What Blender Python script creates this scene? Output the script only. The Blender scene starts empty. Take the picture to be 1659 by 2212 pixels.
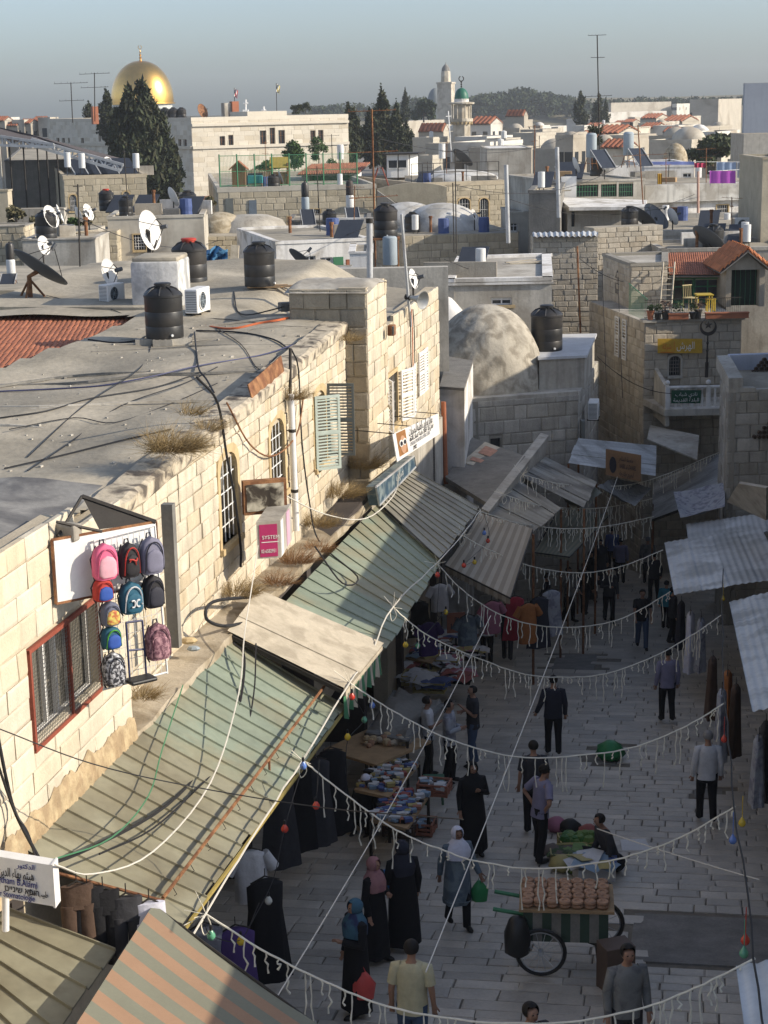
import bpy,bmesh,math,random
import numpy as np
from mathutils import Vector,Matrix,Quaternion
R=math.radians
rng=random.Random(7)
SC=bpy.context.scene
COL=SC.collection

# ------------------------------------------------------------------ camera
IW,IH,FPX=1659.0,2212.0,3700.0
CAM=Vector((0,0,12.2))
PITCH=math.atan((IH/2 - 228.0)/FPX)
ROLL=math.atan(0.02)
FW=Vector((0,math.cos(PITCH),-math.sin(PITCH)))
_r0=Vector((1,0,0));_u0=Vector((0,math.sin(PITCH),math.cos(PITCH)))
RT=_r0*math.cos(ROLL) - _u0*math.sin(ROLL)
UP=_u0*math.cos(ROLL) + _r0*math.sin(ROLL)
cd=bpy.data.cameras.new('camera');cam=bpy.data.objects.new('camera',cd);COL.objects.link(cam)
cd.sensor_fit='VERTICAL';cd.sensor_height=36.0;cd.lens=36.0*FPX/IH
cd.clip_start=0.1;cd.clip_end=6000
cam.matrix_world=Matrix(((RT.x,UP.x,-FW.x,CAM.x),(RT.y,UP.y,-FW.y,CAM.y),(RT.z,UP.z,-FW.z,CAM.z),(0,0,0,1)))
SC.camera=cam

# ------------------------------------------------------------------ light
SUN_AZ,SUN_EL=R(100),R(25)          # azimuth clockwise from the view direction (+Y)
world=bpy.data.worlds.new('World');SC.world=world;world.use_nodes=True
wn=world.node_tree.nodes;wl=world.node_tree.links;wn.clear()
sky=wn.new('ShaderNodeTexSky');sky.sky_type='NISHITA';sky.sun_disc=False
sky.sun_elevation=SUN_EL;sky.sun_rotation=SUN_AZ
sky.altitude=300;sky.air_density=1.0;sky.dust_density=1.8;sky.ozone_density=6.0
bg=wn.new('ShaderNodeBackground');bg.inputs['Strength'].default_value=0.15
wo=wn.new('ShaderNodeOutputWorld')
hs=wn.new('ShaderNodeHueSaturation');hs.inputs['Saturation'].default_value=0.66;hs.inputs['Value'].default_value=0.95
wl.new(sky.outputs[0],hs.inputs['Color']);wl.new(hs.outputs[0],bg.inputs[0]);wl.new(bg.outputs[0],wo.inputs[0])
sl=bpy.data.lights.new('sun','SUN');sl.energy=4.1;sl.angle=R(0.5);sl.color=(1.0,0.89,0.73)
sun=bpy.data.objects.new('sun',sl);COL.objects.link(sun)
_sd=Vector((math.sin(SUN_AZ)*math.cos(SUN_EL),math.cos(SUN_AZ)*math.cos(SUN_EL),math.sin(SUN_EL)))
sun.rotation_euler=_sd.to_track_quat('Z','Y').to_euler();sun.location=(30,-10,60)
SC.view_settings.view_transform='Standard';SC.view_settings.look='None'
SC.view_settings.gamma=1.0;SC.view_settings.use_curve_mapping=False
SC.view_settings.exposure=0.45
SC.cycles.max_bounces=6;SC.cycles.diffuse_bounces=5;SC.cycles.glossy_bounces=2
SC.cycles.transmission_bounces=3;SC.cycles.transparent_max_bounces=6

# ------------------------------------------------------------------ picks: pixel of the 1659x2212 view -> point at its real distance
def ray(u,v): return FW + RT*((u - IW/2)/FPX) + UP*((IH/2 - v)/FPX)
def atY(u,v,y): d=ray(u,v);return CAM + d*(y/d.y)
def atZ(u,v,z): d=ray(u,v);return CAM + d*((z - CAM.z)/d.z)
def onplane(u,v,P,n): d=ray(u,v);return CAM + d*((Vector(P) - CAM).dot(n)/d.dot(n))
GS=0.13
def gz(y): return -GS*(min(y,74) - 25)
def ground(u,v,h=0): return onplane(u,v,(0,25,h),Vector((0,GS,1)))
TH=R(11.2)
FD=Vector((math.sin(TH),math.cos(TH),0));FN=Vector((math.cos(TH),-math.sin(TH),0))
FP0=atY(230,1220,20.5);FP0.z=0
def fac(t,out,z): p=FP0 + FD*t + FN*out;return Vector((p.x,p.y,z))
def pf(u,v,out=0.0): return onplane(u,v,FP0 + FN*out,FN)
def ft(P): return (Vector(P) - FP0).dot(FD)
def pt(u,v,out=0.0): return ft(pf(u,v,out))
def proj(P):
    d=Vector(P) - CAM;z=d.dot(FW);return IW/2 + FPX*d.dot(RT)/z,IH/2 - FPX*d.dot(UP)/z
def pxm(y): return FPX/y            # pixels per metre at distance y

# ------------------------------------------------------------------ materials
MATS={}
def mat(name,col,rough=0.85,metal=0.0,var=0.12,scale=2.0,col2=None,mix=0.0,mscale=0.8,bump=0.0,bscale=20.0,isl=0.0,streak=0.0,emit=None,alpha=None,spec=0.3,cutoff=None):
    if name in MATS: return MATS[name]
    m=bpy.data.materials.new(name);MATS[name]=m;m.use_nodes=True
    n=m.node_tree.nodes;l=m.node_tree.links
    b=n['Principled BSDF']
    b.inputs['Roughness'].default_value=rough;b.inputs['Metallic'].default_value=metal
    b.inputs['Specular IOR Level'].default_value=spec
    geo=n.new('ShaderNodeNewGeometry')
    c=n.new('ShaderNodeRGB');c.outputs[0].default_value=(*col,1);out=c.outputs[0]
    def noise(sc,det=4,pos=None,dist=0.0):
        t=n.new('ShaderNodeTexNoise');t.inputs['Scale'].default_value=sc;t.inputs['Detail'].default_value=det
        t.inputs['Distortion'].default_value=dist
        l.new(pos or geo.outputs['Position'],t.inputs['Vector']);return t.outputs['Fac']
    def rampf(fac,a,bb,lo=0.0,hi=1.0):
        r=n.new('ShaderNodeMapRange');r.inputs[1].default_value=a;r.inputs[2].default_value=bb
        r.inputs[3].default_value=lo;r.inputs[4].default_value=hi;l.new(fac,r.inputs[0]);return r.outputs[0]
    def mixc(fac,a,bb,mode='MIX'):
        x=n.new('ShaderNodeMix');x.data_type='RGBA';x.blend_type=mode
        if isinstance(fac,float): x.inputs[0].default_value=fac
        else: l.new(fac,x.inputs[0])
        for sck,val in ((x.inputs[6],a),(x.inputs[7],bb)):
            if isinstance(val,tuple): sck.default_value=(*val,1)
            else: l.new(val,sck)
        return x.outputs[2]
    if col2 is not None and mix>0:
        out=mixc(rampf(noise(mscale,5,None,0.6),0.62 - mix*0.45,0.72 - mix*0.3),out,tuple(col2))
    if isl>0:
        oi=n.new('ShaderNodeObjectInfo')
        ad=n.new('ShaderNodeMath');ad.operation='ADD';l.new(oi.outputs['Random'],ad.inputs[0]);l.new(geo.outputs['Random Per Island'],ad.inputs[1])
        fr=n.new('ShaderNodeMath');fr.operation='FRACT';l.new(ad.outputs[0],fr.inputs[0])
        v=rampf(fr.outputs[0],0,1,1 - isl,1 + isl*0.6)
        out=mixc(1.0,out,v,'MULTIPLY')
        if col2 is not None:
            f2=n.new('ShaderNodeMath');f2.operation='MULTIPLY';f2.inputs[1].default_value=7.31;l.new(fr.outputs[0],f2.inputs[0])
            f3=n.new('ShaderNodeMath');f3.operation='FRACT';l.new(f2.outputs[0],f3.inputs[0])
            out=mixc(rampf(f3.outputs[0],0.5,1.0,0,0.6),out,tuple(col2))
    if var>0:
        v=rampf(noise(scale,6),0.25,0.75,1 - var,1 + var);out=mixc(1.0,out,v,'MULTIPLY')
        v=rampf(noise(scale*9,4),0.25,0.75,1 - var*0.6,1 + var*0.6);out=mixc(1.0,out,v,'MULTIPLY')
    if streak>0:      # rain stains and dirt, longer downwards
        mp=n.new('ShaderNodeMapping');mp.inputs['Scale'].default_value=(5,5,0.5);l.new(geo.outputs['Position'],mp.inputs[0])
        v=rampf(noise(1.0,5,mp.outputs[0]),0.5,0.75,1,1 - streak);out=mixc(1.0,out,v,'MULTIPLY')
    l.new(out,b.inputs['Base Color'])
    if bump>0:
        bp=n.new('ShaderNodeBump');bp.inputs['Strength'].default_value=min(1,bump);bp.inputs['Distance'].default_value=0.02
        l.new(noise(bscale,6),bp.inputs['Height']);l.new(bp.outputs[0],b.inputs['Normal'])
    if emit: b.inputs['Emission Color'].default_value=(*emit,1);b.inputs['Emission Strength'].default_value=1.0
    if alpha is not None: b.inputs['Alpha'].default_value=alpha
    return m

# ------------------------------------------------------------------ objects
ORG={}
def tag(o,label=None,cat=None,group=None,kind=None):
    if label: o['label']=label
    if cat: o['category']=cat
    if group: o['group']=group
    if kind: o['kind']=kind
    return o
def thing(name,label,cat,loc=(0,0,0),group=None,rz=0.0,kind=None):
    o=bpy.data.objects.new(name,None);COL.objects.link(o);o.empty_display_size=0.1
    o.location=loc;o.rotation_euler=(0,0,rz);ORG[o.name]=Vector(loc)
    return tag(o,label,cat,group,kind)
def kids(o): return [c for c in CH.get(o.name,[])]
CH={}
def setpar(o,p):
    o.parent=p;CH.setdefault(p.name,[]).append(o)
def copy_tree(o,loc=None,rz=None,label=None,parent=None,scale=None):
    c=o.copy();COL.objects.link(c)
    if parent is not None: setpar(c,parent)
    if loc is not None: c.location=loc
    if rz is not None: c.rotation_euler=(0,0,rz)
    if scale is not None: c.scale=(scale,scale,scale)
    if label: c['label']=label
    for k in kids(o): copy_tree(k,parent=c)
    return c

class MB:
    def __init__(s): s.v=[];s.f=[];s.m=[]
    def add(s,vs,fs,m=0):
        k=len(s.v);s.v+=[tuple(p) for p in vs]
        for f in fs: s.f.append(tuple(i + k for i in f));s.m.append(m)
    def obox(s,o,a,b,c,m=0):       # parallelepiped: corner o, edges a, b, c
        o,a,b,c=map(Vector,(o,a,b,c))
        if a.cross(b).dot(c)<0: a,b=b,a
        s.add([o,o+a,o+a+b,o+b,o+c,o+a+c,o+a+b+c,o+b+c],[(3,2,1,0),(4,5,6,7),(0,1,5,4),(1,2,6,5),(2,3,7,6),(3,0,4,7)],m)
    def box(s,c,size,rz=0.0,m=0):
        ca,sa=math.cos(rz),math.sin(rz);x=Vector((ca,sa,0))*size[0];y=Vector((-sa,ca,0))*size[1];z=Vector((0,0,size[2]))
        s.obox(Vector(c) - x/2 - y/2 - z/2,x,y,z,m)
    def bbox(s,c,size,bev,rz=0.0,m=0,M=None):   # box with chamfered edges
        hx,hy,hz=[q/2 for q in size];vs=[];bm=bmesh.new()
        bmesh.ops.create_cube(bm,size=1.0)
        for q in bm.verts: q.co=Vector((q.co.x*size[0],q.co.y*size[1],q.co.z*size[2]))
        bmesh.ops.bevel(bm,geom=bm.edges[:],offset=bev,segments=2,affect='EDGES',profile=0.5)
        mt=M if M is not None else Matrix.Translation(Vector(c)) @ Matrix.Rotation(rz,4,'Z')
        bm.verts.index_update()
        s.add([mt @ q.co for q in bm.verts],[[q.index for q in f.verts] for f in bm.faces],m);bm.free()
    def quad(s,a,b,c,d,m=0): s.add([a,b,c,d],[(0,1,2,3)],m)
    def slab(s,poly,th,m=0,up=None):     # plate: polygon (its top) and thickness downwards along the normal
        poly=[Vector(p) for p in poly];nrm=Vector((0,0,0))
        for i in range(len(poly)): nrm+=poly[i].cross(poly[(i+1) % len(poly)])
        nrm.normalize();up=up or Vector((0,0,1))
        if nrm.dot(up)<0: poly=poly[::-1];nrm=-nrm
        n=len(poly);low=[p - nrm*th for p in poly]
        s.add(poly + low,[tuple(range(n)),tuple(range(2*n-1,n-1,-1))] + [(i,n+i,n+(i+1) % n,(i+1) % n) for i in range(n)],m)
    def prism(s,poly,z0,z1,m=0,mtop=None):
        a=sum(poly[i][0]*poly[(i+1) % len(poly)][1] - poly[(i+1) % len(poly)][0]*poly[i][1] for i in range(len(poly)))
        if a<0: poly=poly[::-1]
        n=len(poly);s.add([(p[0],p[1],z0) for p in poly] + [(p[0],p[1],z1) for p in poly],[tuple(range(n-1,-1,-1))] + [(i,(i+1) % n,n+(i+1) % n,n+i) for i in range(n)],m)
        k=len(s.v) - n;s.f.append(tuple(range(k,k+n)));s.m.append(m if mtop is None else mtop)
    def tube(s,pts,r,n=6,m=0,cap=True,flat=None):
        pts=[Vector(p) for p in pts];k=len(pts)
        rs=r if isinstance(r,(list,tuple)) else [r]*k
        t0=(pts[1] - pts[0]).normalized();a=t0.orthogonal().normalized();vs=[];fs=[]
        pa=None
        for i in range(k):
            t=(pts[min(i+1,k-1)] - pts[max(i-1,0)])
            t=t.normalized() if t.length>1e-9 else t0
            a=(a - t*a.dot(t));a=a.normalized() if a.length>1e-6 else t.orthogonal().normalized()
            b=t.cross(a)
            for j in range(n):
                an=2*math.pi*j/n;vs.append(pts[i] + (a*math.cos(an) + b*math.sin(an))*rs[i])
        for i in range(k-1):
            for j in range(n): fs.append((i*n+j,i*n+(j+1) % n,(i+1)*n+(j+1) % n,(i+1)*n+j))
        if cap: fs.append(tuple(range(n-1,-1,-1)));fs.append(tuple(range((k-1)*n,k*n)))
        s.add(vs,fs,m)
    def lathe(s,prof,c,n=16,m=0,M=None,a0=0.0,a1=2*math.pi,rx=1.0,ry=1.0,ripple=None):
        full=abs(a1 - a0 - 2*math.pi)<1e-6;k=n if full else n+1;vs=[];fs=[]
        mt=M if M is not None else Matrix.Translation(Vector(c))
        for i,(r,z) in enumerate(prof):
            for j in range(k):
                an=a0 + (a1-a0)*j/n;q=r*(1 + ripple(an,z)) if ripple else r
                vs.append(mt @ Vector((q*rx*math.cos(an),q*ry*math.sin(an),z)))
        for i in range(len(prof)-1):
            for j in range(n): fs.append((i*k+j,i*k+(j+1) % k,(i+1)*k+(j+1) % k,(i+1)*k+j))
        if full:
            if prof[0][0]>1e-5: fs.append(tuple(range(k-1,-1,-1)))
            if prof[-1][0]>1e-5: fs.append(tuple(range((len(prof)-1)*k,len(prof)*k)))
        s.add(vs,fs,m)
    def ball(s,c,r,n=10,m=0,M=None):
        r=r if isinstance(r,(list,tuple)) else (r,r,r)
        mt=Matrix.Translation(Vector(c)) @ (M or Matrix.Identity(4)) @ Matrix.Diagonal((r[0],r[1],r[2],1))
        k=max(4,n*2//3);prof=[(max(1e-4,math.sin(math.pi*i/k)),-math.cos(math.pi*i/k)) for i in range(k+1)]
        s.lathe(prof,(0,0,0),n,m,mt)
    def build(s,name,mats,parent=None,smooth=0.0,kind=None,label=None,cat=None,group=None,origin=None,hidden=False):
        if not isinstance(mats,(list,tuple)): mats=[mats]
        if parent is not None: o0=ORG[parent.name]
        elif origin is not None: o0=Vector(origin)
        else:
            xs=np.array(s.v);o0=Vector((float(xs[:,0].mean()),float(xs[:,1].mean()),float(xs[:,2].min())))
        me=bpy.data.meshes.new(name)
        me.from_pydata([(p[0]-o0.x,p[1]-o0.y,p[2]-o0.z) for p in s.v],[],s.f)
        for m in mats: me.materials.append(m)
        if len(mats)>1: me.polygons.foreach_set('material_index',s.m)
        if smooth:
            me.polygons.foreach_set('use_smooth',[True]*len(s.f));me.update();me.set_sharp_from_angle(angle=smooth)
        me.update()
        ob=bpy.data.objects.new(name,me);COL.objects.link(ob)
        if parent is not None: setpar(ob,parent)
        else: ob.location=o0
        ORG[ob.name]=o0
        return tag(ob,label,cat,group,kind)
def box_part(name,c,size,m,parent,rz=0.0,bev=0.0,**k):
    b=MB()
    b.bbox(c,size,bev,rz) if bev else b.box(c,size,rz)
    return b.build(name,m,parent,**k)
def tube_part(name,pts,r,m,parent=None,n=6,**k):
    b=MB();b.tube(pts,r,n);return b.build(name,m,parent,smooth=1.0,**k)
def lerp(a,b,t): return Vector(a)*(1-t) + Vector(b)*t
def sag(a,b,drop,n=14):
    return [lerp(a,b,i/n) - Vector((0,0,drop*4*(i/n)*(1-i/n))) for i in range(n+1)]
def wob(pts,amp,r=rng): return [Vector(p) + Vector((r.uniform(-amp,amp),r.uniform(-amp,amp),r.uniform(-amp,amp))) if 0<i<len(pts)-1 else Vector(p) for i,p in enumerate(pts)]
def spline(pts,n=6):       # Catmull-Rom through points
    pts=[Vector(p) for p in pts];P=[pts[0]*2 - pts[1]] + pts + [pts[-1]*2 - pts[-2]];out=[]
    for i in range(1,len(P)-2):
        for k in range(n):
            t=k/n;a,b,c,d=P[i-1],P[i],P[i+1],P[i+2]
            out.append(0.5*((2*b) + (c-a)*t + (2*a - 5*b + 4*c - d)*t*t + (3*b - a - 3*c + d)*t**3))
    out.append(pts[-1]);return out

# ------------------------------------------------------------------ laid stones
def _unit_stone(seed,ch=0.06,wob_=0.02):
    r=random.Random(seed);vs=[]
    for y,ins in ((0.5,0.0),(-0.35,0.0),(-0.5,1.0)):
        for sx,sz in ((-1,-1),(1,-1),(1,1),(-1,1)):
            vs.append((sx*(0.5 - ins*ch*r.uniform(0.6,1.5)) + r.uniform(-wob_,wob_),y + (r.uniform(-.06,.06) if ins else 0),sz*(0.5 - ins*ch*1.6*r.uniform(0.6,1.5)) + r.uniform(-wob_,wob_)))
    fs=[]
    for k in (0,4):
        for j in range(4): fs.append((k+j,k+(j+1) % 4,k+4+(j+1) % 4,k+4+j))
    fs.append((8,9,10,11))
    return vs,fs
STV=[_unit_stone(i) for i in range(6)]
STM={}
def stone_mesh(i,m):
    key=(i,m.name)
    if key not in STM:
        me=bpy.data.meshes.new('stone');me.from_pydata(STV[i][0],[],STV[i][1]);me.materials.append(m);me.update();STM[key]=me
    return STM[key]
def lay(items,parent,m,name='stone',limit=300,rest='stonework'):
    """items: (centre, width, thickness, height, xdir, ydir(inwards), zdir); the largest in view become parts, the rest one part"""
    if not items: return
    o0=ORG[parent.name]
    def size(it):
        c=it[0];d=(c - CAM).length;return it[1]*it[3]/(d*d)
    items=sorted(items,key=size,reverse=True);big,small=items[:limit],items[limit:]
    for it in big:
        c,w,t,h,x,y,z=it
        ob=bpy.data.objects.new(name,stone_mesh(rng.randrange(6),m));COL.objects.link(ob);ob.parent=parent
        ob.matrix_local=Matrix(((x.x*w,y.x*t,z.x*h,c.x-o0.x),(x.y*w,y.y*t,z.y*h,c.y-o0.y),(x.z*w,y.z*t,z.z*h,c.z-o0.z),(0,0,0,1)))
    if small:
        b=MB()
        for it in small:
            c,w,t,h,x,y,z=it;vs,fs=STV[rng.randrange(6)]
            b.add([c + x*(p[0]*w) + y*(p[1]*t) + z*(p[2]*h) for p in vs],fs)
        b.build(rest,m,parent,kind='stuff')
Z=Vector((0,0,1))
def stone_wall(parent,A,B,z0,z1,ch,sl,m,openings=(),th=0.08,gap=0.012,limit=300,topf=None,botf=None,jit=0.012,xcl=None):
    """stone courses on the vertical plane from A to B (outside on the right hand of A->B); openings (s0,s1,z0,z1) along the wall"""
    A=Vector((A[0],A[1],0));B=Vector((B[0],B[1],0));L=(B-A).length;D=(B-A).normalized();N=Vector((D.y,-D.x,0));IN=-N
    z=z0;items=[];k=0
    while z<z1 - 0.02:
        h=min(ch*rng.uniform(0.88,1.12),z1 - z)
        if z1 - z - h<ch*0.35: h=z1 - z
        iv=[(0,L)]
        for (a,b,c,d) in openings:
            if min(d,z+h) - max(c,z)>0.3*h:
                nv=[]
                for (p,q) in iv:
                    if b <= p or a >= q: nv.append((p,q));continue
                    if a>p: nv.append((p,a))
                    if b<q: nv.append((b,q))
                iv=nv
        for (p,q) in iv:
            s=p;first=True
            while s<q - 0.01:
                w=sl*rng.uniform(0.7,1.35)
                if first and k % 2: w *= 0.55
                first=False
                if q - s - w<sl*0.35: w=q - s
                w=min(w,q - s);mid=s + w/2
                ok=True
                if topf and z + h*0.6>topf(mid): ok=False
                if botf and z + h*0.4<botf(mid): ok=False
                if ok and w>0.03:
                    pr=rng.uniform(-jit,jit)
                    c=A + D*mid + N*(pr - th/2 + 0.02) + Z*(z + h/2)
                    items.append((c,w - gap,th,h - gap,D,IN,Z))
                s+=w
        z+=h;k+=1
    lay(items,parent,m,limit=limit)
    return items
def opening_wall(mb,A,B,z0,z1,th,openings,m=0,out=0.0):
    """solid wall with rectangular holes, its outer face on A->B moved inwards by -out"""
    A=Vector((A[0],A[1],0));B=Vector((B[0],B[1],0));L=(B-A).length;D=(B-A).normalized();N=Vector((D.y,-D.x,0))
    ss=sorted({0.0,L} | {min(max(q,0),L) for o in openings for q in o[:2]});zs=sorted({z0,z1} | {min(max(q,z0),z1) for o in openings for q in o[2:]})
    for i in range(len(ss)-1):
        runs=[]
        for j in range(len(zs)-1):
            sm,zm=(ss[i]+ss[i+1])/2,(zs[j]+zs[j+1])/2
            if any(a<sm<b and c<zm<d for a,b,c,d in openings): continue
            if runs and abs(runs[-1][1] - zs[j])<1e-6: runs[-1][1]=zs[j+1]
            else: runs.append([zs[j],zs[j+1]])
        for a,b in runs:
            mb.obox(A + D*ss[i] + N*out + Z*a,D*(ss[i+1]-ss[i]),-N*th,Z*(b-a),m)

# ------------------------------------------------------------------ sheet roofs
def sheet(name,label,cat,cor,n,m,rib=0.03,th=0.02,group=None,sub=10,gapv=0.0,piece='metal_sheet',sagd=0.0,jit=0.01,parts=True,ribm=None,edge=None):
    """sloping roof of n sheets; cor = top-left, top-right, bottom-right, bottom-left; ribs run from the top edge to the bottom edge"""
    a,b,c,d=[Vector(p) for p in cor];o0=Vector((d.x,d.y,min(d.z,c.z)))
    t=thing(name,label,cat,o0,group);nrm=(b-a).cross(d-a).normalized()
    if nrm.z<0: nrm=-nrm
    for i in range(n):
        p0,p1=lerp(a,b,i/n),lerp(a,b,(i+1)/n);q0,q1=lerp(d,c,i/n),lerp(d,c,(i+1)/n)
        k=MB();dz=nrm*rng.uniform(0,jit);e0=rng.uniform(-.03,.03)*1;dn=(q0-p0).normalized()
        ext=dn*e0
        # pan with a folded seam at its right edge
        w=(p1-p0).normalized();sw=min(rib*0.9,(p1-p0).length*0.3)
        prof=[(p0,q0,0.0),(p1 - w*sw,q1 - w*sw,0.0),(p1 - w*sw*0.75,q1 - w*sw*0.75,rib),(p1 - w*sw*0.15,q1 - w*sw*0.15,rib),(p1,q1,0.0)]
        vs=[];S=4
        for (pp,qq,hh) in prof:
            for j in range(S+1):
                f=j/S;vs.append(lerp(pp,qq + ext,f) + nrm*hh + dz - Z*(sagd*4*f*(1-f)))
        fs=[((x)*(S+1)+j,(x+1)*(S+1)+j,(x+1)*(S+1)+j+1,x*(S+1)+j+1) for x in range(4) for j in range(S)]
        kk=len(vs);vs+=[p - nrm*th for p in vs]
        fs2=[tuple(q+kk for q in f[::-1]) for f in fs]
        rim=[(x,x+S+1) for x in range(0,4*(S+1),S+1)] + [(x*(S+1)+S,(x+1)*(S+1)+S) for x in range(4)]
        k.add(vs,fs + fs2 + [(y,x,x+kk,y+kk) for x,y in rim[:4]] + [(x,y,y+kk,x+kk) for x,y in rim[4:]])
        k.build(piece,m,t)
    if edge:
        k=MB();k.tube([d - nrm*(th+.02),c - nrm*(th+.02)],edge[1],6);k.build('eave_rail',edge[0],t)
    return t
def corrugated(name,label,cat,cor,m,pitch=0.08,amp=0.018,nsheet=4,group=None,along=True,overlap=0.02,kindp='metal_sheet'):
    a,b,c,d=[Vector(p) for p in cor];t=thing(name,label,cat,(d.x,d.y,min(d.z,c.z)),group)
    nrm=(b-a).cross(d-a).normalized()
    if nrm.z<0: nrm=-nrm
    if not along: a,b,c,d=b,c,d,a
    W_=max((b-a).length,(c-d).length);per=max(3,int(W_/pitch/nsheet));
    for s in range(nsheet):
        k=MB();vs=[];N_=per*4;tilt=rng.uniform(-.012,.012);e=rng.uniform(-.04,.06)
        for i in range(N_+1):
            f=(s + i/N_*(1+overlap))/nsheet;f=min(f,1.0)
            p,q=lerp(a,b,f),lerp(d,c,f);q=q + (q-p).normalized()*e
            h=amp*math.sin(2*math.pi*i/4 + .01) + 0.012*(s % 2) + tilt*i/N_
            for g in (0,.33,.66,1): vs.append(lerp(p,q,g) + nrm*(h + rng.uniform(-.002,.002)))
        fs=[(i*4+j,(i+1)*4+j,(i+1)*4+j+1,i*4+j+1) for i in range(N_) for j in range(3)]
        k.add(vs,fs);k.build(kindp,m,t,smooth=0.9)
    if name == 'tin_roof':
        for q in (c,d): tube_part('post',[q - Z*.03,Vector((q.x,q.y,gz(q.y)))],.035,M_RUST,t,5)
    return t
# ================================================================== materials in use
M_STONE=mat('cream limestone',(.58,.51,.39),.9,var=.14,scale=5,col2=(.46,.36,.22),isl=.14,bump=.5,bscale=35,streak=.22)
M_STONEA=mat('cut limestone',(.60,.53,.41),.9,var=.10,scale=3,col2=(.50,.40,.25),isl=.10,bump=.35,bscale=30,streak=.12)
M_ROUGH=mat('shade-toned rough limestone',(.36,.31,.23),.95,var=.16,scale=4,col2=(.24,.18,.10),isl=.2,bump=.9,bscale=22,streak=.3)  # pilaster's camera side: weak grazing light put into the darker colour
M_GREYST=mat('grey limestone',(.43,.405,.355),.95,var=.16,scale=3,col2=(.31,.28,.22),isl=.18,bump=.8,bscale=20,streak=.25)
M_MORTAR=mat('lime mortar',(.46,.39,.28),.95,var=.15,bump=.4,bscale=40)
M_MORTARG=mat('grey mortar',(.27,.25,.21),.95,var=.15,bump=.4,bscale=40)
M_TAN=mat('tan dressed stone',(.50,.38,.21),.9,var=.12,scale=4,bump=.4,bscale=30,isl=.1)
M_CEM=mat('grey cement screed',(.40,.355,.275),.9,var=.18,scale=.9,col2=(.28,.25,.195),mix=.5,mscale=.5,bump=.8,bscale=7)
M_CEML=mat('pale cement render',(.46,.43,.37),.95,var=.14,scale=1.2,col2=(.33,.30,.25),mix=.4,mscale=.6,bump=.4,bscale=12,streak=.3)
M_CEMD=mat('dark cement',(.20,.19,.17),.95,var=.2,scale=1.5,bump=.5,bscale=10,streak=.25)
M_WHITE=mat('white limewash',(.72,.70,.66),.95,var=.08,scale=1.5,col2=(.45,.42,.37),mix=.3,mscale=1.0,bump=.3,bscale=15,streak=.25)
M_WPAINT=mat('white paint',(.74,.73,.70),.5,var=.05,scale=3,streak=.1)
M_GREENT=mat('faded green metal',(.235,.275,.21),.55,var=.12,scale=1.2,col2=(.26,.25,.17),mix=.35,mscale=.7,isl=.10,streak=.12)
M_TANT=mat('tan painted metal',(.265,.25,.175),.55,var=.12,scale=1.2,col2=(.20,.18,.12),mix=.35,mscale=.8,isl=.08,streak=.12)
M_GREYT=mat('grey roofing metal',(.34,.325,.28),.55,metal=.05,var=.14,scale=1.5,col2=(.19,.175,.15),mix=.35,isl=.14,streak=.15)
M_BOARD=mat('bleached board',(.50,.44,.34),.85,var=.12,scale=2,col2=(.38,.33,.25),mix=.4,mscale=2.5,bump=.3,bscale=30)
M_GALV=mat('galvanised sheet',(.50,.51,.51),.5,metal=.15,var=.12,scale=2,col2=(.34,.34,.34),mix=.3,isl=.12,streak=.12)
M_ZINC=mat('pale corrugated sheet',(.58,.60,.61),.5,metal=.2,var=.1,scale=1.5,col2=(.36,.37,.37),mix=.35,isl=.1,streak=.1)
M_RUST=mat('rusty iron',(.30,.15,.07),.85,metal=.2,var=.3,scale=6,col2=(.18,.08,.04),mix=.5,mscale=4,bump=.4,bscale=50)
M_DIRON=mat('dark iron',(.05,.045,.04),.7,metal=.5,var=.2,scale=5)
M_BLACK=mat('black plastic',(.022,.022,.022),.42,var=.12,scale=2,spec=.4,col2=(.05,.045,.04),mix=.3)
M_CABLE=mat('black cable',(.02,.02,.022),.6,var=0)
M_CABLEW=mat('white cable',(.62,.59,.52),.6,var=0)
M_CABLEB=mat('blue cable',(.045,.05,.11),.5,var=0)
M_CABLER=mat('orange conduit',(.50,.13,.05),.55,var=.1)
M_TILE=mat('terracotta tile',(.34,.13,.07),.8,var=.12,scale=5,col2=(.27,.10,.06),isl=.2,bump=.2,bscale=40)
M_PAVE=mat('worn paving stone',(.44,.395,.33),.5,var=.16,scale=2.5,col2=(.30,.275,.24),isl=.18,bump=.35,bscale=18,spec=.5)
M_PAVEJ=mat('paving joint dirt',(.17,.15,.12),.95,var=.2,scale=6,bump=.4)
M_ASPH=mat('patched asphalt',(.19,.18,.165),.8,var=.25,scale=3,bump=.4,bscale=60)
M_GLASS=mat('window glass',(.03,.035,.04),.12,var=0,spec=.6)
M_DARK=mat('shadowed shop lining',(.06,.05,.045),.95,var=.2)  # shade of the open shops put into the dark colour
M_BRUSH=mat('dry brush',(.30,.215,.10),.9,var=.25,scale=6,isl=.25)
M_BRUSHR=mat('reddish dry stems',(.26,.14,.06),.9,var=.25,scale=6,isl=.25)
M_WOOD=mat('raw wood',(.36,.24,.13),.8,var=.2,scale=5,bump=.2)
M_GROUND=mat('city ground',(.20,.18,.15),.95,var=.2,scale=.1)
M_MESH=mat('wire mesh',(.22,.21,.19),.5,metal=.6,var=0)

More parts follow.
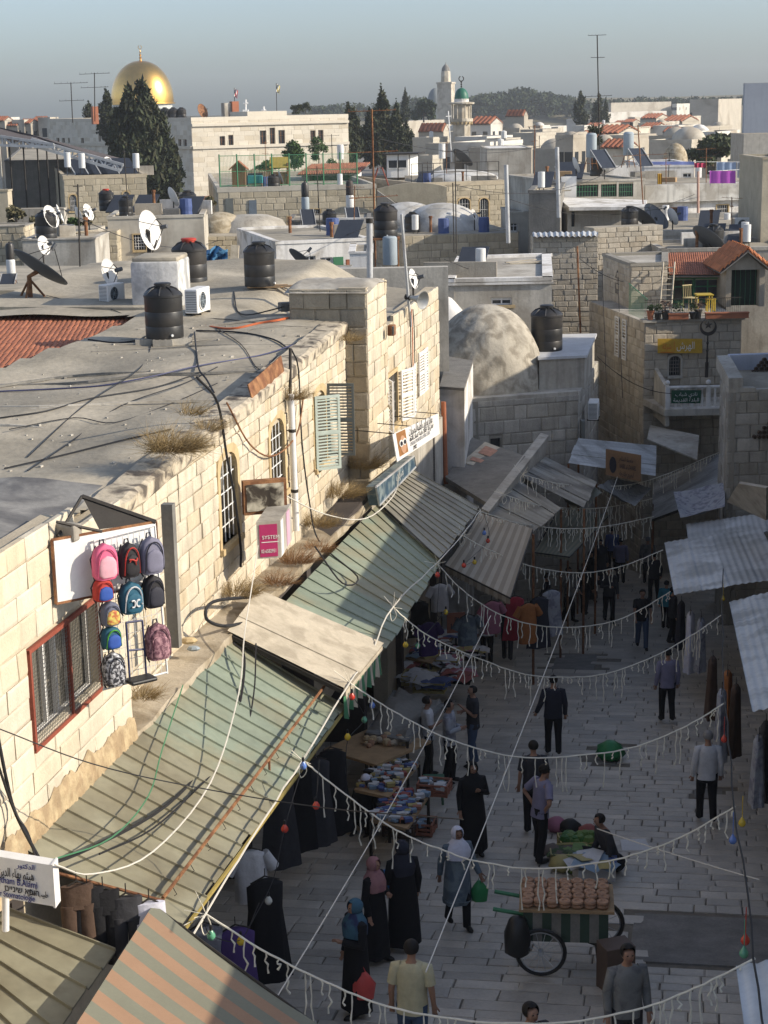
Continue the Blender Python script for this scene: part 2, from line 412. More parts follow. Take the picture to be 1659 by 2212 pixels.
# ================================================================== ground and street
gb=MB();gb.quad((-1300,-80,-7.2),(1300,-80,-7.2),(1300,1600,-7.2),(-1300,1600,-7.2))
gb.build('ground',M_GROUND,kind='structure',origin=(0,0,-7.2))
def str_pt(t,out,h=0.0):
    p=FP0 + FD*t + FN*out;return Vector((p.x,p.y,gz(p.y) + h))
sb=MB();ts=[-20,0,20,40,56,90]
for i in range(len(ts)-1): sb.quad(str_pt(ts[i],-1.5,-.03),str_pt(ts[i],13,-.03),str_pt(ts[i+1],13,-.03),str_pt(ts[i+1],-1.5,-.03))
street=sb.build('street',M_PAVEJ,kind='structure')
PATCH=[]      # asphalt patches let into the paving: out0, out1, t0, t1
for (u0,v0,u1,v1,u2,v2) in ((1375,2075,1372,1972,1700,2000),(1200,1446,1205,1412,1292,1418),(1298,1650,1302,1600,1340,1604),(1500,1722,1502,1702,1560,1706)):
    a,b,c=[ground(*q) for q in ((u0,v0),(u1,v1),(u2,v2))]
    o=[(q - FP0).dot(FN) for q in (a,b,c)];tt=[ft(q) for q in (a,b,c)]
    PATCH.append((min(o),max(o),min(tt),max(tt)))
NX=(str_pt(10,5) - str_pt(10,4)).normalized();NZ=(str_pt(11,4) - str_pt(10,4)).normalized();NY=NX.cross(NZ).normalized()
if NY.z>0: NY=-NY
its=[];t=-7.0;k=0
while t<52:
    h=rng.choice((.30,.34,.38,.27))*(1.0 if t<22 else 1.25);s=-1.4 + rng.uniform(0,.4)
    while s<9.6:
        w=rng.uniform(.42,.95)*(1.0 if t<22 else 1.3)
        if s>6.2: w *= .75
        cm,tm=s + w/2,t + h/2
        if not any(a - .1<cm<b + .1 and c - .05<tm<d + .05 for a,b,c,d in PATCH):
            its.append((str_pt(tm,cm,rng.uniform(-.034,-.028)),w - .012,.06,h - .012,NX,NY,NZ))
        s+=w
    t+=h
lay(its,street,M_PAVE,'paving_stone',300,'paving')
for (a,b,c,d) in PATCH:
    m_=MB();m_.slab([str_pt(c,a,-.004),str_pt(c,b,-.004),str_pt(d,b,-.004),str_pt(d,a,-.004)],.05);m_.build('asphalt_patch',M_ASPH,street)

# ================================================================== helpers for the left row
def bars(parent,P,D,N,w,z0,z1,nv,nh,m,r=.012,name='window_bar'):
    for i in range(nv):
        q=P + D*(w*(i+.5)/nv);tube_part(name,[(q.x,q.y,z0),(q.x,q.y,z1)],r,m,parent,5)
    for i in range(nh):
        z=z0 + (z1-z0)*(i+1)/(nh+1);a,b=P,P + D*w;tube_part(name,[(a.x,a.y,z),(b.x,b.y,z)],r,m,parent,5)
def arch_pts(w,h,n=8,rise=None):      # opening outline, (s, z) with the base at 0
    rise=rise or w/2;pts=[(0,0),(w,0)]
    for i in range(n+1):
        a=math.pi*i/n;pts.append((w/2 + w/2*math.cos(a),h - rise + rise*math.sin(a)))
    return pts
def wall_window(parent,P,D,w,h,kind='bars',arch=False,frame=M_TAN,depth=.18,nv=4,nh=3,barm=M_WPAINT,glass=M_GLASS,sill=True,fw=.1,jambs=True):
    """window in a wall; P = lower left corner on the wall face, D along the wall (outside on the right of D)"""
    P=Vector(P);N=Vector((D.y,-D.x,0));o0=ORG[parent.name]
    outl=arch_pts(w,h,rise=min(w/2,h*.22)) if arch else [(0,0),(w,0),(w,h),(0,h)]
    to=lambda s,z,o: P + D*s + Z*z + N*o
    k=MB();k.slab([to(s,z,-depth) for s,z in outl],.02,up=N);pane=k.build('window',glass,parent)
    if frame:
        k=MB();n=len(outl)
        ext=[]
        for (s,z) in outl: ext.append((s + (fw if s>w*.55 else -fw if s<w*.45 else 0),z + (fw if z>h*.6 else -fw*.3 if z<.01 else 0)))
        for i in range(n):
            if i == 0 and sill: continue
            j=(i+1) % n
            a,b,c,d=outl[i],outl[j],ext[j],ext[i]
            vs=[to(*a,-depth),to(*b,-depth),to(*c,-.05),to(*d,-.05),to(*a,.03),to(*b,.03),to(*c,.03),to(*d,.03)]
            k.add(vs,[(4,5,6,7),(0,1,5,4),(3,7,6,2),(0,4,7,3),(1,2,6,5)])
        k.build('window_surround',frame,parent)
    if sill:
        k=MB();k.obox(to(-fw,-.1,-depth),D*(w+2*fw),N*(depth+.08),Z*.1);k.build('window_sill',frame or M_TAN,parent)
    if kind == 'bars':
        q=to(.03,0,-.04);bars(parent,q,D,N,w-.06,P.z+.02,P.z+h*(.93 if arch else .98),nv,nh,barm,.011)
    if kind == 'sash':
        k=MB()
        for s in (0,w/2 - .02,w - .05): k.obox(to(s,0,-depth+.005),D*.05,N*.03,Z*h)
        for z in (0,h*.6,h-.05): k.obox(to(0,z,-depth+.005),D*w,N*.026,Z*.05)
        k.build('window_frame',barm,parent)
    return pane
def louvre(parent,P,a,w,h,m,n=14):
    """shutter leaf: P hinge foot, a = horizontal direction"""
    a=Vector(a).normalized();nn=Vector((a.y,-a.x,0));k=MB()
    for s in (0,w-.05): k.obox(P + a*s,a*.05,nn*.035,Z*h)
    for z in (0,h*.5-.03,h-.06): k.obox(P + a*.05 + Z*z,a*(w-.1),nn*.035,Z*.06)
    leaf=k.build('shutter',m,parent)
    s_=MB()
    for i in range(n):
        z=.06 + (h-.12)*(i+.5)/n
        s_.obox(P + a*.05 + Z*z + nn*.004,a*(w-.1),nn*.026 + Z*-.018,Z*.012 + nn*.004)
    s_.build('slats',m,leaf)
    return leaf
def brush(mb,c,r,n,hgt,lean=(0,0,0),rad=.004,curl=.5):
    """tuft of dry stems: thin bent blades"""
    for i in range(n):
        a=rng.uniform(0,2*math.pi);q=r*math.sqrt(rng.random());b=Vector(c) + Vector((q*math.cos(a),q*math.sin(a)*.8,rng.uniform(-.02,.02)))
        d=Vector((math.cos(a)*rng.uniform(.2,1.0),math.sin(a)*rng.uniform(.2,1.0),rng.uniform(.3,1.2))) + Vector(lean);d.normalize()
        L=hgt*rng.uniform(.4,1.1);p1=b + d*L*.5 + Vector((rng.uniform(-1,1),rng.uniform(-1,1),rng.uniform(-.4,.4)))*L*.16;p2=p1 + (d + Vector((rng.uniform(-1,1),rng.uniform(-1,1),rng.uniform(-1,.3)))*curl)*L*.5
        s=Vector((rng.uniform(-1,1),rng.uniform(-1,1),rng.uniform(-1,1))).normalized()*rad
        mb.add([b-s,b+s,p1-s*.8,p1+s*.8,p2],[(0,1,3,2),(2,3,4)])
        if rng.random()<.6:
            e=p1 + (d + Vector((rng.uniform(-1,1),rng.uniform(-1,1),rng.uniform(-.5,1))))*L*.3;mb.add([p1-s*.6,p1+s*.6,e],[(0,1,2)])

# ================================================================== near house with the barred window (A)
def topA(t): return 7.68 if t<-1.2 else 7.68 - .3*min(1,(t+1.2)/.5)
HA=thing('stone_house','cream cut-stone house with a red-framed barred window and hanging schoolbags, nearest on the left','house',fac(-3,-2,gz(18)))
k=MB();ow=[(6.4,8.55,5.30,6.44)]
A0,A1=fac(-9,0,0),fac(.6,0,0)
opening_wall(k,A0,A1,-1.0,7.35,.3,ow,out=-.02);k.obox(fac(.6,-.02,-1.5),FN*-.7,FD*-.3,Z*8.6)
k.obox(fac(-9,-.02,7.35),FD*7.8,-FN*.3,Z*.3);k.build('wall',M_MORTAR,HA)
stone_wall(HA,A0,A1,4.2,7.7,.29,.62,M_STONEA,[(o[0]-.02,o[1]+.02,o[2],o[3]) for o in ow],limit=200,topf=lambda s: topA(s-9)-.02,jit=.006,gap=.008)
stone_wall(HA,fac(.6,0,0),fac(.6,-.52,0),4.2,7.3,.29,.6,M_STONEA,limit=40,jit=.006)
k=MB()      # broken render at the foot of the wall
vs=[];nq=150;zr_=4.6
for i in range(nq+1):
    t_=-9 + 9.6*i/nq;zr_+=rng.uniform(-.05,.05) + (4.6 - zr_)*.12;vs+=[fac(t_,.03,zr_),fac(t_,.05 + rng.uniform(-.012,.012),zr_-.12),fac(t_,.08 + rng.uniform(-.02,.02),4.0)]
k.add(vs,[(i*3+j,i*3+3+j,i*3+4+j,i*3+1+j) for i in range(nq) for j in range(2)]);k.build('plaster_skirt',mat('crumbling ochre render',(.46,.36,.22),.95,var=.2,scale=5,col2=(.34,.25,.15),mix=.45,mscale=4,bump=.8,bscale=16),HA)
P=fac(-2.6,0,5.30);N_=FN
k=MB();k.slab([P - N_*.2,P + FD*2.15 - N_*.2,P + FD*2.15 - N_*.2 + Z*1.14,P - N_*.2 + Z*1.14],.02,up=FN);wA=k.build('window',mat('grey window shutter',(.17,.155,.125),.6,var=.1),HA)
k=MB()
for s in (0,.72,1.05,1.45,2.09): k.obox(P + FD*s - N_*.17,FD*.06,N_*.05,Z*1.14)
for z in (0,1.08): k.obox(P - N_*.168 + Z*z,FD*2.15,N_*.046,Z*.06)
k.build('window_frame',M_WPAINT,HA)
M_REDF=mat('red iron frame',(.25,.065,.04),.6,var=.15,scale=5)
k=MB()
for s in (-.03,1.12,2.12): k.obox(P + FD*s + N_*.0,FD*.05,N_*.05,Z*1.16)
for z in (-.03,1.12): k.obox(P + FD*-.03 + N_*.002 + Z*z,FD*2.2,N_*.046,Z*.05)
k.build('grille_frame',M_REDF,HA)
k=MB()
for i in range(44): q=P + FD*(.02 + i*.049) + N_*.03;k.tube([q,q + Z*1.13],.0035,3)
for i in range(24): q=P + N_*.034 + Z*(.02 + i*.048);k.tube([q,q + FD*2.12],.0035,3)
k.build('wire_mesh',M_MESH,HA,kind='stuff')

# ================================================================== long facade (B) and the far end (C)
def topB(t): return 7.08 + (t-2)*(.62/14) if t>2 else 7.08
HB=thing('stone_building','long cream stone building with arched windows and flat grey roof above the market canopies','building',fac(10,-4,gz(30)))
WB=[(6.58,1.02,5.22,1.5),(9.80,1.0,5.28,1.42),(13.25,1.0,5.15,1.5)]
t0B=.6
k=MB();opening_wall(k,fac(t0B,-.5,0),fac(16.35,-.5,0),0,7.08,.35,[(t-t0B,t-t0B+w,z,z+h*.92) for t,w,z,h in WB],out=-.02)
for i in range(16):
    a,b=t0B + i*15.7/16,t0B + (i+1)*15.7/16
    k.add([fac(a,-.52,7.08),fac(b,-.52,7.08),fac(b,-.52,topB(b)),fac(a,-.52,topB(a)),fac(a,-.85,7.08),fac(b,-.85,7.08),fac(b,-.85,topB(b)),fac(a,-.85,topB(a))],[(0,1,2,3),(3,2,6,7),(5,4,7,6)])
k.build('wall',M_MORTAR,HB)
stone_wall(HB,fac(t0B,-.5,0),fac(16.35,-.5,0),4.05,7.75,.262,.5,M_STONE,[(t-t0B-.1,t-t0B+w+.1,z-.1,z+h) for t,w,z,h in WB],limit=230,topf=lambda s: topB(s+t0B)-.22,jit=.012)
k=MB()      # coping under the roof edge
n=64;vs=[]
for i in range(n+1):
    t_=t0B + (16.3-t0B)*i/n;z=topB(t_) + rng.uniform(-.02,.02)
    vs+=[fac(t_,-.47,z-.26),fac(t_,-.42 + rng.uniform(-.015,.015),z-.2),fac(t_,-.41 + rng.uniform(-.02,.02),z-.02),fac(t_,-.5,z+.02),fac(t_,-.9,z+.03)]
k.add(vs,[(i*5+j,i*5+5+j,i*5+6+j,i*5+1+j) for i in range(n) for j in range(4)])
M_COPE=mat('streaked coping',(.50,.43,.32),.95,var=.15,scale=5,col2=(.12,.10,.08),mix=.28,mscale=3.0,bump=.5,bscale=20,streak=.5)
k.build('coping',M_COPE,HB)
for i,(t_,w,z,h) in enumerate(WB):
    wall_window(HB,fac(t_,-.5,z),FD,w,h,'bars' if i<2 else 'sash',True,M_TAN,depth=.24,nv=4,nh=4,barm=M_WPAINT,fw=.13,glass=mat('lit grey pane',(.17,.165,.15),.35,var=.2,scale=3))  # grey of the panes stands for light falling on the glass
# ledge under the windows
k=MB();n=40;vs=[]
for i in range(n+1):
    t_=.3 + 17.6*i/n;z=4.27 - .035*max(0,t_-5) + rng.uniform(-.02,.02);o=.06 + rng.uniform(-.03,.03)
    vs+=[fac(t_,-.52,z+.03),fac(t_,-.2,z+.01),fac(t_,o,z),fac(t_,o+.02,z-.12),fac(t_,.02,z-.2)]
k.add(vs,[(i*5+j,i*5+5+j,i*5+6+j,i*5+1+j) for i in range(n) for j in range(4)]);k.build('ledge',mat('dusty ledge',(.42,.36,.27),.95,var=.15,scale=3,col2=(.27,.22,.15),mix=.45,mscale=1.5,bump=.6,bscale=15),HB)
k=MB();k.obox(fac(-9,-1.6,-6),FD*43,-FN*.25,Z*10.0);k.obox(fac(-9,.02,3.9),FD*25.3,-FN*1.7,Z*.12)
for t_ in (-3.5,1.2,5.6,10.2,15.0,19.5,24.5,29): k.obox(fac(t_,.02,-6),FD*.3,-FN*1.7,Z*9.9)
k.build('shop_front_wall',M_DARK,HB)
k=MB();k.obox(fac(16.3,.02,-6),FD*10.1,-FN*.25,Z*9.9);k.build('shop_lintel',M_CEMD,HB) if False else None
k=MB();k.obox(fac(16.3,.02,1.3),FD*10.1,-FN*.25,Z*2.6);k.build('shop_lintel',M_CEML,HB)
# pilaster and the thick cross wall on the roof
k=MB();k.obox(fac(16.33,-.02,0),FD*2.1,-FN*.6,Z*8.43);k.obox(fac(16.33,-.5,7.2),FD*2.1,-FN*1.2,Z*1.2);k.build('pilaster',M_MORTAR,HB)
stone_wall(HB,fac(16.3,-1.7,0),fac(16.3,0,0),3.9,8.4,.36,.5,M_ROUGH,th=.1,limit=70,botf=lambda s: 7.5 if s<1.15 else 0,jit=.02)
stone_wall(HB,fac(16.3,0,0),fac(18.45,0,0),3.9,8.4,.33,.55,M_STONE,th=.1,limit=70)
k=MB();n=14;vs=[]
for i in range(n+1):
    for j in range(7):
        vs.append(fac(16.22 + 2.3*j/6,.06 - 1.85*i/n,8.42 + .09*math.sin(math.pi*j/6) + rng.uniform(-.02,.02)*(j % 6>0) - (.09 if i in (0,n) or j in (0,6) else 0)))
k.add(vs,[(i*7+j,i*7+j+1,i*7+8+j,i*7+7+j) for i in range(n) for j in range(6)]);k.build('wall_cap',M_CEML,HB,smooth=.6)
# far end
def topC(t): return 7.26 + (t-18.45)*.018
WC=[(18.95,1.15,4.88,1.2)]
k=MB();opening_wall(k,fac(18.43,-.1,0),fac(26.4,-.1,0),-2,7.0,.35,[(t-18.43,t-18.43+w,z,z+h) for t,w,z,h in WC],out=-.02)
for i in range(8):
    a,b=18.43 + i,min(26.4,19.43 + i)
    k.add([fac(a,-.12,7.0),fac(b,-.12,7.0),fac(b,-.12,topC(b)),fac(a,-.12,topC(a)),fac(a,-.45,7.0),fac(b,-.45,7.0),fac(b,-.45,topC(b)),fac(a,-.45,topC(a))],[(0,1,2,3),(3,2,6,7),(5,4,7,6)])
k.obox(fac(26.4,-.12,-3),-FN*6,FD*-.3,Z*9.9)
k.build('wall',M_MORTAR,HB)
stone_wall(HB,fac(18.46,-.1,0),fac(26.4,-.1,0),2.2,7.8,.31,.55,M_STONE,[(t-18.46,t-18.46+w,z-.05,z+h) for t,w,z,h in WC],limit=70,topf=lambda s: topC(s+18.46)-.01,jit=.015)
wall_window(HB,fac(18.95,-.1,4.88),FD,1.15,1.2,'bars',False,M_TAN,depth=.22,nv=5,nh=4,barm=M_CEML,fw=.09)
M_SHG=mat('pale green shutter paint',(.44,.50,.44),.6,var=.08,streak=.12)
M_SHD=mat('dark shutter',(.13,.14,.13),.6,var=.1)
M_SHW=mat('white shutter paint',(.78,.76,.72),.5,var=.05,streak=.08)
louvre(HB,fac(13.2,-.46,5.12),FN*.72 + FD*.55,.54,1.5,M_SHG,22)
louvre(HB,fac(14.35,-.46,5.2),FN*.99 + FD*.1,.55,1.5,M_SHD,22)  # leaf turned from the sun: its shade is put into the paint
louvre(HB,fac(18.9,-.05,4.83),-FD + FN*.45,.45,1.25,M_SHW,14)
louvre(HB,fac(20.2,-.02,4.85),FD + FN*.32,.62,1.22,M_SHW,14)
louvre(HB,fac(20.82,.17,4.85),FD - FN*.1,.62,1.22,M_SHW,14)
louvre(HB,fac(22.9,-.06,5.0),FD + FN*.05,.6,1.1,M_SHW,14)
louvre(HB,fac(23.52,-.03,5.0),FD - FN*.02,.6,1.1,M_SHW,14)
# flat roof, uneven screed
k=MB();nt,no=110,46;vs=[]
def roofz(t,o):
    z=topB(max(2,t)) - .02;g_=min(1,max(0,o + 3.2)/1.2)
    if t>17.6: z=z*(1-g_) + g_*max(topC(t) - .03,topB(17.6) - .02 - (t-17.6)*.5)
    z+=.05*math.sin(t*1.3 + o*.4) + .035*math.sin(o*1.9 - t*.5) - .03*math.exp(-((o+.8)/.3)**2)
    if t<2.2: z+=.22*max(0,(2.2-t))/1.5 if t>.7 else .22
    return z
for i in range(nt+1):
    t_=.1 + 26.2*i/nt
    for j in range(no+1):
        o=-.56 - (0 if t_<17.5 else -.25) - 9.6*(j/no)**1.15;vs.append(fac(t_,o,roofz(t_,o) if j else roofz(t_,o)-.02))
def tilezone(p):      # the tile roof starts here, left of the screed
    u,v=proj(p);return 684<v<1000 and v<690 + (300-u)*.365 and u<306
k.add(vs,[f for f in [(i*(no+1)+j,(i+1)*(no+1)+j,(i+1)*(no+1)+j+1,i*(no+1)+j+1) for i in range(nt) for j in range(no)] if not tilezone(vs[f[0]])])
k.build('roof',M_CEM,HB,smooth=.8)
for i in range(9):      # lapped felt seams and cracks
    t0_,pts_=rng.uniform(1,15),[]
    for j in range(9): o_=-1 - j*.95;tt_=t0_ + 2.5 + i*.4 - j*rng.uniform(.2,.5);p_=fac(tt_,o_,roofz(tt_,o_) + .004);pts_.append(p_)
    pts_=[p for p in pts_ if not tilezone(p)]
    if len(pts_)>3: k=MB();k.tube(spline(wob(pts_,.05),3),rng.choice((.012,.02,.03)),4);k.build('roof_seam',rng.choice((M_CEMD,M_CEML)),HB)
k=MB()
for i in range(260):
    t_,o_=rng.uniform(2,16),-.8 - 8*rng.random()**1.3;p=fac(t_,o_,roofz(t_,o_));s_=rng.choice((.012,.02,.03,.042))
    if not tilezone(p): k.box(p + Z*s_*.3,(s_*1.6,s_,s_*.8),rng.uniform(0,3))
k.build('roof_litter',M_CEML,HB,kind='stuff')
k=MB();vs=[];nt,no=22,18      # roof over the near house, crumpled bitumen sheet
for i in range(nt+1):
    t_=-9 + 9.7*i/nt
    for j in range(no+1):
        o=-.25 - 7.0*j/no;z=7.62 + .05*math.sin(t_*2.1 + o) + .04*math.sin(o*3.3) + rng.uniform(-.012,.012);vs.append(fac(t_,o,z if j else z - .05))
k.add(vs,[(i*(no+1)+j,(i+1)*(no+1)+j,(i+1)*(no+1)+j+1,i*(no+1)+j+1) for i in range(nt) for j in range(no)])
k.build('roof',mat('old bitumen sheet',(.24,.23,.21),.8,var=.2,scale=1.5,col2=(.13,.125,.12),mix=.45,mscale=1.2,bump=.7,bscale=5),HA,smooth=.7)

# ================================================================== canopies of the left row
k2=[pf(60,1838,.06),pf(505,1382,.06),pf(745,1527,1.8),pf(398,1998,1.8)]
cA=[k2[0],lerp(k2[0],k2[1],.47),lerp(k2[3],k2[2],.47),k2[3]]
cB=[lerp(k2[0],k2[1],.472),k2[1],k2[2],lerp(k2[3],k2[2],.472)]
sheet('canopy','tan seamed metal canopy below the barred window with the schoolbags','canopy',cA,10,M_TANT,rib=.026,jit=.012,group='metal canopies of the left shops',sagd=.02)
sheet('canopy','faded green seamed metal canopy between the tan canopy and the pale board','canopy',cB,11,M_GREENT,rib=.026,jit=.012,group='metal canopies of the left shops',sagd=.02)
# yellow-green eave rail
tube_part('eave_pipe',[lerp(k2[3],k2[2],-.01) - Z*.05,lerp(k2[3],k2[2],.55) - Z*.05,lerp(k2[3],k2[2],1.0) - Z*.05],.028,mat('yellow painted pipe',(.30,.23,.07),.6,var=.2),None,6,label='yellow painted pipe along the eave of the tan and green canopies',cat='pipe')
bd=[pf(492,1378,.0) + Z*.12,pf(560,1287,.0) + Z*.10,pf(822,1397,1.95) + Z*.08,pf(742,1492,1.85) + Z*.05]
corrugated('board_roof','bleached pale board roof set between two green canopies','roof panel',bd,M_BOARD,pitch=.16,amp=.006,nsheet=3,kindp='board')
k=MB();k.tube([bd[0] - Z*.07,bd[3] - Z*.07],.045,4);k.build('beam',M_DIRON,label='dark beam under the near edge of the pale board roof',cat='beam')
M_TANG=mat('grey-tan painted metal',(.30,.285,.225),.55,var=.12,scale=1.2,col2=(.22,.20,.155),mix=.35,isl=.1,streak=.12)
k3=[pf(612,1305,.02),pf(815,1090,.02),pf(952,1215,1.85),pf(836,1402,1.85)]
sheet('canopy','large grey-green ribbed metal canopy beyond the pale board, half in shadow','canopy',k3,14,M_GREENT,rib=.024,jit=.01,group='metal canopies of the left shops',sagd=.02)
k3b=[pf(815,1092,.02) + Z*.12,pf(876,1018,.02) + Z*.12,pf(1036,1106,1.85) + Z*.1,pf(950,1217,1.85) + Z*.1]
sheet('canopy','grey ribbed metal canopy under the white optician sign','canopy',k3b,12,M_TANG,rib=.024,jit=.01,group='metal canopies of the left shops')
M_BRAWN_=mat('brown striped awning cloth',(.30,.255,.205),.85,var=.06,scale=3)
def cloth_awning(name,label,cor,n,mats,sagd=.06,val=.18,group='cloth awnings'):
    a,b,c,d=[Vector(p) for p in cor];t=thing(name,label,'awning',(d.x,d.y,min(c.z,d.z)),group)
    k=MB();S=6
    for i in range(n):
        vs=[]
        for f in (i/n,(i+1)/n):
            for j in range(S+1): g=j/S;vs.append(lerp(lerp(a,b,f),lerp(d,c,f),g) - Z*(sagd*4*g*(1-g)))
        k.add(vs,[(j,S+1+j,S+2+j,j+1) for j in range(S)],i % len(mats))
    k.build('cloth',mats,t,smooth=.6)
    if val:
        k=MB()
        for i in range(n*3):
            f0,f1=i/(n*3),(i+1)/(n*3);p,q=lerp(d,c,f0),lerp(d,c,f1);s=val*rng.uniform(.85,1.1)
            k.quad(p,q,q - Z*s*.8,p - Z*s,(i//3) % len(mats))
        k.build('valance',mats,t)
    k=MB();k.tube([d - Z*.02,c - Z*.02],.02,6);k.tube([a - Z*.03,d - Z*.03],.018,6);k.tube([b - Z*.03,c - Z*.03],.018,6);k.build('frame',M_DIRON,t)
    return t
M_AW2=mat('tan awning stripe',(.36,.31,.24),.85,var=.05)
M_AW3=mat('brown awning stripe',(.26,.215,.16),.85,var=.05)
cloth_awning('awning','flat brown-striped awning with a fringe beyond the grey ribbed canopy',[atZ(1036,1108,2.5),atZ(1150,1142,2.15),atZ(1102,1290,1.95),atZ(962,1220,2.3)],16,[M_AW2,M_AW3],.03,.2)
M_G1,M_G2=mat('olive grey awning stripe',(.20,.20,.15),.85,var=.06,scale=3),mat('apricot awning stripe',(.33,.205,.13),.85,var=.06,scale=3)
aw=[pf(330,1955,1.55),pf(690,2212,3.1),pf(640,2420,3.1) - Z*.1,pf(150,2230,1.2)]
aw=[atZ(150,2235,4.05),atZ(332,1952,3.95),atZ(690,2214,3.45),atZ(560,2500,3.55)]
cloth_awning('awning','awning striped in apricot and olive grey at the bottom left',aw,13,[M_G1,M_G2],.04,.2)
k1=[pf(-130,2110,-.1),pf(-20,1950,-.1),pf(248,2052,1.35),pf(60,2330,1.35)]
sheet('canopy','olive seamed metal canopy in the bottom left corner beside the striped awning','canopy',k1,6,M_TANT,rib=.03,jit=.01,group='metal canopies of the left shops')
# ================================================================== houses
def XY(u,v,y): p=atY(u,v,y);return (p.x,p.y)
def zv(u,v,y): return atY(u,v,y).z
def house(name,label,fp,zt,zb,wm,rm=None,par=.25,pth=.2,st=None,cat='house',group=None,opens=None,roof_name='roof',limit=90,parm=None):
    """fp: footprint corners; st=(course, length, material) lays stones on the faces that look at the camera; opens={face: [(s0,s1,z0,z1)]}"""
    a=sum(fp[i][0]*fp[(i+1) % len(fp)][1] - fp[(i+1) % len(fp)][0]*fp[i][1] for i in range(len(fp)))
    assert a>0,name + ' footprint must run counter-clockwise'
    cx=sum(p[0] for p in fp)/len(fp);cy=sum(p[1] for p in fp)/len(fp)
    t=thing(name,label,cat,(cx,cy,zb),group);n=len(fp);opens=opens or {}
    k=MB();k2_=MB();vis=[]
    for i in range(n):
        A,B=Vector((*fp[i],0)),Vector((*fp[(i+1) % n],0));D=(B-A).normalized();N=Vector((D.y,-D.x,0))
        mid=(A+B)/2;seen=N.dot(Vector((CAM.x,CAM.y,0)) - mid)>0
        opening_wall(k,A + D*.001,B - D*.001,zb,zt,pth,opens.get(i,[]),out=-.015 if st and seen else 0)
        if par>0: k2_.obox(A - D*.03 + N*.04 + Z*zt,D*((B-A).length+.06),-N*(pth+.06),Z*par)
        if st and seen: stone_wall(t,A,B,zb,zt,st[0],st[1],st[2],[(o[0]-.05,o[1]+.05,o[2]-.05,o[3]+.05) for o in opens.get(i,[])],limit=limit,jit=.015,gap=.015)
        vis.append((A,B,D,N))
    k.build('wall',wm,t)
    if par>0: k2_.build('parapet',parm or wm,t)
    k=MB();k.prism([(p[0]*.999 + cx*.001,p[1]*.999 + cy*.001) for p in fp],zt - .15,zt + .01);k.build(roof_name,rm or M_CEM,t)
    return t,vis
def quadfp(p,q,depth,ang=0.0):     # front corners p, q (left, right as seen from the street) and a depth behind them
    p,q=Vector((*p,0)),Vector((*q,0));d=(q-p).normalized();n=Vector((-d.y,d.x,0));s=d*math.tan(ang)*depth
    return [tuple(p.xy),tuple(q.xy),tuple((q + n*depth + s).xy),tuple((p + n*depth + s).xy)]
def win(t,vis,face,s,z,w,h,**kw):
    A,B,D,N=vis[face];return wall_window(t,A + D*s + Z*z,D,w,h,**kw)
def dome(parent,c,r,h,m,n=28,name='dome',prof_pow=1.0,rip=.012,**kw):
    k=MB();pr=[(r*math.cos(math.pi/2*i/12)**prof_pow if i<12 else 0.001,h*math.sin(math.pi/2*i/12)) for i in range(13)]
    k.lathe(pr,c,n,ripple=lambda a,z: rip*math.sin(a*7 + z*3) + rip*math.sin(a*13 - z*5));return k.build(name,m,parent,smooth=1.0,**kw)

# ---- right hand shop row (most of it outside the frame): it shades the street
RB=thing('shop_building','two-storey stone shop row along the right side of the street, with added shadow blocks beyond','building',fac(5,12,gz(22)))
k=MB()
k.obox(fac(-9,9.6,-4),FD*18.4,FN*7,Z*10.9)
k.obox(fac(9.4,9.6,-6),FD*10.6,FN*7,Z*13.55);k.obox(fac(20,9.9,-6),FD*10.5,FN*7,Z*14.0);k.obox(fac(30,12.6,-6),FD*9,FN*6,Z*15.3);k.obox(fac(39,12.6,-6),FD*14,FN*6,Z*13.2)  # roof steps and unseen far blocks added, heights set by their shade
k.build('wall',M_CEML,RB)  # pale render picked so the unseen wall bounces light into the street
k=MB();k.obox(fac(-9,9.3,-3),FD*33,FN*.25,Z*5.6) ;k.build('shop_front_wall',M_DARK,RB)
GT=thing('gate_shade_block','unseen stone gate block added beside the viewpoint to shade the lower left canopies','tower',fac(-22,13,0))
k=MB();k.obox(fac(-24,9.8,-2),FD*13.4,FN*3,Z*11.2);k.build('wall',M_GREYST,GT)  # added block, sized to throw shade over the bottom left canopies

# ---- right awnings
def gpt(u,v,h): return ground(u,v,h)
r3=[gpt(1575,1300,2.75),gpt(1625,1536,2.75)]
corrugated('tin_awning','pale bluish corrugated awning at the right edge above the hanging clothes','awning',[r3[1] + FN*2.2 + Z*.62,r3[0] + FN*2.2 + Z*.62,r3[0],r3[1]],M_ZINC,pitch=.13,amp=.012,nsheet=5,along=False)
a,b=gpt(1435,1172,3.0),gpt(1456,1284,2.6)
corrugated('tin_awning','pale weathered corrugated awning above the white hanging robe','awning',[b + FN*2.6 + Z*.5,a + FN*2.6 + Z*.5,a,b],M_ZINC,pitch=.15,amp=.011,nsheet=4,along=False)
a,b=gpt(1482,1132,3.3),gpt(1487,1172,3.0)
corrugated('tin_awning','pale corrugated awning standing a little above and behind the white-robe stall','awning',[b + FN*3.2 + Z*.55,a + FN*3.2 + Z*.55,a,b],M_ZINC,pitch=.15,amp=.011,nsheet=3,along=False)
a,b=gpt(1590,2088,2.75),gpt(1618,2290,2.75)
corrugated('tin_awning','white sheet awning in the bottom right corner of the street','awning',[b + FN*2.0 + Z*.5,a + FN*2.0 + Z*.5,a,b],M_ZINC,pitch=.13,amp=.012,nsheet=4,along=False)
p1,p2,p3,p4=atY(1413,1042,60),atY(1567,975,58),atY(1568,1062,51.5),atY(1410,1121,54)
corrugated('tin_roof','grey corrugated roof sloping over the right side of the far street','roof',[p2,p3,p4,p1],M_GALV,pitch=.14,amp=.02,nsheet=5)
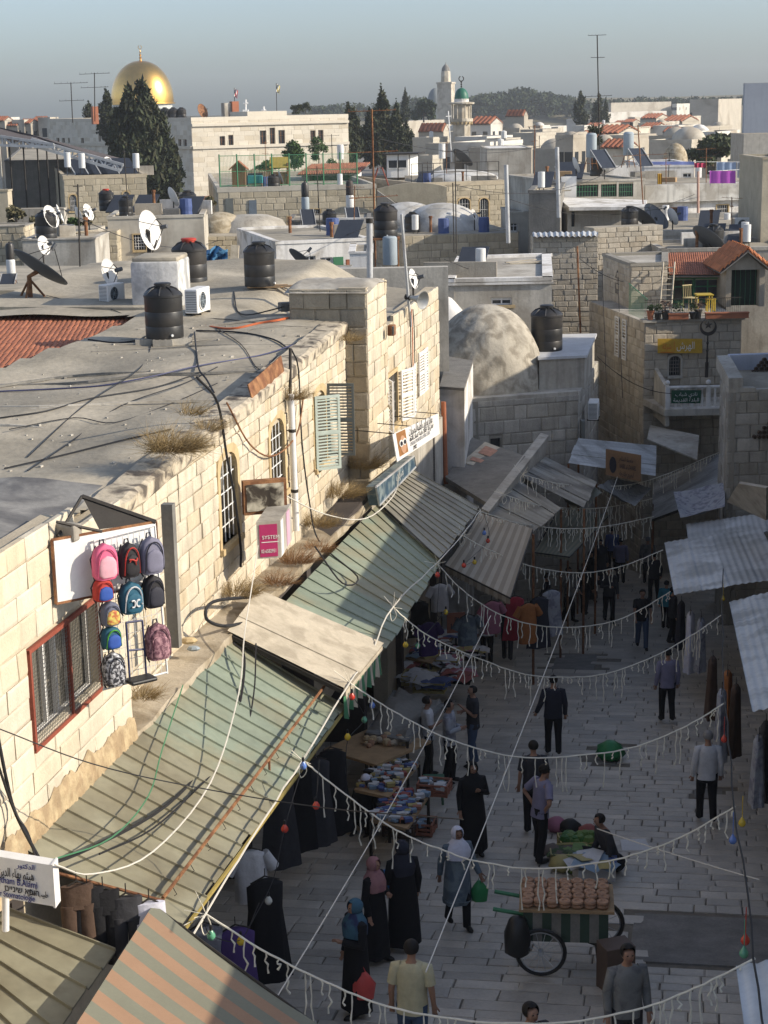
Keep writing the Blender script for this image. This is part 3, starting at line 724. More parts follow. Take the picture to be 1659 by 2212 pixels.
k=MB();k.tube([p4 + Z*-.05,p3 + Z*-.05],.05,4);k.build('roof_beam',M_DIRON,label='dark beam along the lower edge of the grey corrugated roof on the right',cat='beam')

# ---- stone terrace building at the right edge, pierced by clay pipes
M_BLUEW=mat('bluish limewash',(.42,.45,.52),.9,var=.08,streak=.15)
y0=49.0
fp=quadfp(XY(1572,900,y0),XY(1740,900,y0+.2),4.5,R(13.5))
zt=zv(1580,848,y0)
TB,vis=house('terrace_building','stone terrace building at the right edge with rows of round clay pipes in its walls',fp,zt,-4.5,M_MORTARG,M_CEM,par=0,st=(.36,.55,M_GREYST),limit=120)
k=MB()   # low walls round the terrace
A,B,D,N=vis[0];zt2=zv(1600,768,y0+4)
k.obox(A + Z*(zt),D*.42,(-N + D*.205)*4.5,Z*(zt2-zt)*.86);k.build('side_wall',M_CEML,TB)
k=MB();k.obox(A + Z*zt + N*.03,D*.8,-N*.3,Z*.12);k.obox(A + D*.82 + Z*zt + N*.0,D*4.5,-N*.25,Z*.06);k.build('coping',M_CEML,TB)
k=MB();k.obox(A + D*1.22 - N*4.0 + Z*zt,D*4.4,-N*.3,Z*(zt2-zt));k.build('back_wall',M_BLUEW,TB)
M_PIPE=mat('dark clay pipe',(.10,.07,.05),.8,var=.1)
def pipe(c,nrm,r=.065,L=.14):
    k=MB();q=Vector(nrm).to_track_quat('Z','Y').to_matrix().to_4x4();k.lathe([(r,-.02),(r,L),(r*.72,L),(r*.72,0.0),(.001,0.0)],(0,0,0),10,0,Matrix.Translation(Vector(c)) @ q);return k.build('clay_pipe',M_PIPE,TB)
for row in range(11):
    for j in range(row//1 + 1):
        u=1645 + (j - row*.5)*11.5 + (row == 0)*0;v=773 + row*6.6
        if u>1700 or u<1600: continue
        P_=atY(u,v,y0 + 4.0*.999 + .2);pipe(P_ + Vector((0,-.35,0)),(0,-1,.1))
for row in range(5):
    for j in range(6):
        u=1625 + j*10 + row*-1.0;v=905 + row*9.5
        if j<4 - row: continue
        pipe(atY(u+8,v,y0) + Vector((0,-.01,0)),(0,-1,0),.06,.1)

# ---- house with the yellow sign, terrace above, balcony below
yT=60.0
cL,cR=XY(1392,760,yT),XY(1600,760,yT+.3)
zF=zv(1450,692,yT);zbal=zv(1500,880,yT-2.2)
side=Vector((math.sin(R(-9)),math.cos(R(-9)),0))      # its left wall runs away from the street's axis
cB_=Vector((*cL,0)) + side*7.0
cRb=Vector((*cR,0)) + Vector((0,7.0,0))
fpT=[cL,cR,tuple(cRb.xy),tuple(cB_.xy)]
zz=lambda v: zv(1450,v,yT)
wx=(Vector((*XY(1446,790,yT),0)) - Vector((*cL,0))).length
M_STW=mat('warm grey limestone',(.45,.40,.32),.95,var=.16,scale=3,col2=(.34,.28,.20),isl=.15,bump=.6,bscale=20,streak=.2)
HT,vT=house('terrace_house','stone house with a yellow sign board and a potted terrace above its front wall',fpT,zF-.06,-5.5,M_MORTARG,M_CEML,par=0,st=(.30,.48,M_STW),limit=150,opens={0: [(wx,wx+.42,zz(812),zz(770))]})
win(HT,vT,0,wx,zz(812),.42,zz(770)-zz(812),kind='bars',arch=True,frame=M_CEML,depth=.15,nv=4,nh=4,barm=M_CEMD,fw=.06)
k=MB();A,B,D,N=vT[0];k.obox(A - D*.1 + N*.1 + Z*(zF-.06),D*((B-A).length+.2),-N*.45,Z*.1);k.build('terrace_edge',M_CEML,HT)
A,B,D,N=vT[3]     # white shutters on the street side wall (runs from the far end to the front corner)
Ls=(B-A).length
for s in (3.6,4.5): louvre(HT,A + D*s + N*.04 + Z*zz(795),D,.5,zz(705)-zz(795),M_WPAINT,12)
# yellow sign
ys=thing('sign','yellow painted sign board with Arabic writing on the stone wall above the balcony','sign',tuple(atY(1420,765,yT-.12)))
q0,q1,q2,q3=[atY(u,v,yT-.12) for u,v in ((1421,763),(1517,763),(1517,732),(1421,732))]
k=MB();k.slab([q0,q1,q2,q3],.05,up=Vector((0,-1,0)));SIGN_Y=k.build('board',mat('yellow sign paint',(.48,.29,.03),.6,var=.12,scale=6),ys)
SIGN_YQ=(ys,q0,q1,q2,q3)
# crescent and star on a post
cs=thing('crescent_post','black crescent and star on a tall post standing on the balcony','finial',tuple(atY(1527,812,yT-.9)))
pb,pm=atY(1526,815,yT-.9),atY(1529,722,yT-.9)
k=MB();k.tube([pb,pm],[.05,.022],8);k.tube([pb,lerp(pb,pm,.35)],.06,8)
for f in (.45,.62,.8): k.ball(lerp(pb,pm,f),.05,8)
k.build('post',M_DIRON,cs)
cc=atY(1530,707,yT-.9);rr=.29;k=MB();o_,i_=[],[]
for i in range(33):
    a=R(115) + R(310)*i/32;o_.append(cc + Vector((rr*math.cos(a),0,rr*math.sin(a))))
    i_.append(cc + Vector((0,0,.06)) + Vector((rr*.80*math.cos(a)*1.0,0,rr*.80*math.sin(a))))
vs=[]
for p,q in zip(o_,i_): vs+=[p + Vector((0,-.03,0)),q + Vector((0,-.03,0)),p + Vector((0,.03,0)),q + Vector((0,.03,0))]
fs=[]
for i in range(32):
    b_=i*4;fs+=[(b_,b_+1,b_+5,b_+4),(b_+2,b_+6,b_+7,b_+3),(b_,b_+4,b_+6,b_+2),(b_+1,b_+3,b_+7,b_+5)]
k.add(vs,fs);k.build('crescent',M_DIRON,cs)
k=MB();ss=[]
for i in range(10):
    a=math.pi/2 + math.pi*i/5;r_=.15 if i % 2 == 0 else .06;ss.append(cc + Vector((r_*math.cos(a),-.02,.08 + r_*math.sin(a))))
k.slab(ss,.04,up=Vector((0,-1,0)));k.build('star',M_DIRON,cs)

# balcony
BAL=thing('balcony','stone balcony with white balusters and a green banner below the yellow sign','balcony',tuple(atY(1440,885,yT-2.2)))
bl,br=atY(1441,884,yT-2.2),atY(1570,884,yT-2.2);zr=zv(1500,836,yT-2.2)
k=MB();k.slab([Vector((bl.x-.1,bl.y-.1,bl.z)),Vector((br.x+.5,br.y-.1,bl.z)),Vector((br.x+.5,yT+.1,bl.z)),Vector((bl.x-.5,yT+.1,bl.z))],.22);k.build('floor',M_CEML,BAL)
k=MB();k.tube([Vector((bl.x,bl.y,zr)),Vector((br.x+.4,br.y,zr))],.055,8);k.build('handrail',M_WHITE,BAL)
k=MB();k.obox(Vector((bl.x-.06,bl.y-.06,bl.z)),Vector((br.x-bl.x+.5,0,0)),Vector((0,.12,0)),Z*.07);k.build('base_rail',M_WHITE,BAL)
nb=11
for i in range(nb):
    x=bl.x + .06 + (br.x-bl.x+.2)*i/(nb-1);hh=zr-bl.z
    k=MB();k.lathe([(.035,.06),(.05,.1),(.032,.2),(.055,.34),(.04,hh*.62),(.03,hh*.8),(.045,hh-.03)],(x,bl.y,bl.z),8);k.build('baluster',M_WHITE,BAL,smooth=.7)
for u in (1441,1529):
    p=atY(u,884,yT-2.2);k=MB();k.box((p.x,p.y,bl.z + (zr-bl.z)*.53),(.14,.14,(zr-bl.z)*1.06));k.ball((p.x,p.y,zr+.16),.09,10);k.build('newel_post',M_WHITE,BAL,smooth=.6)
k=MB();k.slab([Vector((bl.x+.12,bl.y-.08,zr-.08)),Vector((bl.x+1.15,bl.y-.08,zr-.1)),Vector((bl.x+1.12,bl.y-.09,bl.z+.2)),Vector((bl.x+.12,bl.y-.09,bl.z+.22))],.012,up=Vector((0,-1,0)))
bn=thing('banner','dark green banner with white Arabic lines tied to the balcony balusters','banner',(bl.x+.1,bl.y-.09,bl.z+.2));k.build('cloth',mat('dark green cloth',(.015,.07,.04),.85,var=.12),bn);BANNER=(bn,bl,zr)
# stepped side parapet, going up to the wall
ap,bp=Vector((bl.x-.05,bl.y,0)),Vector((vT[0][0].x + .35,yT-.05,0))
k=MB();n=6
zs0,zs1=zr+.02,zv(1402,795,yT)
for i in range(n):
    p,q=lerp(ap,bp,i/n),lerp(ap,bp,(i+1)/n);za,zb_=zs0 + (zs1-zs0)*(i/n)**1.3,zs0 + (zs1-zs0)*((i+1)/n)**1.3
    w_=Vector((.14,.05,0));k.add([p + Z*(bl.z-.6),q + Z*(bl.z-.6),q + Z*zb_,p + Z*za,p + w_ + Z*(bl.z-.6),q + w_ + Z*(bl.z-.6),q + w_ + Z*zb_,p + w_ + Z*za],[(3,2,1,0),(4,5,6,7),(2,3,7,6),(0,1,5,4),(1,2,6,5),(3,0,4,7)])
k.build('stair_parapet',M_CEML,BAL)
# upper terrace: railing, pots
RL=thing('terrace_railing','thin green iron railing round the potted terrace','railing',(vT[0][0].x,yT,zF))
A,B,D,N=vT[0];zr1,zr0=zv(1450,648,yT),zF+.1
k=MB();k.tube([A + N*-.1 + Z*zr1,B + N*-.1 + Z*zr1],.014,5);k.tube([A + N*-.1 + Z*zr0,B + N*-.1 + Z*zr0],.012,5);k.build('rail',M_DIRON,RL)
LT=(B-A).length
for i in range(52): q=A + D*(LT*(i+.5)/52) - N*.1;tube_part('railing_bar',[q + Z*zr0,q + Z*zr1],.006,M_DIRON,RL,4)
M_GRN=mat('green iron paint',(.06,.20,.10),.6,var=.1)
k=MB();A3,B3=vT[3][1],vT[3][0];D3=(B3-A3).normalized()
for i in range(18): q=A3 + D3*(.1+i*.12) + Vector((.08,0,0));k.tube([q + Z*(zF),q + Z*(zF+.75+.02*i)],.009,4)
k.tube([A3 + Vector((.08,0,0)) + Z*(zF+.75),A3 + D3*2.2 + Vector((.08,0,0)) + Z*(zF+1.1)],.016,5);k.build('side_fence',M_GRN,RL)
M_POT=mat('terracotta pot',(.34,.13,.07),.85,var=.15)
M_LEAF=mat('pot plant leaves',(.055,.085,.03),.7,var=.2,isl=.3)
def leaves(mb,c,r,n,size,flat=1.0):
    for i in range(n):
        d=Vector((rng.gauss(0,1),rng.gauss(0,1),rng.gauss(0,1)*flat)).normalized()*r*rng.random()**.4
        p=Vector(c) + d;a=Vector((rng.uniform(-1,1),rng.uniform(-1,1),rng.uniform(-.6,.6))).normalized();b=a.orthogonal().normalized();b=(b*rng.uniform(.5,1) + a.cross(b)*rng.uniform(-.6,.6)).normalized()
        s=size*rng.uniform(.6,1.3);mb.add([p - a*s,p + b*s*.5,p + a*s,p - b*s*.5],[(0,1,2,3)])
pots=[(1405,'round terracotta pot at the left corner of the terrace',0),(1421,'dark pot with a low green plant',1),(1437,'tall dark pot with a bushy reddish plant',2),(1465,'long terracotta trough with green plants',3),(1497,'small dark pot between the two troughs',1),(1508,'pot with a spreading plant right of the small dark pot',2),(1570,'long empty terracotta trough at the right of the terrace',4)]
for u,lab,kd in pots:
    p=atY(u,690,yT-.02);p.z=zF+.04;tp=thing('flower_pot',lab,'flower pot',tuple(p),'pots on the terrace edge');k=MB()
    if kd in (3,4):
        L=.7 if kd == 3 else 1.5
        k.obox(p + Vector((-L/2,-.1,0)),Vector((L,0,0)),Vector((0,.2,0)),Z*.2);k.obox(p + Vector((-L/2-.02,-.12,.17)),Vector((L+.04,0,0)),Vector((0,.24,0)),Z*.04);k.build('pot',M_POT,tp)
    else:
        hh=.32 if kd != 1 else .24;k.lathe([(.09,0),(.13,hh*.85),(.15,hh*.86),(.15,hh),(.12,hh)],p,10);k.build('pot',M_POT if kd == 0 else M_BLACK,tp,smooth=.5)
    if kd in (1,2,3,0):
        k=MB();r_={0: .12,1: .15,2: .25,3: .22}[kd]
        leaves(k,p + Z*(.36 + r_*.4),r_,90,.055,.8);k.build('foliage',M_LEAF if kd != 2 else mat('reddish leaves',(.10,.06,.04),.7,var=.2,isl=.3),tp,kind=None)
# house behind the terrace: flat block on the left with a ladder, tiled part with green windows, gabled porch
yH=64.0
fpL=[XY(1362,620,yH),XY(1441,620,yH+.2),XY(1441,560,yH+5),XY(1303,560,yH+4.6)]
zL=zv(1400,575,yH)
HL,vL=house('terrace_house','small flat-roofed stone block with a wooden ladder leaning beside the tiled terrace house',fpL,zL,zF-.5,M_MORTARG,M_CEML,par=.12,st=(.24,.45,M_STW),limit=60)
k=MB();k.prism([XY(1303,560,yH+4.6),XY(1362,620,yH),(XY(1362,620,yH)[0]+.4,yH+.5),(XY(1303,560,yH+4.6)[0]+.4,yH+4.8)],-6,zL-.02);k.build('street_wall',M_CEML,HL)
A,B,D,N=vL[3]
for s,zz1,zz0 in ((2.2,zv(1340,600,yH+2),zv(1340,635,yH+2)),):
    k=MB();k.slab([A + D*s + N*.02 + Z*zz0,A + D*(s+.6) + N*.02 + Z*zz0,A + D*(s+.6) + N*.02 + Z*zz1,A + D*(s+.3) + N*.02 + Z*(zz1+.3),A + D*s + N*.02 + Z*zz1],.02,up=N);k.build('window',M_GLASS,HL)
lad=thing('ladder','weathered wooden ladder leaning against the sunlit block on the terrace','ladder',tuple(atY(1437,672,yH-1.0)))
la,lb=atY(1425,675,yH-1.1),atY(1433,572,yH-.1)
la.z=zF;k=MB()
for dx in (0,.42): k.tube([la + Vector((dx,0,0)),lb + Vector((dx,0,.1))],.03,5)
k.build('rails',M_BOARD,lad)
for i in range(8):
    q=lerp(la,lb,(i+.7)/8.2);tube_part('rung',[q,q + Vector((.42,0,0))],.02,M_BOARD,lad,5)
fpM=[XY(1442,620,yH+1.2),XY(1570,620,yH+1.2),XY(1570,600,yH+6),XY(1442,600,yH+6)]
zM=zv(1500,596,yH+1.2)
ow=[(.22,1.0,zv(1500,648,yH+1.2),zv(1500,603,yH+1.2)),(1.02,2.05,zv(1500,648,yH+1.2),zv(1500,603,yH+1.2))]
HM,vM=house('terrace_house','terrace house with red tiled roof and green-framed windows behind the potted terrace',fpM,zM,zF-.5,M_STW,M_CEML,par=0,opens={0: ow})
for o in ow: win(HM,vM,0,o[0],o[2],o[1]-o[0],o[3]-o[2],kind='sash',frame=M_GRN,depth=.12,barm=M_GRN,fw=.05)
def tiled(parent,cor,rows,cols,m=M_TILE,name='roof_tile',th=.03,limit=300,keep=None):
    """barrel tiles on a slope: cor = top-left, top-right, bottom-right, bottom-left"""
    a,b,c,d=[Vector(p) for p in cor];nrm=(b-a).cross(d-a).normalized();o0=ORG[parent.name]
    if nrm.z<0: nrm=-nrm
    k=MB();dn_=.04 if not keep else .35;k.slab([a - nrm*dn_,b - nrm*dn_,c - nrm*dn_,d - nrm*dn_],.04);k.build('roof_deck',M_CEMD,parent)
    # unit tile: along x width, y down the slope, z up
    key=('tile',m.name)
    if key not in STM:
        vs=[];S=5
        for y_,w_,l_ in ((-.58,.80,.25),(.5,1.0,.0)):
            for i in range(S+1): an=math.pi*i/S;vs.append((-w_*.5*math.cos(an),y_,w_*.5*math.sin(an)*.72 + l_))
        fs=[(i,i+1,S+2+i,S+1+i) for i in range(S)];n_=len(vs);vs2=[(x*.8,y,z*.7 - .02) for x,y,z in vs]
        fs+=[(S+1+i,S+2+i,S+2+i+n_,S+1+i+n_) for i in range(S)]
        me=bpy.data.meshes.new(name);me.from_pydata(vs + vs2,[],fs);me.materials.append(m);me.update();STM[key]=me
    items=[]
    for r_ in range(rows):
        for c_ in range(cols):
            f,g=(c_+.5)/cols,(r_+.5)/rows;p=lerp(lerp(a,b,f),lerp(d,c,f),g)
            w_=(lerp(a,d,g) - lerp(b,c,g)).length/cols;l_=(lerp(d,c,f) - lerp(a,b,f)).length/rows
            x=(lerp(b,c,g) - lerp(a,d,g)).normalized();y=(lerp(d,c,f) - lerp(a,b,f)).normalized();z=x.cross(y);z=z if z.z>0 else -z
            items.append((p,x*w_*.98,y*l_*1.0,z*w_*.9))
    if keep: items=[q for q in items if keep(q[0])]
    items.sort(key=lambda q: (q[0]-CAM).length)
    for (p,x,y,z) in items[:limit]:
        ob=bpy.data.objects.new(name,STM[key]);COL.objects.link(ob);ob.parent=parent;jz=rng.uniform(-.006,.006)
        q=p - o0 + nrm*jz;ob.matrix_local=Matrix(((x.x,y.x,z.x,q.x),(x.y,y.y,z.y,q.y),(x.z,y.z,z.z,q.z),(0,0,0,1)))
    if items[limit:]:
        k=MB();tv=[v.co.copy() for v in STM[key].vertices];tf=[tuple(f.vertices) for f in STM[key].polygons]
        for (p,x,y,z) in items[limit:]: k.add([p + x*v.x + y*v.y + z*v.z for v in tv],tf)
        k.build('tiles',m,parent,kind='stuff',smooth=.8)
ra,rb_,rc,rd=atY(1440,548,yH+4.5),atY(1562,546,yH+4.5),atY(1572,594,yH+.7),atY(1445,594,yH+.7)
tiled(HM,[ra,rb_,rc,rd],9,26,limit=120)
# gabled porch with the dark door
yP=yH-.4
PO=thing('porch','gabled porch with orange tiles and a dark green door beside the tiled roof','porch',tuple(atY(1610,670,yP)))
k=MB();dz0,dz1=zF,zv(1600,583,yP)
xl,xr=atY(1568,620,yP).x,atY(1652,620,yP).x
k.obox(Vector((xl,yP,dz0)),Vector((.2,0,0)),Vector((0,3,0)),Z*(dz1-dz0));k.obox(Vector((xr-.2,yP,dz0)),Vector((.2,0,0)),Vector((0,3,0)),Z*(dz1-dz0))
zg=zv(1612,545,yP);k.add([(xl,yP+.02,dz1),(xr,yP+.02,dz1),((xl+xr)/2,yP+.02,zg)],[(0,1,2)]);k.build('wall',M_STW,PO)
k=MB();k.box(((xl+xr)/2,yP+.5,(dz0+dz1)/2),(xr-xl-.4,.05,dz1-dz0));dr=k.build('door',mat('dark green door',(.02,.035,.025),.6),PO)
k=MB()
for i in range(6): k.tube([(xl+.25+i*(xr-xl-.5)/5,yP+.46,dz0),(xl+.25+i*(xr-xl-.5)/5,yP+.46,dz1)],.012,4)
k.build('door_bars',M_GRN,dr)
xm=(xl+xr)/2;M_TILEO=mat('orange tile',(.47,.17,.07),.8,var=.12,scale=5,isl=.2)
tiled(PO,[Vector((xm,yP+3,zg+.12)),Vector((xm,yP-.3,zg+.12)),Vector((xl-.3,yP-.3,dz1-.05)),Vector((xl-.3,yP+3,dz1-.05))],6,12,M_TILEO,limit=80)
tiled(PO,[Vector((xm,yP-.3,zg+.12)),Vector((xm,yP+3,zg+.12)),Vector((xr+.3,yP+3,dz1-.05)),Vector((xr+.3,yP-.3,dz1-.05))],6,12,M_TILEO,limit=80)
# terrace furniture
def chair(name,lab,p,m,rz=0.0):
    t=thing(name,lab,'chair',tuple(p),'yellow chairs on the terrace');c,s=math.cos(rz),math.sin(rz)
    tr=lambda x,y,z: Vector(p) + Vector((x*c - y*s,x*s + y*c,z))
    k=MB();k.obox(tr(-.2,-.2,.42),tr(.2,-.2,.42)-tr(-.2,-.2,.42),tr(-.2,.2,.42)-tr(-.2,-.2,.42),Z*.04);k.build('seat',m,t)
    for x in (-.18,.18):
        for y in (-.18,.18): tube_part('leg',[tr(x,y,0),tr(x,y,.42)],.018,m,t,5)
    k=MB()
    for i in range(5): k.tube([tr(-.16+.08*i,.2,.46),tr(-.16+.08*i,.24,.86)],.014,4)
    k.tube([tr(-.2,.24,.88),tr(.2,.24,.88)],.025,5);k.build('backrest',m,t)
M_YEL=mat('yellow plastic',(.50,.36,.04),.5,var=.05)
pc=atY(1491,650,yT+3);pc.z=zF;chair('garden_chair','yellow garden chair standing before the green windows',pc,mat('pale yellow wood',(.50,.42,.22),.6),.4)
for u,lab in ((1520,'yellow plastic table on the potted terrace'),(1535,'yellow plastic stool right of the terrace table')):
    p=atY(u,655,yT+2.4);p.z=zF;t=thing('garden_table',lab,'table',tuple(p));k=MB();h_=.62 if u == 1520 else .45;w_=.62 if u == 1520 else .34
    k.bbox(p + Z*h_,(w_,w_,.05),.015);k.build('tabletop',M_YEL,t)
    for x in (-1,1):
        for y in (-1,1): tube_part('leg',[p + Vector((x*w_*.4,y*w_*.4,0)),p + Vector((x*w_*.4,y*w_*.4,h_))],.022,M_YEL,t,5)

# ================================================================== dome house on the left of the far street
yD=52.0
zD=zv(1100,862,yD)
fpD=[XY(1018,900,yD-.4),XY(1249,900,yD+.6),XY(1290,900,yD+7.5),XY(960,900,yD+7.0)]
HD,vD=house('dome_house','grey stone house with a big plastered dome beside the far street',fpD,zD,-5.5,M_MORTARG,M_CEML,par=0,st=(.40,.55,M_GREYST),limit=140,opens={0: [(.62,.95,zv(1060,968,yD),zv(1060,945,yD))]})
win(HD,vD,0,.62,zv(1060,968,yD),.33,.33,kind='none',frame=None,depth=.1,sill=False)
M_DOME=mat('rough plastered dome',(.45,.41,.335),.95,var=.16,scale=2.5,col2=(.27,.24,.19),mix=.4,mscale=2.2,bump=1.0,bscale=6,streak=.2)
dc=atY(1050,850,yD+2.6);dc.z=zD - .15;rD=atY(1174,845,yD+2.6).x - dc.x
dome(HD,dc,rD*1.03,zv(1060,657,yD+2.6) - dc.z,M_DOME,64,prof_pow=.95,rip=.018)
k=MB();fq=[XY(1165,800,yD+1.6),XY(1262,800,yD+1.9),XY(1284,760,yD+7),XY(1150,760,yD+7)]
zq=zv(1200,748,yD+4.5);k.prism(fq,zD-.05,zq);k.build('upper_block',M_CEML,HD)
k=MB();vs=[Vector((fq[0][0]-.05,fq[0][1]-.08,zq)),Vector((fq[1][0]+.08,fq[1][1]-.08,zq)),Vector((fq[2][0]+.08,fq[2][1],zq)),Vector((fq[3][0],fq[3][1],zq))]
k.slab([v + Z*.07 for v in vs],.08);k.build('upper_roof',mat('bluish limewash roof',(.48,.49,.50),.9,var=.12,streak=.1),HD)
# parapet foot of the dome, plants
k=MB();k.obox(Vector((*fpD[0],zD)),Vector((fpD[1][0]-fpD[0][0],fpD[1][1]-fpD[0][1],0)),Vector((0,.35,0)),Z*.10);k.build('edge_coping',M_CEML,HD)
TANK_P=Vector((atY(1181,750,yD+3.2).x,yD+3.2,zq+.07))
# lower side wall between the facade end and the dome
k=MB();wl_=[XY(950,900,47.2),XY(1003,850,46.8),XY(1022,820,52),XY(968,780,53)]
SWt=thing('side_wall','sunlit plastered side wall with a flat top between the long facade and the dome house','wall',(wl_[1][0],wl_[1][1],-4))
k.prism(wl_,-4.5,zv(990,830,48));k.build('wall',M_WHITE,SWt)
k=MB();k.prism([(p[0],p[1]) for p in wl_],zv(990,830,48)+.003,zv(990,830,48)+.08);k.build('top',M_CEMD,SWt)
# red drain pipe at the end of the facade
dp=thing('drain_pipe','red-brown drain pipe at the far end of the cream facade','pipe',tuple(atY(960,1040,46.2)))
tube_part('pipe',[atY(958,868,46.2),atY(963,1045,46.2)],.07,mat('red clay pipe',(.33,.12,.06),.7,var=.2),dp,10)
# cement house with the rimmed roof beyond
yC=58.0
zC=zv(1080,608,yC)
a,b=XY(962,640,yC),XY(1192,640,yC)
fpC=[a,b,XY(1188,548,yC+9.5),XY(990,560,yC+9.0)]
HC,vC=house('cement_house','pale cement house with a raised white roof rim and one small window behind the dome',fpC,zC,-5,M_CEML,M_CEML,par=.12,pth=.3,parm=M_WHITE,opens={0: [(1.55,2.25,zv(1080,659,yC),zv(1080,642,yC))]})
win(HC,vC,0,1.55,zv(1080,659,yC),.7,zv(1080,642,yC)-zv(1080,659,yC),kind='sash',frame=None,depth=.12,barm=M_WPAINT)
k=MB();k.obox(Vector((a[0]-.05,a[1]-.08,zC-.1)),Vector((b[0]-a[0]+.1,b[1]-a[1],0)),Vector((0,.3,0)),Z*.07);k.build('eave_lip',M_WHITE,HC)
# plastered buttress, curved, between
k=MB();pb_=atY(975,690,55)
k.lathe([(1.0,-2.5),(.8,-.6),(.55,.1),(.2,.5),(.02,.6)],(pb_.x-.1,56.5,pb_.z),14,ripple=lambda a,z: .12*math.sin(a*5));k.build('plaster_buttress',M_WHITE,HC,smooth=1)
# ================================================================== roof things (built once in local space, then copied)
M_TANKW=mat('white tank jacket',(.66,.66,.64),.45,var=.06,streak=.12)
M_TANKG=mat('bluish grey tank',(.33,.38,.41),.5,var=.08,streak=.12)
M_PANEL=mat('solar collector',(.035,.04,.05),.25,var=.1,spec=.6)
M_DISHW=mat('white dish',(.70,.68,.64),.55,var=.05,streak=.1)
M_DISHG=mat('grey dish',(.10,.105,.11),.6,var=.1)
M_REDLID=mat('red plastic lid',(.45,.05,.03),.5)
def done(proto,used=set()):
    return proto
PROTO={}
def proto(key,fn):
    if key not in PROTO: PROTO[key]=[fn(),False]
    return PROTO[key]
def put(key,fn,label,loc,rz=0.0,scale=1.0,group=None):
    pr=proto(key,fn)
    if not pr[1]: o=pr[0];pr[1]=True
    else: o=copy_tree(pr[0])
    o.location=loc;o.rotation_euler=(0,0,rz);o.scale=(scale,)*3;o['label']=label
    if group: o['group']=group
    return o
def mk_tank(lidm=None,m=None):
    m=m or M_BLACK
    def f():
        t=thing('water_tank','','water tank');k=MB();r=.5
        pr=[(.49,0),(.5,.03),(.5,.3),(.492,.32),(.5,.34),(.5,.68),(.492,.7),(.5,.72),(.5,1.06),(.515,1.08),(.515,1.13),(.47,1.19),(.34,1.28),(.19,1.33)]
        k.lathe(pr,(0,0,0),28)
        for i in range(8):
            a=i*math.pi/4 + .2;c,s_=math.cos(a),math.sin(a);k.tube([(c*.50,s_*.50,1.14),(c*.36,s_*.36,1.285),(c*.2,s_*.2,1.34)],.022,4)
        k.build('body',m,t,smooth=.6)
        k=MB();k.lathe([(.2,1.32),(.2,1.37),(.225,1.375),(.225,1.42),(.19,1.44),(.001,1.445)],(0,0,0),20);k.build('lid',lidm or m,t,smooth=.6)
        k=MB();k.tube([(.0,-.49,.1),(.0,-.55,.1)],.035,8);k.build('outlet',M_TANKW,t)
        return t
    return f
def mk_dish(m,post=1.0,mm=None,dia=1.0):
    """offset dish of 1 m looking along local -Y, tilted up"""
    def f():
        t=thing('satellite_dish','','satellite dish');k=MB();n=26;q=Matrix.Translation((0,-.06,post)) @ Matrix.Rotation(R(62),4,'X')
        pr=[(.001,-.10)] + [(.5*i/8,-.10 + .10*(i/8)**2) for i in range(1,9)] + [(.505,.006),(.5,-.008)] + [(.5*i/8,-.115 + .10*(i/8)**2) for i in range(7,0,-1)] + [(.001,-.115)]
        k.lathe(pr,(0,0,0),n,0,q);k.build('reflector',m,t,smooth=.7)
        k=MB();f0=q @ Vector((0,0,.48));
        for a in (R(-90),R(30),R(150)):
            k.tube([q @ Vector((.48*math.cos(a),.48*math.sin(a),0)),f0],.009,4)
        k.build('feed_arm',M_DIRON,t)
        k=MB();k.tube([f0 - (q.to_3x3() @ Vector((0,0,.06))),f0 + (q.to_3x3() @ Vector((0,0,.06)))],.035,8);k.build('feed_horn',mm or M_DISHG,t)
        k=MB();k.tube([(0,.06,0),(0,.06,post)],.028,8);k.tube([(0,.06,post-.1),q @ Vector((0,0,-.11))],.04,6)
        for a in (0.3,2.4,4.5): k.tube([(.3*math.cos(a),.06+.3*math.sin(a),0),(0,.06,min(.45,post*.6))],.014,5)
        k.build('mast',M_DIRON,t);return t
    return f
def mk_ac():
    t=thing('ac_unit','','air conditioner');k=MB();k.bbox((0,0,.32),(.84,.32,.56),.025);body=k.build('casing',M_WPAINT,t)
    k=MB();k.lathe([(.22,0),(.225,.02),(.2,.02),(.2,-.0)],(0,0,0),22,0,Matrix.Translation((-.12,-.165,.32)) @ Matrix.Rotation(R(90),4,'X'));k.build('fan_ring',M_WPAINT,body)
    k=MB();k.lathe([(.001,.004),(.2,.004)],(0,0,0),20,0,Matrix.Translation((-.12,-.163,.32)) @ Matrix.Rotation(R(90),4,'X'));k.build('fan_opening',M_DISHG,body)
    k=MB()
    for i in range(6): a=i*math.pi/3;k.tube([(-.12,-.18,.32),(-.12 + .2*math.cos(a),-.18,.32 + .2*math.sin(a))],.006,4)
    for r_ in (.06,.12,.17): k.tube([(-.12 + r_*math.cos(i*math.pi/8),-.18,.32 + r_*math.sin(i*math.pi/8)) for i in range(17)],.005,4)
    k.build('fan_guard',M_TANKG,body)
    k=MB()
    for i in range(12): k.box((-.424,0,.1 + i*.04),(.008,.26,.014))
    for i in range(12): k.box((.424,0,.1 + i*.04),(.008,.26,.014))
    k.build('side_grille',M_DISHG,body)
    k=MB();k.box((-.3,0,.02),(.05,.38,.04));k.box((.3,0,.02),(.05,.38,.04));k.build('feet',M_DIRON,t);return t
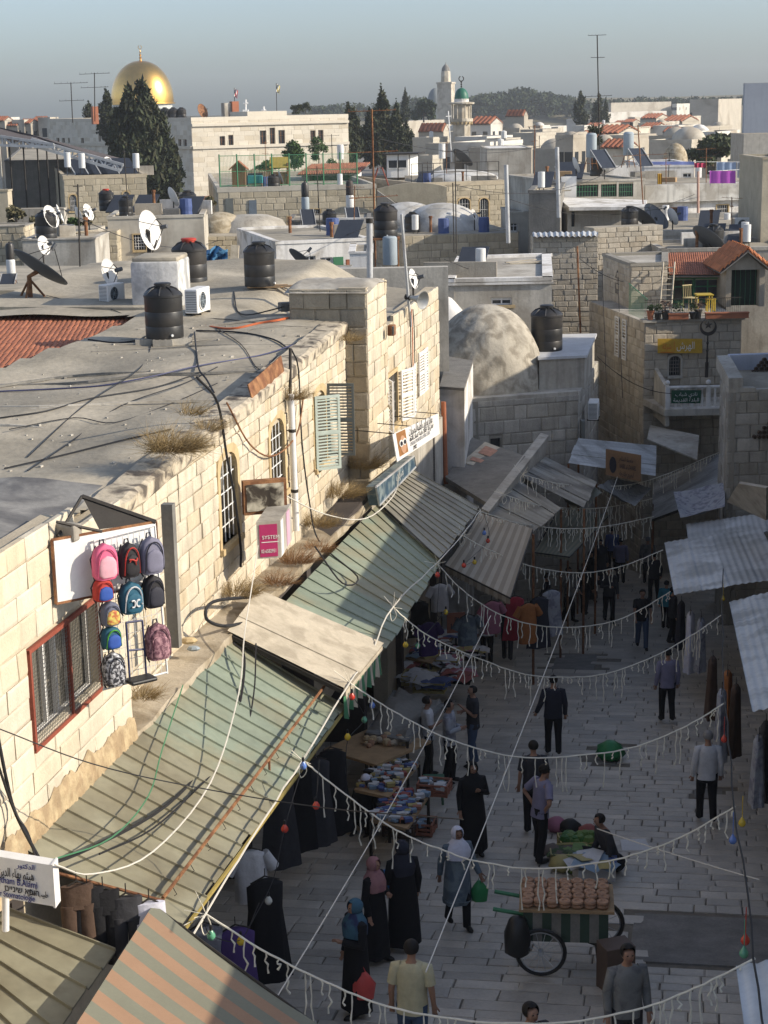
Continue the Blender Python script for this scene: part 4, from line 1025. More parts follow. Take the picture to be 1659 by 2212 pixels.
def mk_solar(m1,m2,stand=.9,two=True):
    """upright hot-water cylinder on a frame with a collector leaning against it"""
    def f():
        t=thing('solar_water_heater','','water heater');k=MB()
        k.lathe([(.26,stand),(.27,stand+.02),(.27,stand+1.12),(.2,stand+1.2),(.001,stand+1.22)],(0,0,0),18);k.build('cylinder',m2,t,smooth=.6)
        if two:
            k=MB();k.lathe([(.25,stand+1.2),(.255,stand+1.24),(.255,stand+1.98),(.2,stand+2.12),(.06,stand+2.18),(.06,stand+2.24),(.001,stand+2.25)],(0,0,0),18);k.build('feed_tank',m1,t,smooth=.6)
        for a in (45,135,225,315):
            c,s_=math.cos(R(a)),math.sin(R(a));tube_part('leg',[(.2*c,.2*s_,stand+.03),(.36*c,.36*s_,0)],.022,M_RUST,t,5)
        k=MB()
        for z_ in (stand*.5,):
            for i in range(4):
                a,b=R(45+90*i),R(135+90*i);k.tube([(.28*math.cos(a),.28*math.sin(a),z_),(.28*math.cos(b),.28*math.sin(b),z_)],.014,4)
        k.build('brace',M_RUST,t)
        k=MB();k.obox(Vector((.45,-.5,.08)),Vector((1.15,0,0))*0 + Vector((0,.95,0)),Vector((1.3,0,0))*1 + Vector((0,0,0)) - Vector((2.6,0,0))*0 + Vector((0,0,-.0)),Vector((0,0,.06))) if False else None
        o=Vector((-.45,-.55,stand+.35));k.obox(o,Vector((.9,0,0)),Vector((0,-.95,-stand-.25)),Vector((0,.05,-.02)) + Vector((0,0,.06)));k.build('collector',M_PANEL,t)
        k=MB();p=o
        for x in (0,.9):
            k.tube([o + Vector((x,0,.05)),o + Vector((x,-.95,-stand-.2))],.025,4);k.tube([o + Vector((x,0,.04)),o + Vector((x,0,-stand-.35))],.02,4)
        k.build('collector_frame',M_GALV,t);return t
    return f
def mk_whitetank():
    t=thing('water_heater','','water heater');k=MB();k.lathe([(.25,.45),(.27,.46),(.27,1.6),(.25,1.62),(.001,1.63)],(0,0,0),16);k.build('cylinder',M_TANKW,t,smooth=.6)
    for a in (45,135,225,315): c,s_=math.cos(R(a)),math.sin(R(a));tube_part('leg',[(.2*c,.2*s_,.47),(.26*c,.26*s_,0)],.02,M_DIRON,t,4)
    return t
def antenna(label,base,top,arms,r=.03,m=None,group=None):
    """TV mast: arms = (fraction of height, half length, number of rods, heading)"""
    t=thing('antenna',label,'antenna',tuple(base),group);base,top=Vector(base),Vector(top)
    tube_part('mast',[base,top],r,m or M_DIRON,t,6)
    for f,L,n,hd in arms:
        p=lerp(base,top,f);d=Vector((math.cos(hd),math.sin(hd),.02));s_=Vector((-math.sin(hd),math.cos(hd),0));k=MB();k.tube([p - d*L,p + d*L],r*.55,4)
        for i in range(n): q=p + d*(L*(-.95 + 1.9*i/max(1,n-1)));w=L*.22*(1 - .5*i/max(1,n));k.tube([q - s_*w,q + s_*w],r*.35,3);k.tube([q,q + Z*w*.5],r*.3,3)
        k.build('aerial',m or M_DIRON,t)
    return t
def pole(label,base,top,r,m,cat='pole',name='pole'):
    k=MB();k.tube([base,top],r,8);return k.build(name,m,smooth=.8,label=label,cat=cat,origin=tuple(base))
def at_z(u,v,z): return atZ(u,v,z)
def onroof(u,v,o_guess=None):      # point of the flat roof of the long building under a pixel
    p=atZ(u,v,7.6)
    for _ in range(6): z=roofz(ft(p),(p - FP0).dot(FN));p=atZ(u,v,z)
    return p

# ------- on the long grey roof
p=onroof(357,742);s_=82/pxm(p.y)
t1=put('tank',mk_tank(),'large black water tank standing on hollow blocks in the middle of the grey roof',p + Z*.13,0.5,s_,'black water tanks on the roofs')
for (dx,dy,rz_) in ((-.38,-.2,.1),(.36,-.18,.3),(0,-.35,.05),(.1,.3,.2)):
    b=thing('hollow_block','grey hollow block under the %s of the large black tank' % ('left side' if dx<-.2 else 'right side' if dx>.3 else 'front' if dy<0 else 'back'),'block',tuple(p + Vector((dx,dy,0))));k=MB()
    c,s2=math.cos(rz_),math.sin(rz_);D_=Vector((c,s2,0));E_=Vector((-s2,c,0));q=p + Vector((dx,dy,0)) - D_*.2 - E_*.1
    for e in (0,.16): k.obox(q + E_*e,D_*.4,E_*.04,Z*.13)
    for d_ in (0,.12,.24,.36): k.obox(q + E_*.04 + D_*d_,D_*.04,E_*.12,Z*.13)
    k.build('block',M_CEML,b)
p=onroof(428,677);put('ac',mk_ac,'white air conditioner standing on the grey roof beside the large black tank',p,R(75),.95,'air conditioners on the roofs')
p=onroof(243,657);put('ac',mk_ac,'air conditioner with a dark grille next to the small round white dish',p,R(62),.8,'air conditioners on the roofs')
p=onroof(412,622);put('tankr',mk_tank(M_REDLID),'black water tank with a red lid behind the white block',p,.2,74/pxm(p.y),'black water tanks on the roofs')
p=onroof(562,622);put('tank',mk_tank(),'black water tank on planks near the blue tarpaulin',p + Z*.05,1.2,66/pxm(p.y),'black water tanks on the roofs')
k=MB()
for i in range(7):
    a=rng.uniform(-.5,.5);q=p + Vector((rng.uniform(-.5,.6),rng.uniform(-.4,.1),rng.uniform(0,.04)));k.obox(q,Vector((math.cos(a),math.sin(a),0))*rng.uniform(.5,1.0),Vector((-math.sin(a),math.cos(a),0))*.1,Z*.03)
k.build('plank_pile',M_WOOD,label='loose planks under the black tank near the blue tarpaulin',cat='planks',kind=None)
put('tank',mk_tank(),'black water tank with a hose on the raised flat roof beside the big dome',TANK_P,.4,68/pxm(TANK_P.y),'black water tanks on the roofs')
# white block
pL,pR=onroof(290,668),onroof(392,664)
WB_=thing('stair_head','whitewashed square roof block behind the large black tank','roof block',tuple(pL));d_=Vector((pR.x-pL.x,0,0));hb=atY(350,565,pL.y).z - pL.z
k=MB();k.bbox((pL.x + d_.x/2,pL.y + .75,pL.z + hb/2 - .1),(d_.x,1.5,hb + .2),.07,R(-4));k.build('wall',mat('peeling whitewash',(.60,.59,.56),.95,var=.14,scale=2,col2=(.36,.36,.35),mix=.42,mscale=1.8,bump=.4,bscale=12,streak=.3),WB_,smooth=.5)
k=MB();k.bbox((pL.x + d_.x/2,pL.y + .75,pL.z + hb + .03),(d_.x-.06,1.4,.12),.05,R(-4));k.build('roof',M_CEM,WB_,smooth=.5)
# dishes
p=atY(322,540,pL.y + 1.9);p.z=zv(322,564,p.y)
dd=thing('satellite_dish','big white round dish on a dark post behind the white roof block','satellite dish',tuple(p),'white dishes on the roofs')
c=atY(324,497,p.y);R_=43/pxm(p.y)
def dish_at(t,c,Rd,yaw,tilt,m,back=None,n=28,dep=.2,name='reflector'):
    q=Matrix.Translation(c) @ Matrix.Rotation(yaw,4,'Z') @ Matrix.Rotation(R(90)-tilt,4,'X')
    k=MB();pr=[(.001,-dep)] + [(i/8,-dep + dep*(i/8)**2) for i in range(1,9)] + [(1.01,.012),(1.0,-.02)] + [(i/8,-dep - .03 + dep*(i/8)**2) for i in range(7,0,-1)] + [(.001,-dep-.03)]
    k.lathe([(a*Rd,b*Rd) for a,b in pr],(0,0,0),n,0,q);k.build(name,m,t,smooth=.7)
    f0=q @ Vector((0,0,.8*Rd));k=MB()
    for a in (R(-90),R(30),R(150)): k.tube([q @ Vector((.97*Rd*math.cos(a),.97*Rd*math.sin(a),0)),f0],.012,4)
    k.build('feed_arm',M_DIRON,t)
    k=MB();ax=q.to_3x3() @ Vector((0,0,.09));k.tube([f0 - ax,f0 + ax],.05,8);k.build('feed_horn',M_DISHG,t)
    return q @ Vector((0,0,-dep*Rd))
bk=dish_at(dd,c,R_,R(68),R(12),M_DISHW)
k=MB();k.tube([p,Vector((p.x,p.y,bk.z)),bk],.05,8);k.tube([p,p + Vector((.2,0,.5))],.02,5);k.build('mast',M_DIRON,dd)
for (u,v,vb,rpx,yy,yaw,lab) in ((236,588,650,30,None,68,'small round white dish in front of the curved white wall'),(95,530,575,21,52,66,'small white dish on a thin post near the left edge'),(893,602,650,22,43.5,68,'small white dish on the pole above the horn loudspeaker')):
    p=onroof(u,vb) if yy is None else atY(u,vb,yy)
    dd=thing('satellite_dish',lab,'satellite dish',tuple(p),'white dishes on the roofs');bk=dish_at(dd,atY(u,v,p.y),rpx/pxm(p.y),R(yaw),R(14),M_DISHW)
    k=MB();k.tube([p,Vector((p.x,p.y,bk.z)),bk],.025,8);k.build('mast',M_DIRON,dd)
p=onroof(66,642);dd=thing('satellite_dish','very large dark grey dish tilted up on the left roof','satellite dish',tuple(p))
bk=dish_at(dd,atY(88,577,p.y),66/pxm(p.y),R(122),R(52),M_DISHG,dep=.16)
k=MB();k.tube([p,Vector((p.x,p.y,p.z + (bk.z-p.z)*.8)),bk],.06,8)
for a in (.4,2.5,4.6): k.tube([p + Vector((.35*math.cos(a),.35*math.sin(a),0)),p + Z*.45],.03,5)
k.build('stand',M_RUST,dd)
p=onroof(26,612);put('solbw',mk_solar(M_BLACK,M_TANKW,.25),'black and white hot water cylinder at the left edge behind the large dark dish',p,0,82/pxm(p.y)/2.3,'water heaters on the roofs')
# grey kerb behind the red tiles and the red tile roof below the grey roof
q0,q1=atZ(-80,682,7.62),atZ(318,686,7.62);q3=atZ(-80,850,7.28)
TR=thing('tile_roof','red barrel-tile roof lying below the grey roof at the left edge','roof',tuple(q3))
q2=q3 + (q1-q0)*1.02
tiled(TR,[q0,q1,q2,q3],14,40,limit=300,keep=lambda p: tilezone(p - Vector((.12,0,0))))
k=MB();k.slab([q0 + Vector((-.3,.9,.32)),q1 + Vector((.3,.9,.32)),q1 + Vector((.3,.0,.22)),q0 + Vector((-.3,.0,.22))],.5);k.build('ridge_kerb',M_CEM,TR)
# rusty flashing on the edge, orange conduit, junction box, pipes, cables
f0,f1=pt(543,825,-.46),pt(612,770,-.46)
k=MB();k.slab([fac(f0,-.43,topB(f0)-.12),fac(f1,-.43,topB(f1)-.1),fac(f1,-.50,topB(f1)+.30),fac(f0,-.52,topB(f0)+.22)],.02,up=FN);k.build('flashing',M_RUST,label='rusty metal flashing bent over the edge of the grey roof',cat='flashing')
def roof_cable(pts,r,m,name,label,cat='cable',lift=.02):
    w=[onroof(u,v) + Z*lift for u,v in pts];k=MB();k.tube(spline(w,5),r,5);k.build(name,m,smooth=1.0,label=label,cat=cat)
roof_cable([(440,706),(500,712),(560,700),(617,690),(690,668)],.025,M_CABLER,'conduit','orange conduit lying across the grey roof towards the small box','conduit')
roof_cable([(-10,848),(120,842),(220,835),(330,815),(430,792),(560,770),(640,745)],.016,M_CABLEB,'cable','long bluish cable across the middle of the grey roof')
roof_cable([(420,720),(424,760),(430,800),(445,820),(462,850)],.018,M_CABLE,'cable','black cable running from the large tank down to the roof edge')
roof_cable([(190,735),(250,742),(300,736),(320,725)],.016,M_CABLE,'cable','black hose trailing left from the large tank')
roof_cable([(424,716),(520,720),(590,735),(625,757)],.018,M_CABLE,'cable','black cable from the large tank to the drain pipe')
roof_cable([(0,905),(100,890),(200,862),(330,840),(420,812)],.014,M_CABLE,'cable','thin dark cable across the near part of the grey roof')
roof_cable([(10,1015),(140,985),(260,955),(370,930)],.014,M_CABLE,'cable','thin dark cable nearest on the grey roof')
roof_cable([(60,1020),(150,960),(260,880),(400,830),(470,795)],.010,M_CABLE,'cable','thin wire slanting over the grey roof')
roof_cable([(505,632),(520,680),(600,668),(680,640)],.016,M_CABLE,'cable','black hose beside the planks of the far tank')
for pts_,lb in (([(20,930),(160,905),(250,915),(380,870),(470,830)],'wavy thin wire above the nearest dark cable on the roof'),([(330,742),(300,800),(180,880),(60,990)],'thin wire running from the large tank towards us'),([(450,700),(520,745),(560,800),(600,770)],'loose loop of wire by the rusty flashing'),([(240,670),(330,700),(460,690),(620,705),(700,690)],'dark hose from the round dish past the large tank'),([(100,640),(200,660),(290,655)],'cable from the large dark dish to the white block')): roof_cable(pts_,.009,M_CABLE,'cable',lb)
p=onroof(620,672);box_part('junction_box',p + Z*.1,(.36,.25,.2),M_CEMD,None,R(20),bev=.02,label='small dark box on the roof at the foot of the stone cross wall',cat='box')
pp=thing('chimney_pipe','tall shiny metal flue pipe behind the stone cross wall','pipe',tuple(atY(800,602,40)))
tube_part('pipe',[atY(799,604,40),atY(798,478,40)],.075,M_GALV,pp,12);tube_part('cap',[atY(798,482,40),atY(798,472,40)],.085,M_DIRON,pp,12)
# horn loudspeaker and its pole
HL_=thing('loudspeaker_pole','leaning pole carrying a grey horn loudspeaker at the far end of the long facade','loudspeaker',tuple(pf(888,700,-.1)))
pa,pb_=pf(887,705,-.02),pf(867,462,-.02);tube_part('pole',[pa,pb_],.035,M_GALV,HL_,8)
hc=pf(912,648,.35);hx=Vector((.75,-.62,-.1)).normalized();q=hx.to_track_quat('Z','Y').to_matrix().to_4x4();k=MB()
k.lathe([(.05,-.42),(.06,-.25),(.10,-.12),(.16,-.02),(.215,.03),(.225,.03),(.215,.015),(.15,-.04),(.08,-.14),(.03,-.25),(.001,-.26)],(0,0,0),22,0,Matrix.Translation(hc) @ q);k.build('horn',mat('grey horn metal',(.40,.40,.38),.4,metal=.5,var=.05),HL_,smooth=.7)
k=MB();k.tube([hc - hx*.5,hc - hx*.36],.07,10);k.tube([hc - hx*.44,pf(886,655,-.02)],.025,6);k.build('driver',M_DIRON,HL_)
k=MB()
for i,m in enumerate((M_CABLE,M_CABLER,M_CABLE)):
    pts=[pf(886+i*3,668,.0),pf(887+i*4,720,.02),pf(888+i*4,780,.02),pf(890+i*3,800,.02)]
    tube_part('cable',spline(pts,4),.013,m,HL_,5)
fl=thing('floodlight','small brown floodlight fixed high on the cream facade','lamp',tuple(pf(846,716,.1)));k=MB();k.bbox(pf(846,713,.12),(.16,.22,.24),.02,R(-11));k.build('housing',M_RUST,fl);k=MB();k.bbox(pf(849,714,.22),(.02,.17,.18),.005,R(-11));k.build('lens',M_GLASS,fl)
# white drain pipe on the facade
dp=thing('drain_pipe','white drain pipe running down the cream facade beside the rusty sign','pipe',tuple(pf(640,1145,-.38)))
tube_part('pipe',[pf(628,852,-.38),pf(640,1146,-.38)],.062,M_WPAINT,dp,12)
k=MB()
for v in (930,1060): q=pf(628 + (v-852)*.041,v,-.38);k.lathe([(.07,-.03),(.07,.03)],q,12);k.tube([q,q - FN*.14],.012,4)
k.build('bracket',M_DIRON,dp)
tube_part('conduit',[pf(627,850,-.40),pf(627,752,-.40)],.03,M_DIRON,dp,6)

# ------- low walls and plaster just behind the grey roof
def wallstrip(name,label,u0,v0,u1,v1,y,h,th,m,y1=None,cat='wall'):
    a,b=atY(u0,v0,y),atY(u1,v1,y1 or y);k=MB();d=b - a;dn=Vector((-d.y,d.x,0)).normalized();k.obox(a - Z*h,Vector((d.x,d.y,0)),dn*th,Z*h)
    return k.build(name,m,label=label,cat=cat)
wallstrip('parapet_wall','long grey cement parapet behind the stone cross wall',592,584,968,580,49,3.0,.4,M_CEML)
wallstrip('parapet_wall','low grey kerb wall along the back of the left roof',-40,625,235,605,46,3.0,.3,M_CEM)
wallstrip('parapet_wall','pale plaster wall with curved bays behind the small white dish',225,578,372,566,49,3.5,.3,M_WHITE)
for (u,w,lab) in ((270,.9,'left curved plaster bay'),(340,.9,'right curved plaster bay')):
    pass
k=MB();k.slab([atY(-40,628,44),atY(660,622,44),atY(660,574,56),atY(-40,574,56)],.3);k.build('rear_roof',M_CEM,label='wide grey roof terrace behind the long building',cat='roof')
k=MB();bp=atY(455,560,50)
for i in range(1):
    vs=[];n=8
    for a in range(n+1):
        for b in range(n+1): vs.append(atY(440 + 52*a/n,535 + 48*b/n + 5*math.sin(a*1.1),50 + .25*math.sin(a*1.7 + b*1.3)))
    k.add(vs,[(a*(n+1)+b,(a+1)*(n+1)+b,(a+1)*(n+1)+b+1,a*(n+1)+b+1) for a in range(n) for b in range(n)])
tp=k.build('tarpaulin',mat('blue tarpaulin',(.10,.26,.45),.5,var=.12),smooth=1,label='crumpled blue tarpaulin hung over scrap behind the roof tanks',cat='tarpaulin')
for i,(lab,u0,v0,u1,v1) in enumerate((('long rusty bar leaning across the blue tarpaulin',455,600,498,562),('pale plank leaning against the blue tarpaulin',468,605,500,575),('upright pale board right of the blue tarpaulin',503,612,508,530))):
    a,b=atY(u0,v0,49.6-.2*i),atY(u1,v1,49.8-.2*i);k=MB();k.tube([a,b],.05 if i<2 else .16,4);k.build('scrap_board',(M_RUST,M_BOARD,M_BOARD)[i],label=lab,cat='board')

# ================================================================== middle distance
M_FARST=mat('buff rubble limestone',(.47,.41,.30),.95,var=.14,scale=1.5,col2=(.33,.28,.19),isl=.18,bump=.5,bscale=8,streak=.15)  # one buff stone tone for every face, varied at random
M_FARW=mat('pale distant render',(.50,.46,.38),.95,var=.12,scale=.5,col2=(.36,.32,.26),mix=.35,mscale=.3,streak=.15)
M_RUBBLE=mat('rubble dome',(.42,.36,.26),.95,var=.2,scale=4,col2=(.28,.23,.15),mix=.4,mscale=3,bump=1.0,bscale=6)
def ph(name,label,uL,uR,vt,y,depth,yR=None,ang=0.0,zb=-7.2,vref=None,wins=(),wm=None,rm=None,par=.2,st=None,limit=60,group=None,cat='house',parm=None):
    yR=y if yR is None else yR;vr=vref or vt
    A,B=XY(uL,vr,y),XY(uR,vr,yR);fp=quadfp(A,B,depth,ang);zt=zv(uL,vt,y)
    D=Vector((B[0]-A[0],B[1]-A[1],0)).normalized();L=(Vector(B)-Vector(A)).length;ops=[];sp=[]
    for w in wins:
        u0,v0,u1,v1=w[:4];f=((u0+u1)/2 - uL)/(uR-uL);yy=y + (yR-y)*f
        s0=(u0-uL)/(uR-uL)*L;s1=(u1-uL)/(uR-uL)*L;z1,z0=zv((u0+u1)/2,v0,yy),zv((u0+u1)/2,v1,yy);ops.append((s0,s1,z0,z1));sp.append((s0,z0,s1-s0,z1-z0,w[4] if len(w)>4 else {}))
    t,vis=house(name,label,fp,zt,zb,wm or M_FARW,rm or M_CEM,par=par,st=st,limit=limit,group=group,cat=cat,opens={0: ops},parm=parm)
    for s0,z0,w_,h_,kw in sp: kw=dict(kw);kw.setdefault('kind','bars');kw.setdefault('fw',.06);kw.setdefault('depth',.14);win(t,vis,0,s0,z0,w_,h_,**kw)
    return t,vis,zt
# a. roof house with the grid window, tanks
t,vis,z_=ph('stone_house','small cream house with a white grid window and two black tanks on its roof',232,440,474,78,7,yR=78.3,wins=[(286,507,312,540,dict(nv=4,nh=4,barm=M_WPAINT))],wm=M_FARW,st=None,par=.12)
for u,v,w_,lab,key,f in ((232,474,32,'black water tank with an orange lid on the house roof left of the dome','tankr',mk_tank(M_REDLID)),(274,488,30,'plain black water tank in front of the orange-lidded one','tank',mk_tank())):
    yy=84 if u == 232 else 80;p=atY(u,v,yy);put(key,f,lab,Vector((p.x,p.y,z_+.0 if u != 232 else z_ + .05)),.3,w_/pxm(yy),'black water tanks on the roofs')
ph('annex','low rubble stone annex with a flat top left of the grid window house',205,252,500,77,3,wins=(),wm=M_MORTARG,st=(.3,.45,M_FARST),limit=30,par=0,cat='house')
ph('stone_wall','low sunlit stone wall at the left edge behind the dark dish',-60,52,492,70,2.0,wm=M_MORTARG,st=(.28,.42,M_FARST),limit=40,par=.05,cat='wall')
ph('terrace_wall','smooth grey terrace wall below the shrubs at the left',50,212,497,76,2.0,wm=M_CEML,par=0,cat='wall')
ph('low_house','low flat stone roof terrace in front of the shrubs',48,205,520,66,3.5,wm=M_CEML,par=.05,st=None)
# b. rubble dome
t,vis,z_=ph('dome_house','rubble stone house with a rounded rubble dome behind the roof tanks',428,566,512,84,8,yR=84,zb=-7,wm=M_MORTARG,st=(.26,.4,M_FARST),limit=60,par=.0)
c=atY(476,512,87.5);c.z=z_ - .1;dome(t,c,56/pxm(87.5)*1.05,zv(476,457,87.5) - c.z,M_RUBBLE,30,rip=.01)
k=MB();a_,b_=atY(440,505,88),atY(566,505,86);k.lathe([(2.0,0),(1.7,.5),(1.0,.75),(.02,.8)],(atY(540,512,88).x,88,z_),18);k.build('plaster_hump',M_CEML,t,smooth=1)
# c. white low building with green door
t,vis,z_=ph('white_house','low white rendered house with a green door and a cluttered roof',596,800,528,70,9,yR=71,zb=-7,wins=[(655,553,680,582,dict(kind='sash',frame=None)),(690,556,716,582,dict(kind='sash',frame=None,barm=M_WPAINT))],wm=M_WHITE,par=.12)
A,B,D,N=vis[0];s0=(718-596)/(800-596)*(B-A).length;k=MB();k.obox(A + D*s0 + N*.02 + Z*zv(728,592,70.6),D*.42,N*.03,Z*(zv(728,555,70.6)-zv(728,592,70.6)));k.build('door',M_GRN,t)
k=MB();k.obox(A + D*(s0+.45) + N*.3 + Z*zv(740,592,70),D*.17,N*.17,Z*.55);k.build('vent_pipe',M_POT,t)
ph('white_house','small bright white box house right of the green door',755,804,548,64,4,wm=M_WHITE,par=.06)
ph('white_wall','low white parapet below the green door',600,760,578,62,.4,wm=M_WHITE,par=0,cat='wall')
p=atY(640,590,60);dd=thing('satellite_dish','dark dish seen from the side before the white house with the green door','satellite dish',tuple(p));bk=dish_at(dd,atY(652,560,60),34/pxm(60),R(120),R(45),M_DISHG,dep=.14);k=MB();k.tube([p,Vector((p.x,p.y,bk.z)),bk],.03,6);k.build('mast',M_DIRON,dd)
# d. long wall building under the playground
wn_=[(618,468,636,488,dict(kind='bars',nv=5,nh=1)),(670,452,690,462,dict(kind='bars',nv=5,nh=0))]
t,vis,z_=ph('long_house','long pale stone house below the fenced playground',470,812,416,112,26,yR=113.2,zb=-7,wins=wn_,wm=M_MORTARG,st=(.42,.7,M_FARST),limit=140,par=.3,rm=M_CEM,parm=M_FARW)
A,B,D,N=vis[0];Lw=(B-A).length
for u0,v0,v1,m in ((486,428,470,M_SHD),(536,432,478,mat('blue grey door',(.14,.17,.20),.6))):
    s0=(u0-470)/(812-470)*Lw;k=MB();k.obox(A + D*s0 + N*.03 + Z*zv(u0,v1,112.5),D*.5,N*.04 + D*.0,Z*(zv(u0,v0,112.5)-zv(u0,v1,112.5)));k.build('door',m,t)
p=atY(596,470,113);put('ac',mk_ac,'air conditioner hanging on the long pale stone house',Vector((p.x,A.y + D.y*8 - .3,p.z-.2)),0,1.0,'air conditioners on the roofs')
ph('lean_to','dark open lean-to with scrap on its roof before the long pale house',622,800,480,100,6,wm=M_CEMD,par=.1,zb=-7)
# stair wall
k=MB();k.slab([atY(815,412,108),atY(940,500,108),atY(812,500,108)],1.0,up=Vector((0,-1,0)));k.build('stair_wall',M_CEMD,label='dark triangular stair wall right of the long pale house',cat='wall')
k=MB();pts_=[]
for i in range(13): f=i/12;pts_.append(atY(815 + 150*f,408 - 18*math.sin(f*2.4) + 8*f,112))
k.slab(pts_ + [atY(965,480,112),atY(815,420,112)],.5,up=Vector((0,-1,0)));k.build('curved_wall',M_FARST,label='sunlit wall with a curved top above the stair',cat='wall')
# e. whitewashed domes
t,vis,z_=ph('dome_house','stone house with two broad whitewashed domes side by side',872,1120,510,88,12,yR=89,zb=-7,wm=M_MORTARG,st=(.34,.55,M_FARST),limit=90,par=.0)
M_WD=mat('whitewashed dome',(.52,.51,.48),.95,var=.14,scale=1.5,col2=(.36,.34,.30),mix=.35,mscale=.9,bump=.8,bscale=7)
c=atY(955,510,92.5);c.z=z_ - .2;dome(t,c,92/pxm(92.5),zv(955,438,92.5) - c.z,M_WD,36,rip=.006)
c=atY(880,500,97);c.z=z_ - .2;dome(t,c,80/pxm(97),zv(880,436,97) - c.z,M_WD,32,rip=.006)
# f. arched house behind with railing and dome
ww=[(936,428,962,470,dict(arch=True,frame=M_TAN,nv=4)),(988,428,1014,470,dict(arch=True,frame=M_TAN,nv=4)),(1034,428,1055,475,dict(arch=True,frame=M_TAN,nv=4,nh=1))]
t,vis,z_=ph('arched_house','yellowish stone house with arched windows below a domed roof terrace',902,1092,405,116,14,yR=118,zb=-7,wins=ww,wm=M_MORTAR,st=(.34,.6,M_FARST),limit=120,par=.3)
c=atY(985,405,124);c.z=z_ + .1;dome(t,c,92/pxm(124),zv(985,366,124) - c.z,M_WD,32,rip=.005)
A,B,D,N=vis[0];L_=(B-A).length;k=MB()
for i in range(9): q=A + D*(L_*i/8) - N*1.2 + Z*(z_+.3);k.tube([q,q + Z*1.2],.03,4)
for h_ in (.6,1.2): k.tube([A - N*1.2 + Z*(z_+.3+h_),B - N*1.2 + Z*(z_+.3+h_)],.03,4)
k.build('roof_railing',M_DIRON,t)
# g. grey house right of it, canopy house, long white house
ph('house','plain tall grey cement house with a dark lower door above the arched house',1052,1148,322,150,10,wm=M_CEML,par=.05,rm=M_WHITE)
ph('house','small pale house with one yellowish window between two flue pipes',1096,1142,462,96,5,wm=M_FARW,wins=[(1100,482,1118,500,dict(kind='sash',frame=None))],par=.1)
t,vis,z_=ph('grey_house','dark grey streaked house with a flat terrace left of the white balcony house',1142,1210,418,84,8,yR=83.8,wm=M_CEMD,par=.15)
t,vis,z_=ph('canopy_house','house with a green-grilled veranda and a pale concrete canopy',1205,1392,395,92,10,yR=93,wm=M_CEML,par=.1,wins=[(1242,388+5,1292,425,dict(kind='bars',nv=8,nh=2,barm=M_GRN,frame=None,sill=False)),(1298,393,1332,425,dict(kind='bars',nv=6,nh=2,barm=M_GRN,frame=None,sill=False)),(1336,393,1368,425,dict(kind='bars',nv=6,nh=2,barm=M_GRN,frame=None,sill=False))])
k=MB();k.slab([atY(1205,426,91.5),atY(1398,432,91.5),atY(1395,446,86),atY(1230,448,86)],.16);k.build('canopy',M_WHITE,t)
k=MB();k.obox(atY(1212,427,91.9),Vector((.8,0,0)),Vector((0,-.1,0)),Z*1.1);k.build('door_panel',M_WPAINT,t)
ph('house','plain cement room under the pale canopy',1226,1392,450,86.5,4,yR=87,wm=M_CEML,par=0,wins=[(1232,458,1242,490,dict(kind='none',frame=None,sill=False))])
t,vis,z_=ph('long_white_house','long white house with barred windows and a stained parapet under the laundry',1388,1655,404,94,12,yR=96,wm=M_WHITE,par=.0,wins=[(1437,450,1474,478,dict(nv=6,nh=1,frame=M_RUST,barm=M_RUST)),(1548,443,1573,468,dict(nv=5,nh=2)),(1605,438,1630,465,dict(nv=5,nh=2))])
A,B,D,N=vis[0];k=MB();k.obox(A + N*.35 + Z*(z_-.85),B-A,-N*.4,Z*.95);k.build('parapet',mat('stained white parapet',(.55,.54,.50),.95,var=.1,col2=(.34,.32,.28),mix=.4,mscale=.8,streak=.4),t)
ph('house','flat-roofed annex with white frames behind the laundry terrace',1392,1500,362,104,8,wm=M_WHITE,par=.2,wins=[(1396,378,1425,398,dict(kind='sash',frame=None)),(1475,374,1498,398,dict(kind='sash',frame=None))])
# pink pole and flue pipes
pole('pink pole standing before the long white house',atY(1508,486,92),atY(1508,370,92),.07,mat('pink pole paint',(.50,.32,.25),.7))
pole('tall grey flue pipe beside the canopy house',atY(1207,470,83),atY(1203,318,83),.10,M_GALV,'flue')
pole('grey flue pipe right of the arched house',atY(1098,525,80),atY(1093,356,80),.10,M_GALV,'flue')
k=MB();k.tube([atY(1203,326,83),atY(1203,316,83)],.13,10);k.build('flue_cap',M_DIRON,label='dark cap on the tall grey flue',cat='flue cap') if False else None
# block walls in front
t,vis,z_=ph('block_wall','bare concrete block wall topped with corrugated sheets beyond the cement house',1152,1292,512,72,1.0,wm=M_MORTARG,st=(.22,.44,M_STW),limit=90,par=0,cat='wall')
corrugated('tin_sheet','grey corrugated sheet on top of the bare block wall','roof sheet',[atY(1150,502,74),atY(1292,500,74),atY(1292,510,71.7),atY(1152,512,71.7)],M_GALV,pitch=.2,amp=.03,nsheet=4)
ph('block_wall','taller tan block wall above the dark alley',1282,1432,493,76,1.0,yR=77,wm=M_MORTARG,st=(.24,.48,M_STW),limit=90,par=0,cat='wall')
ph('roof_terrace','wide grey roof terrace with kerbs below the long white house',1415,1720,510,80,12,wm=M_CEML,par=.25,cat='roof terrace')
ph('house','low grey roof block directly behind the tiled terrace house',1430,1720,545,74,5,wm=M_CEML,par=.15)
p=atY(1607,503,80.6);put('ac',mk_ac,'white air conditioner with a round fan on the roof terrace at the right',Vector((p.x,p.y,p.z+.1)),0,1.0,'air conditioners on the roofs')
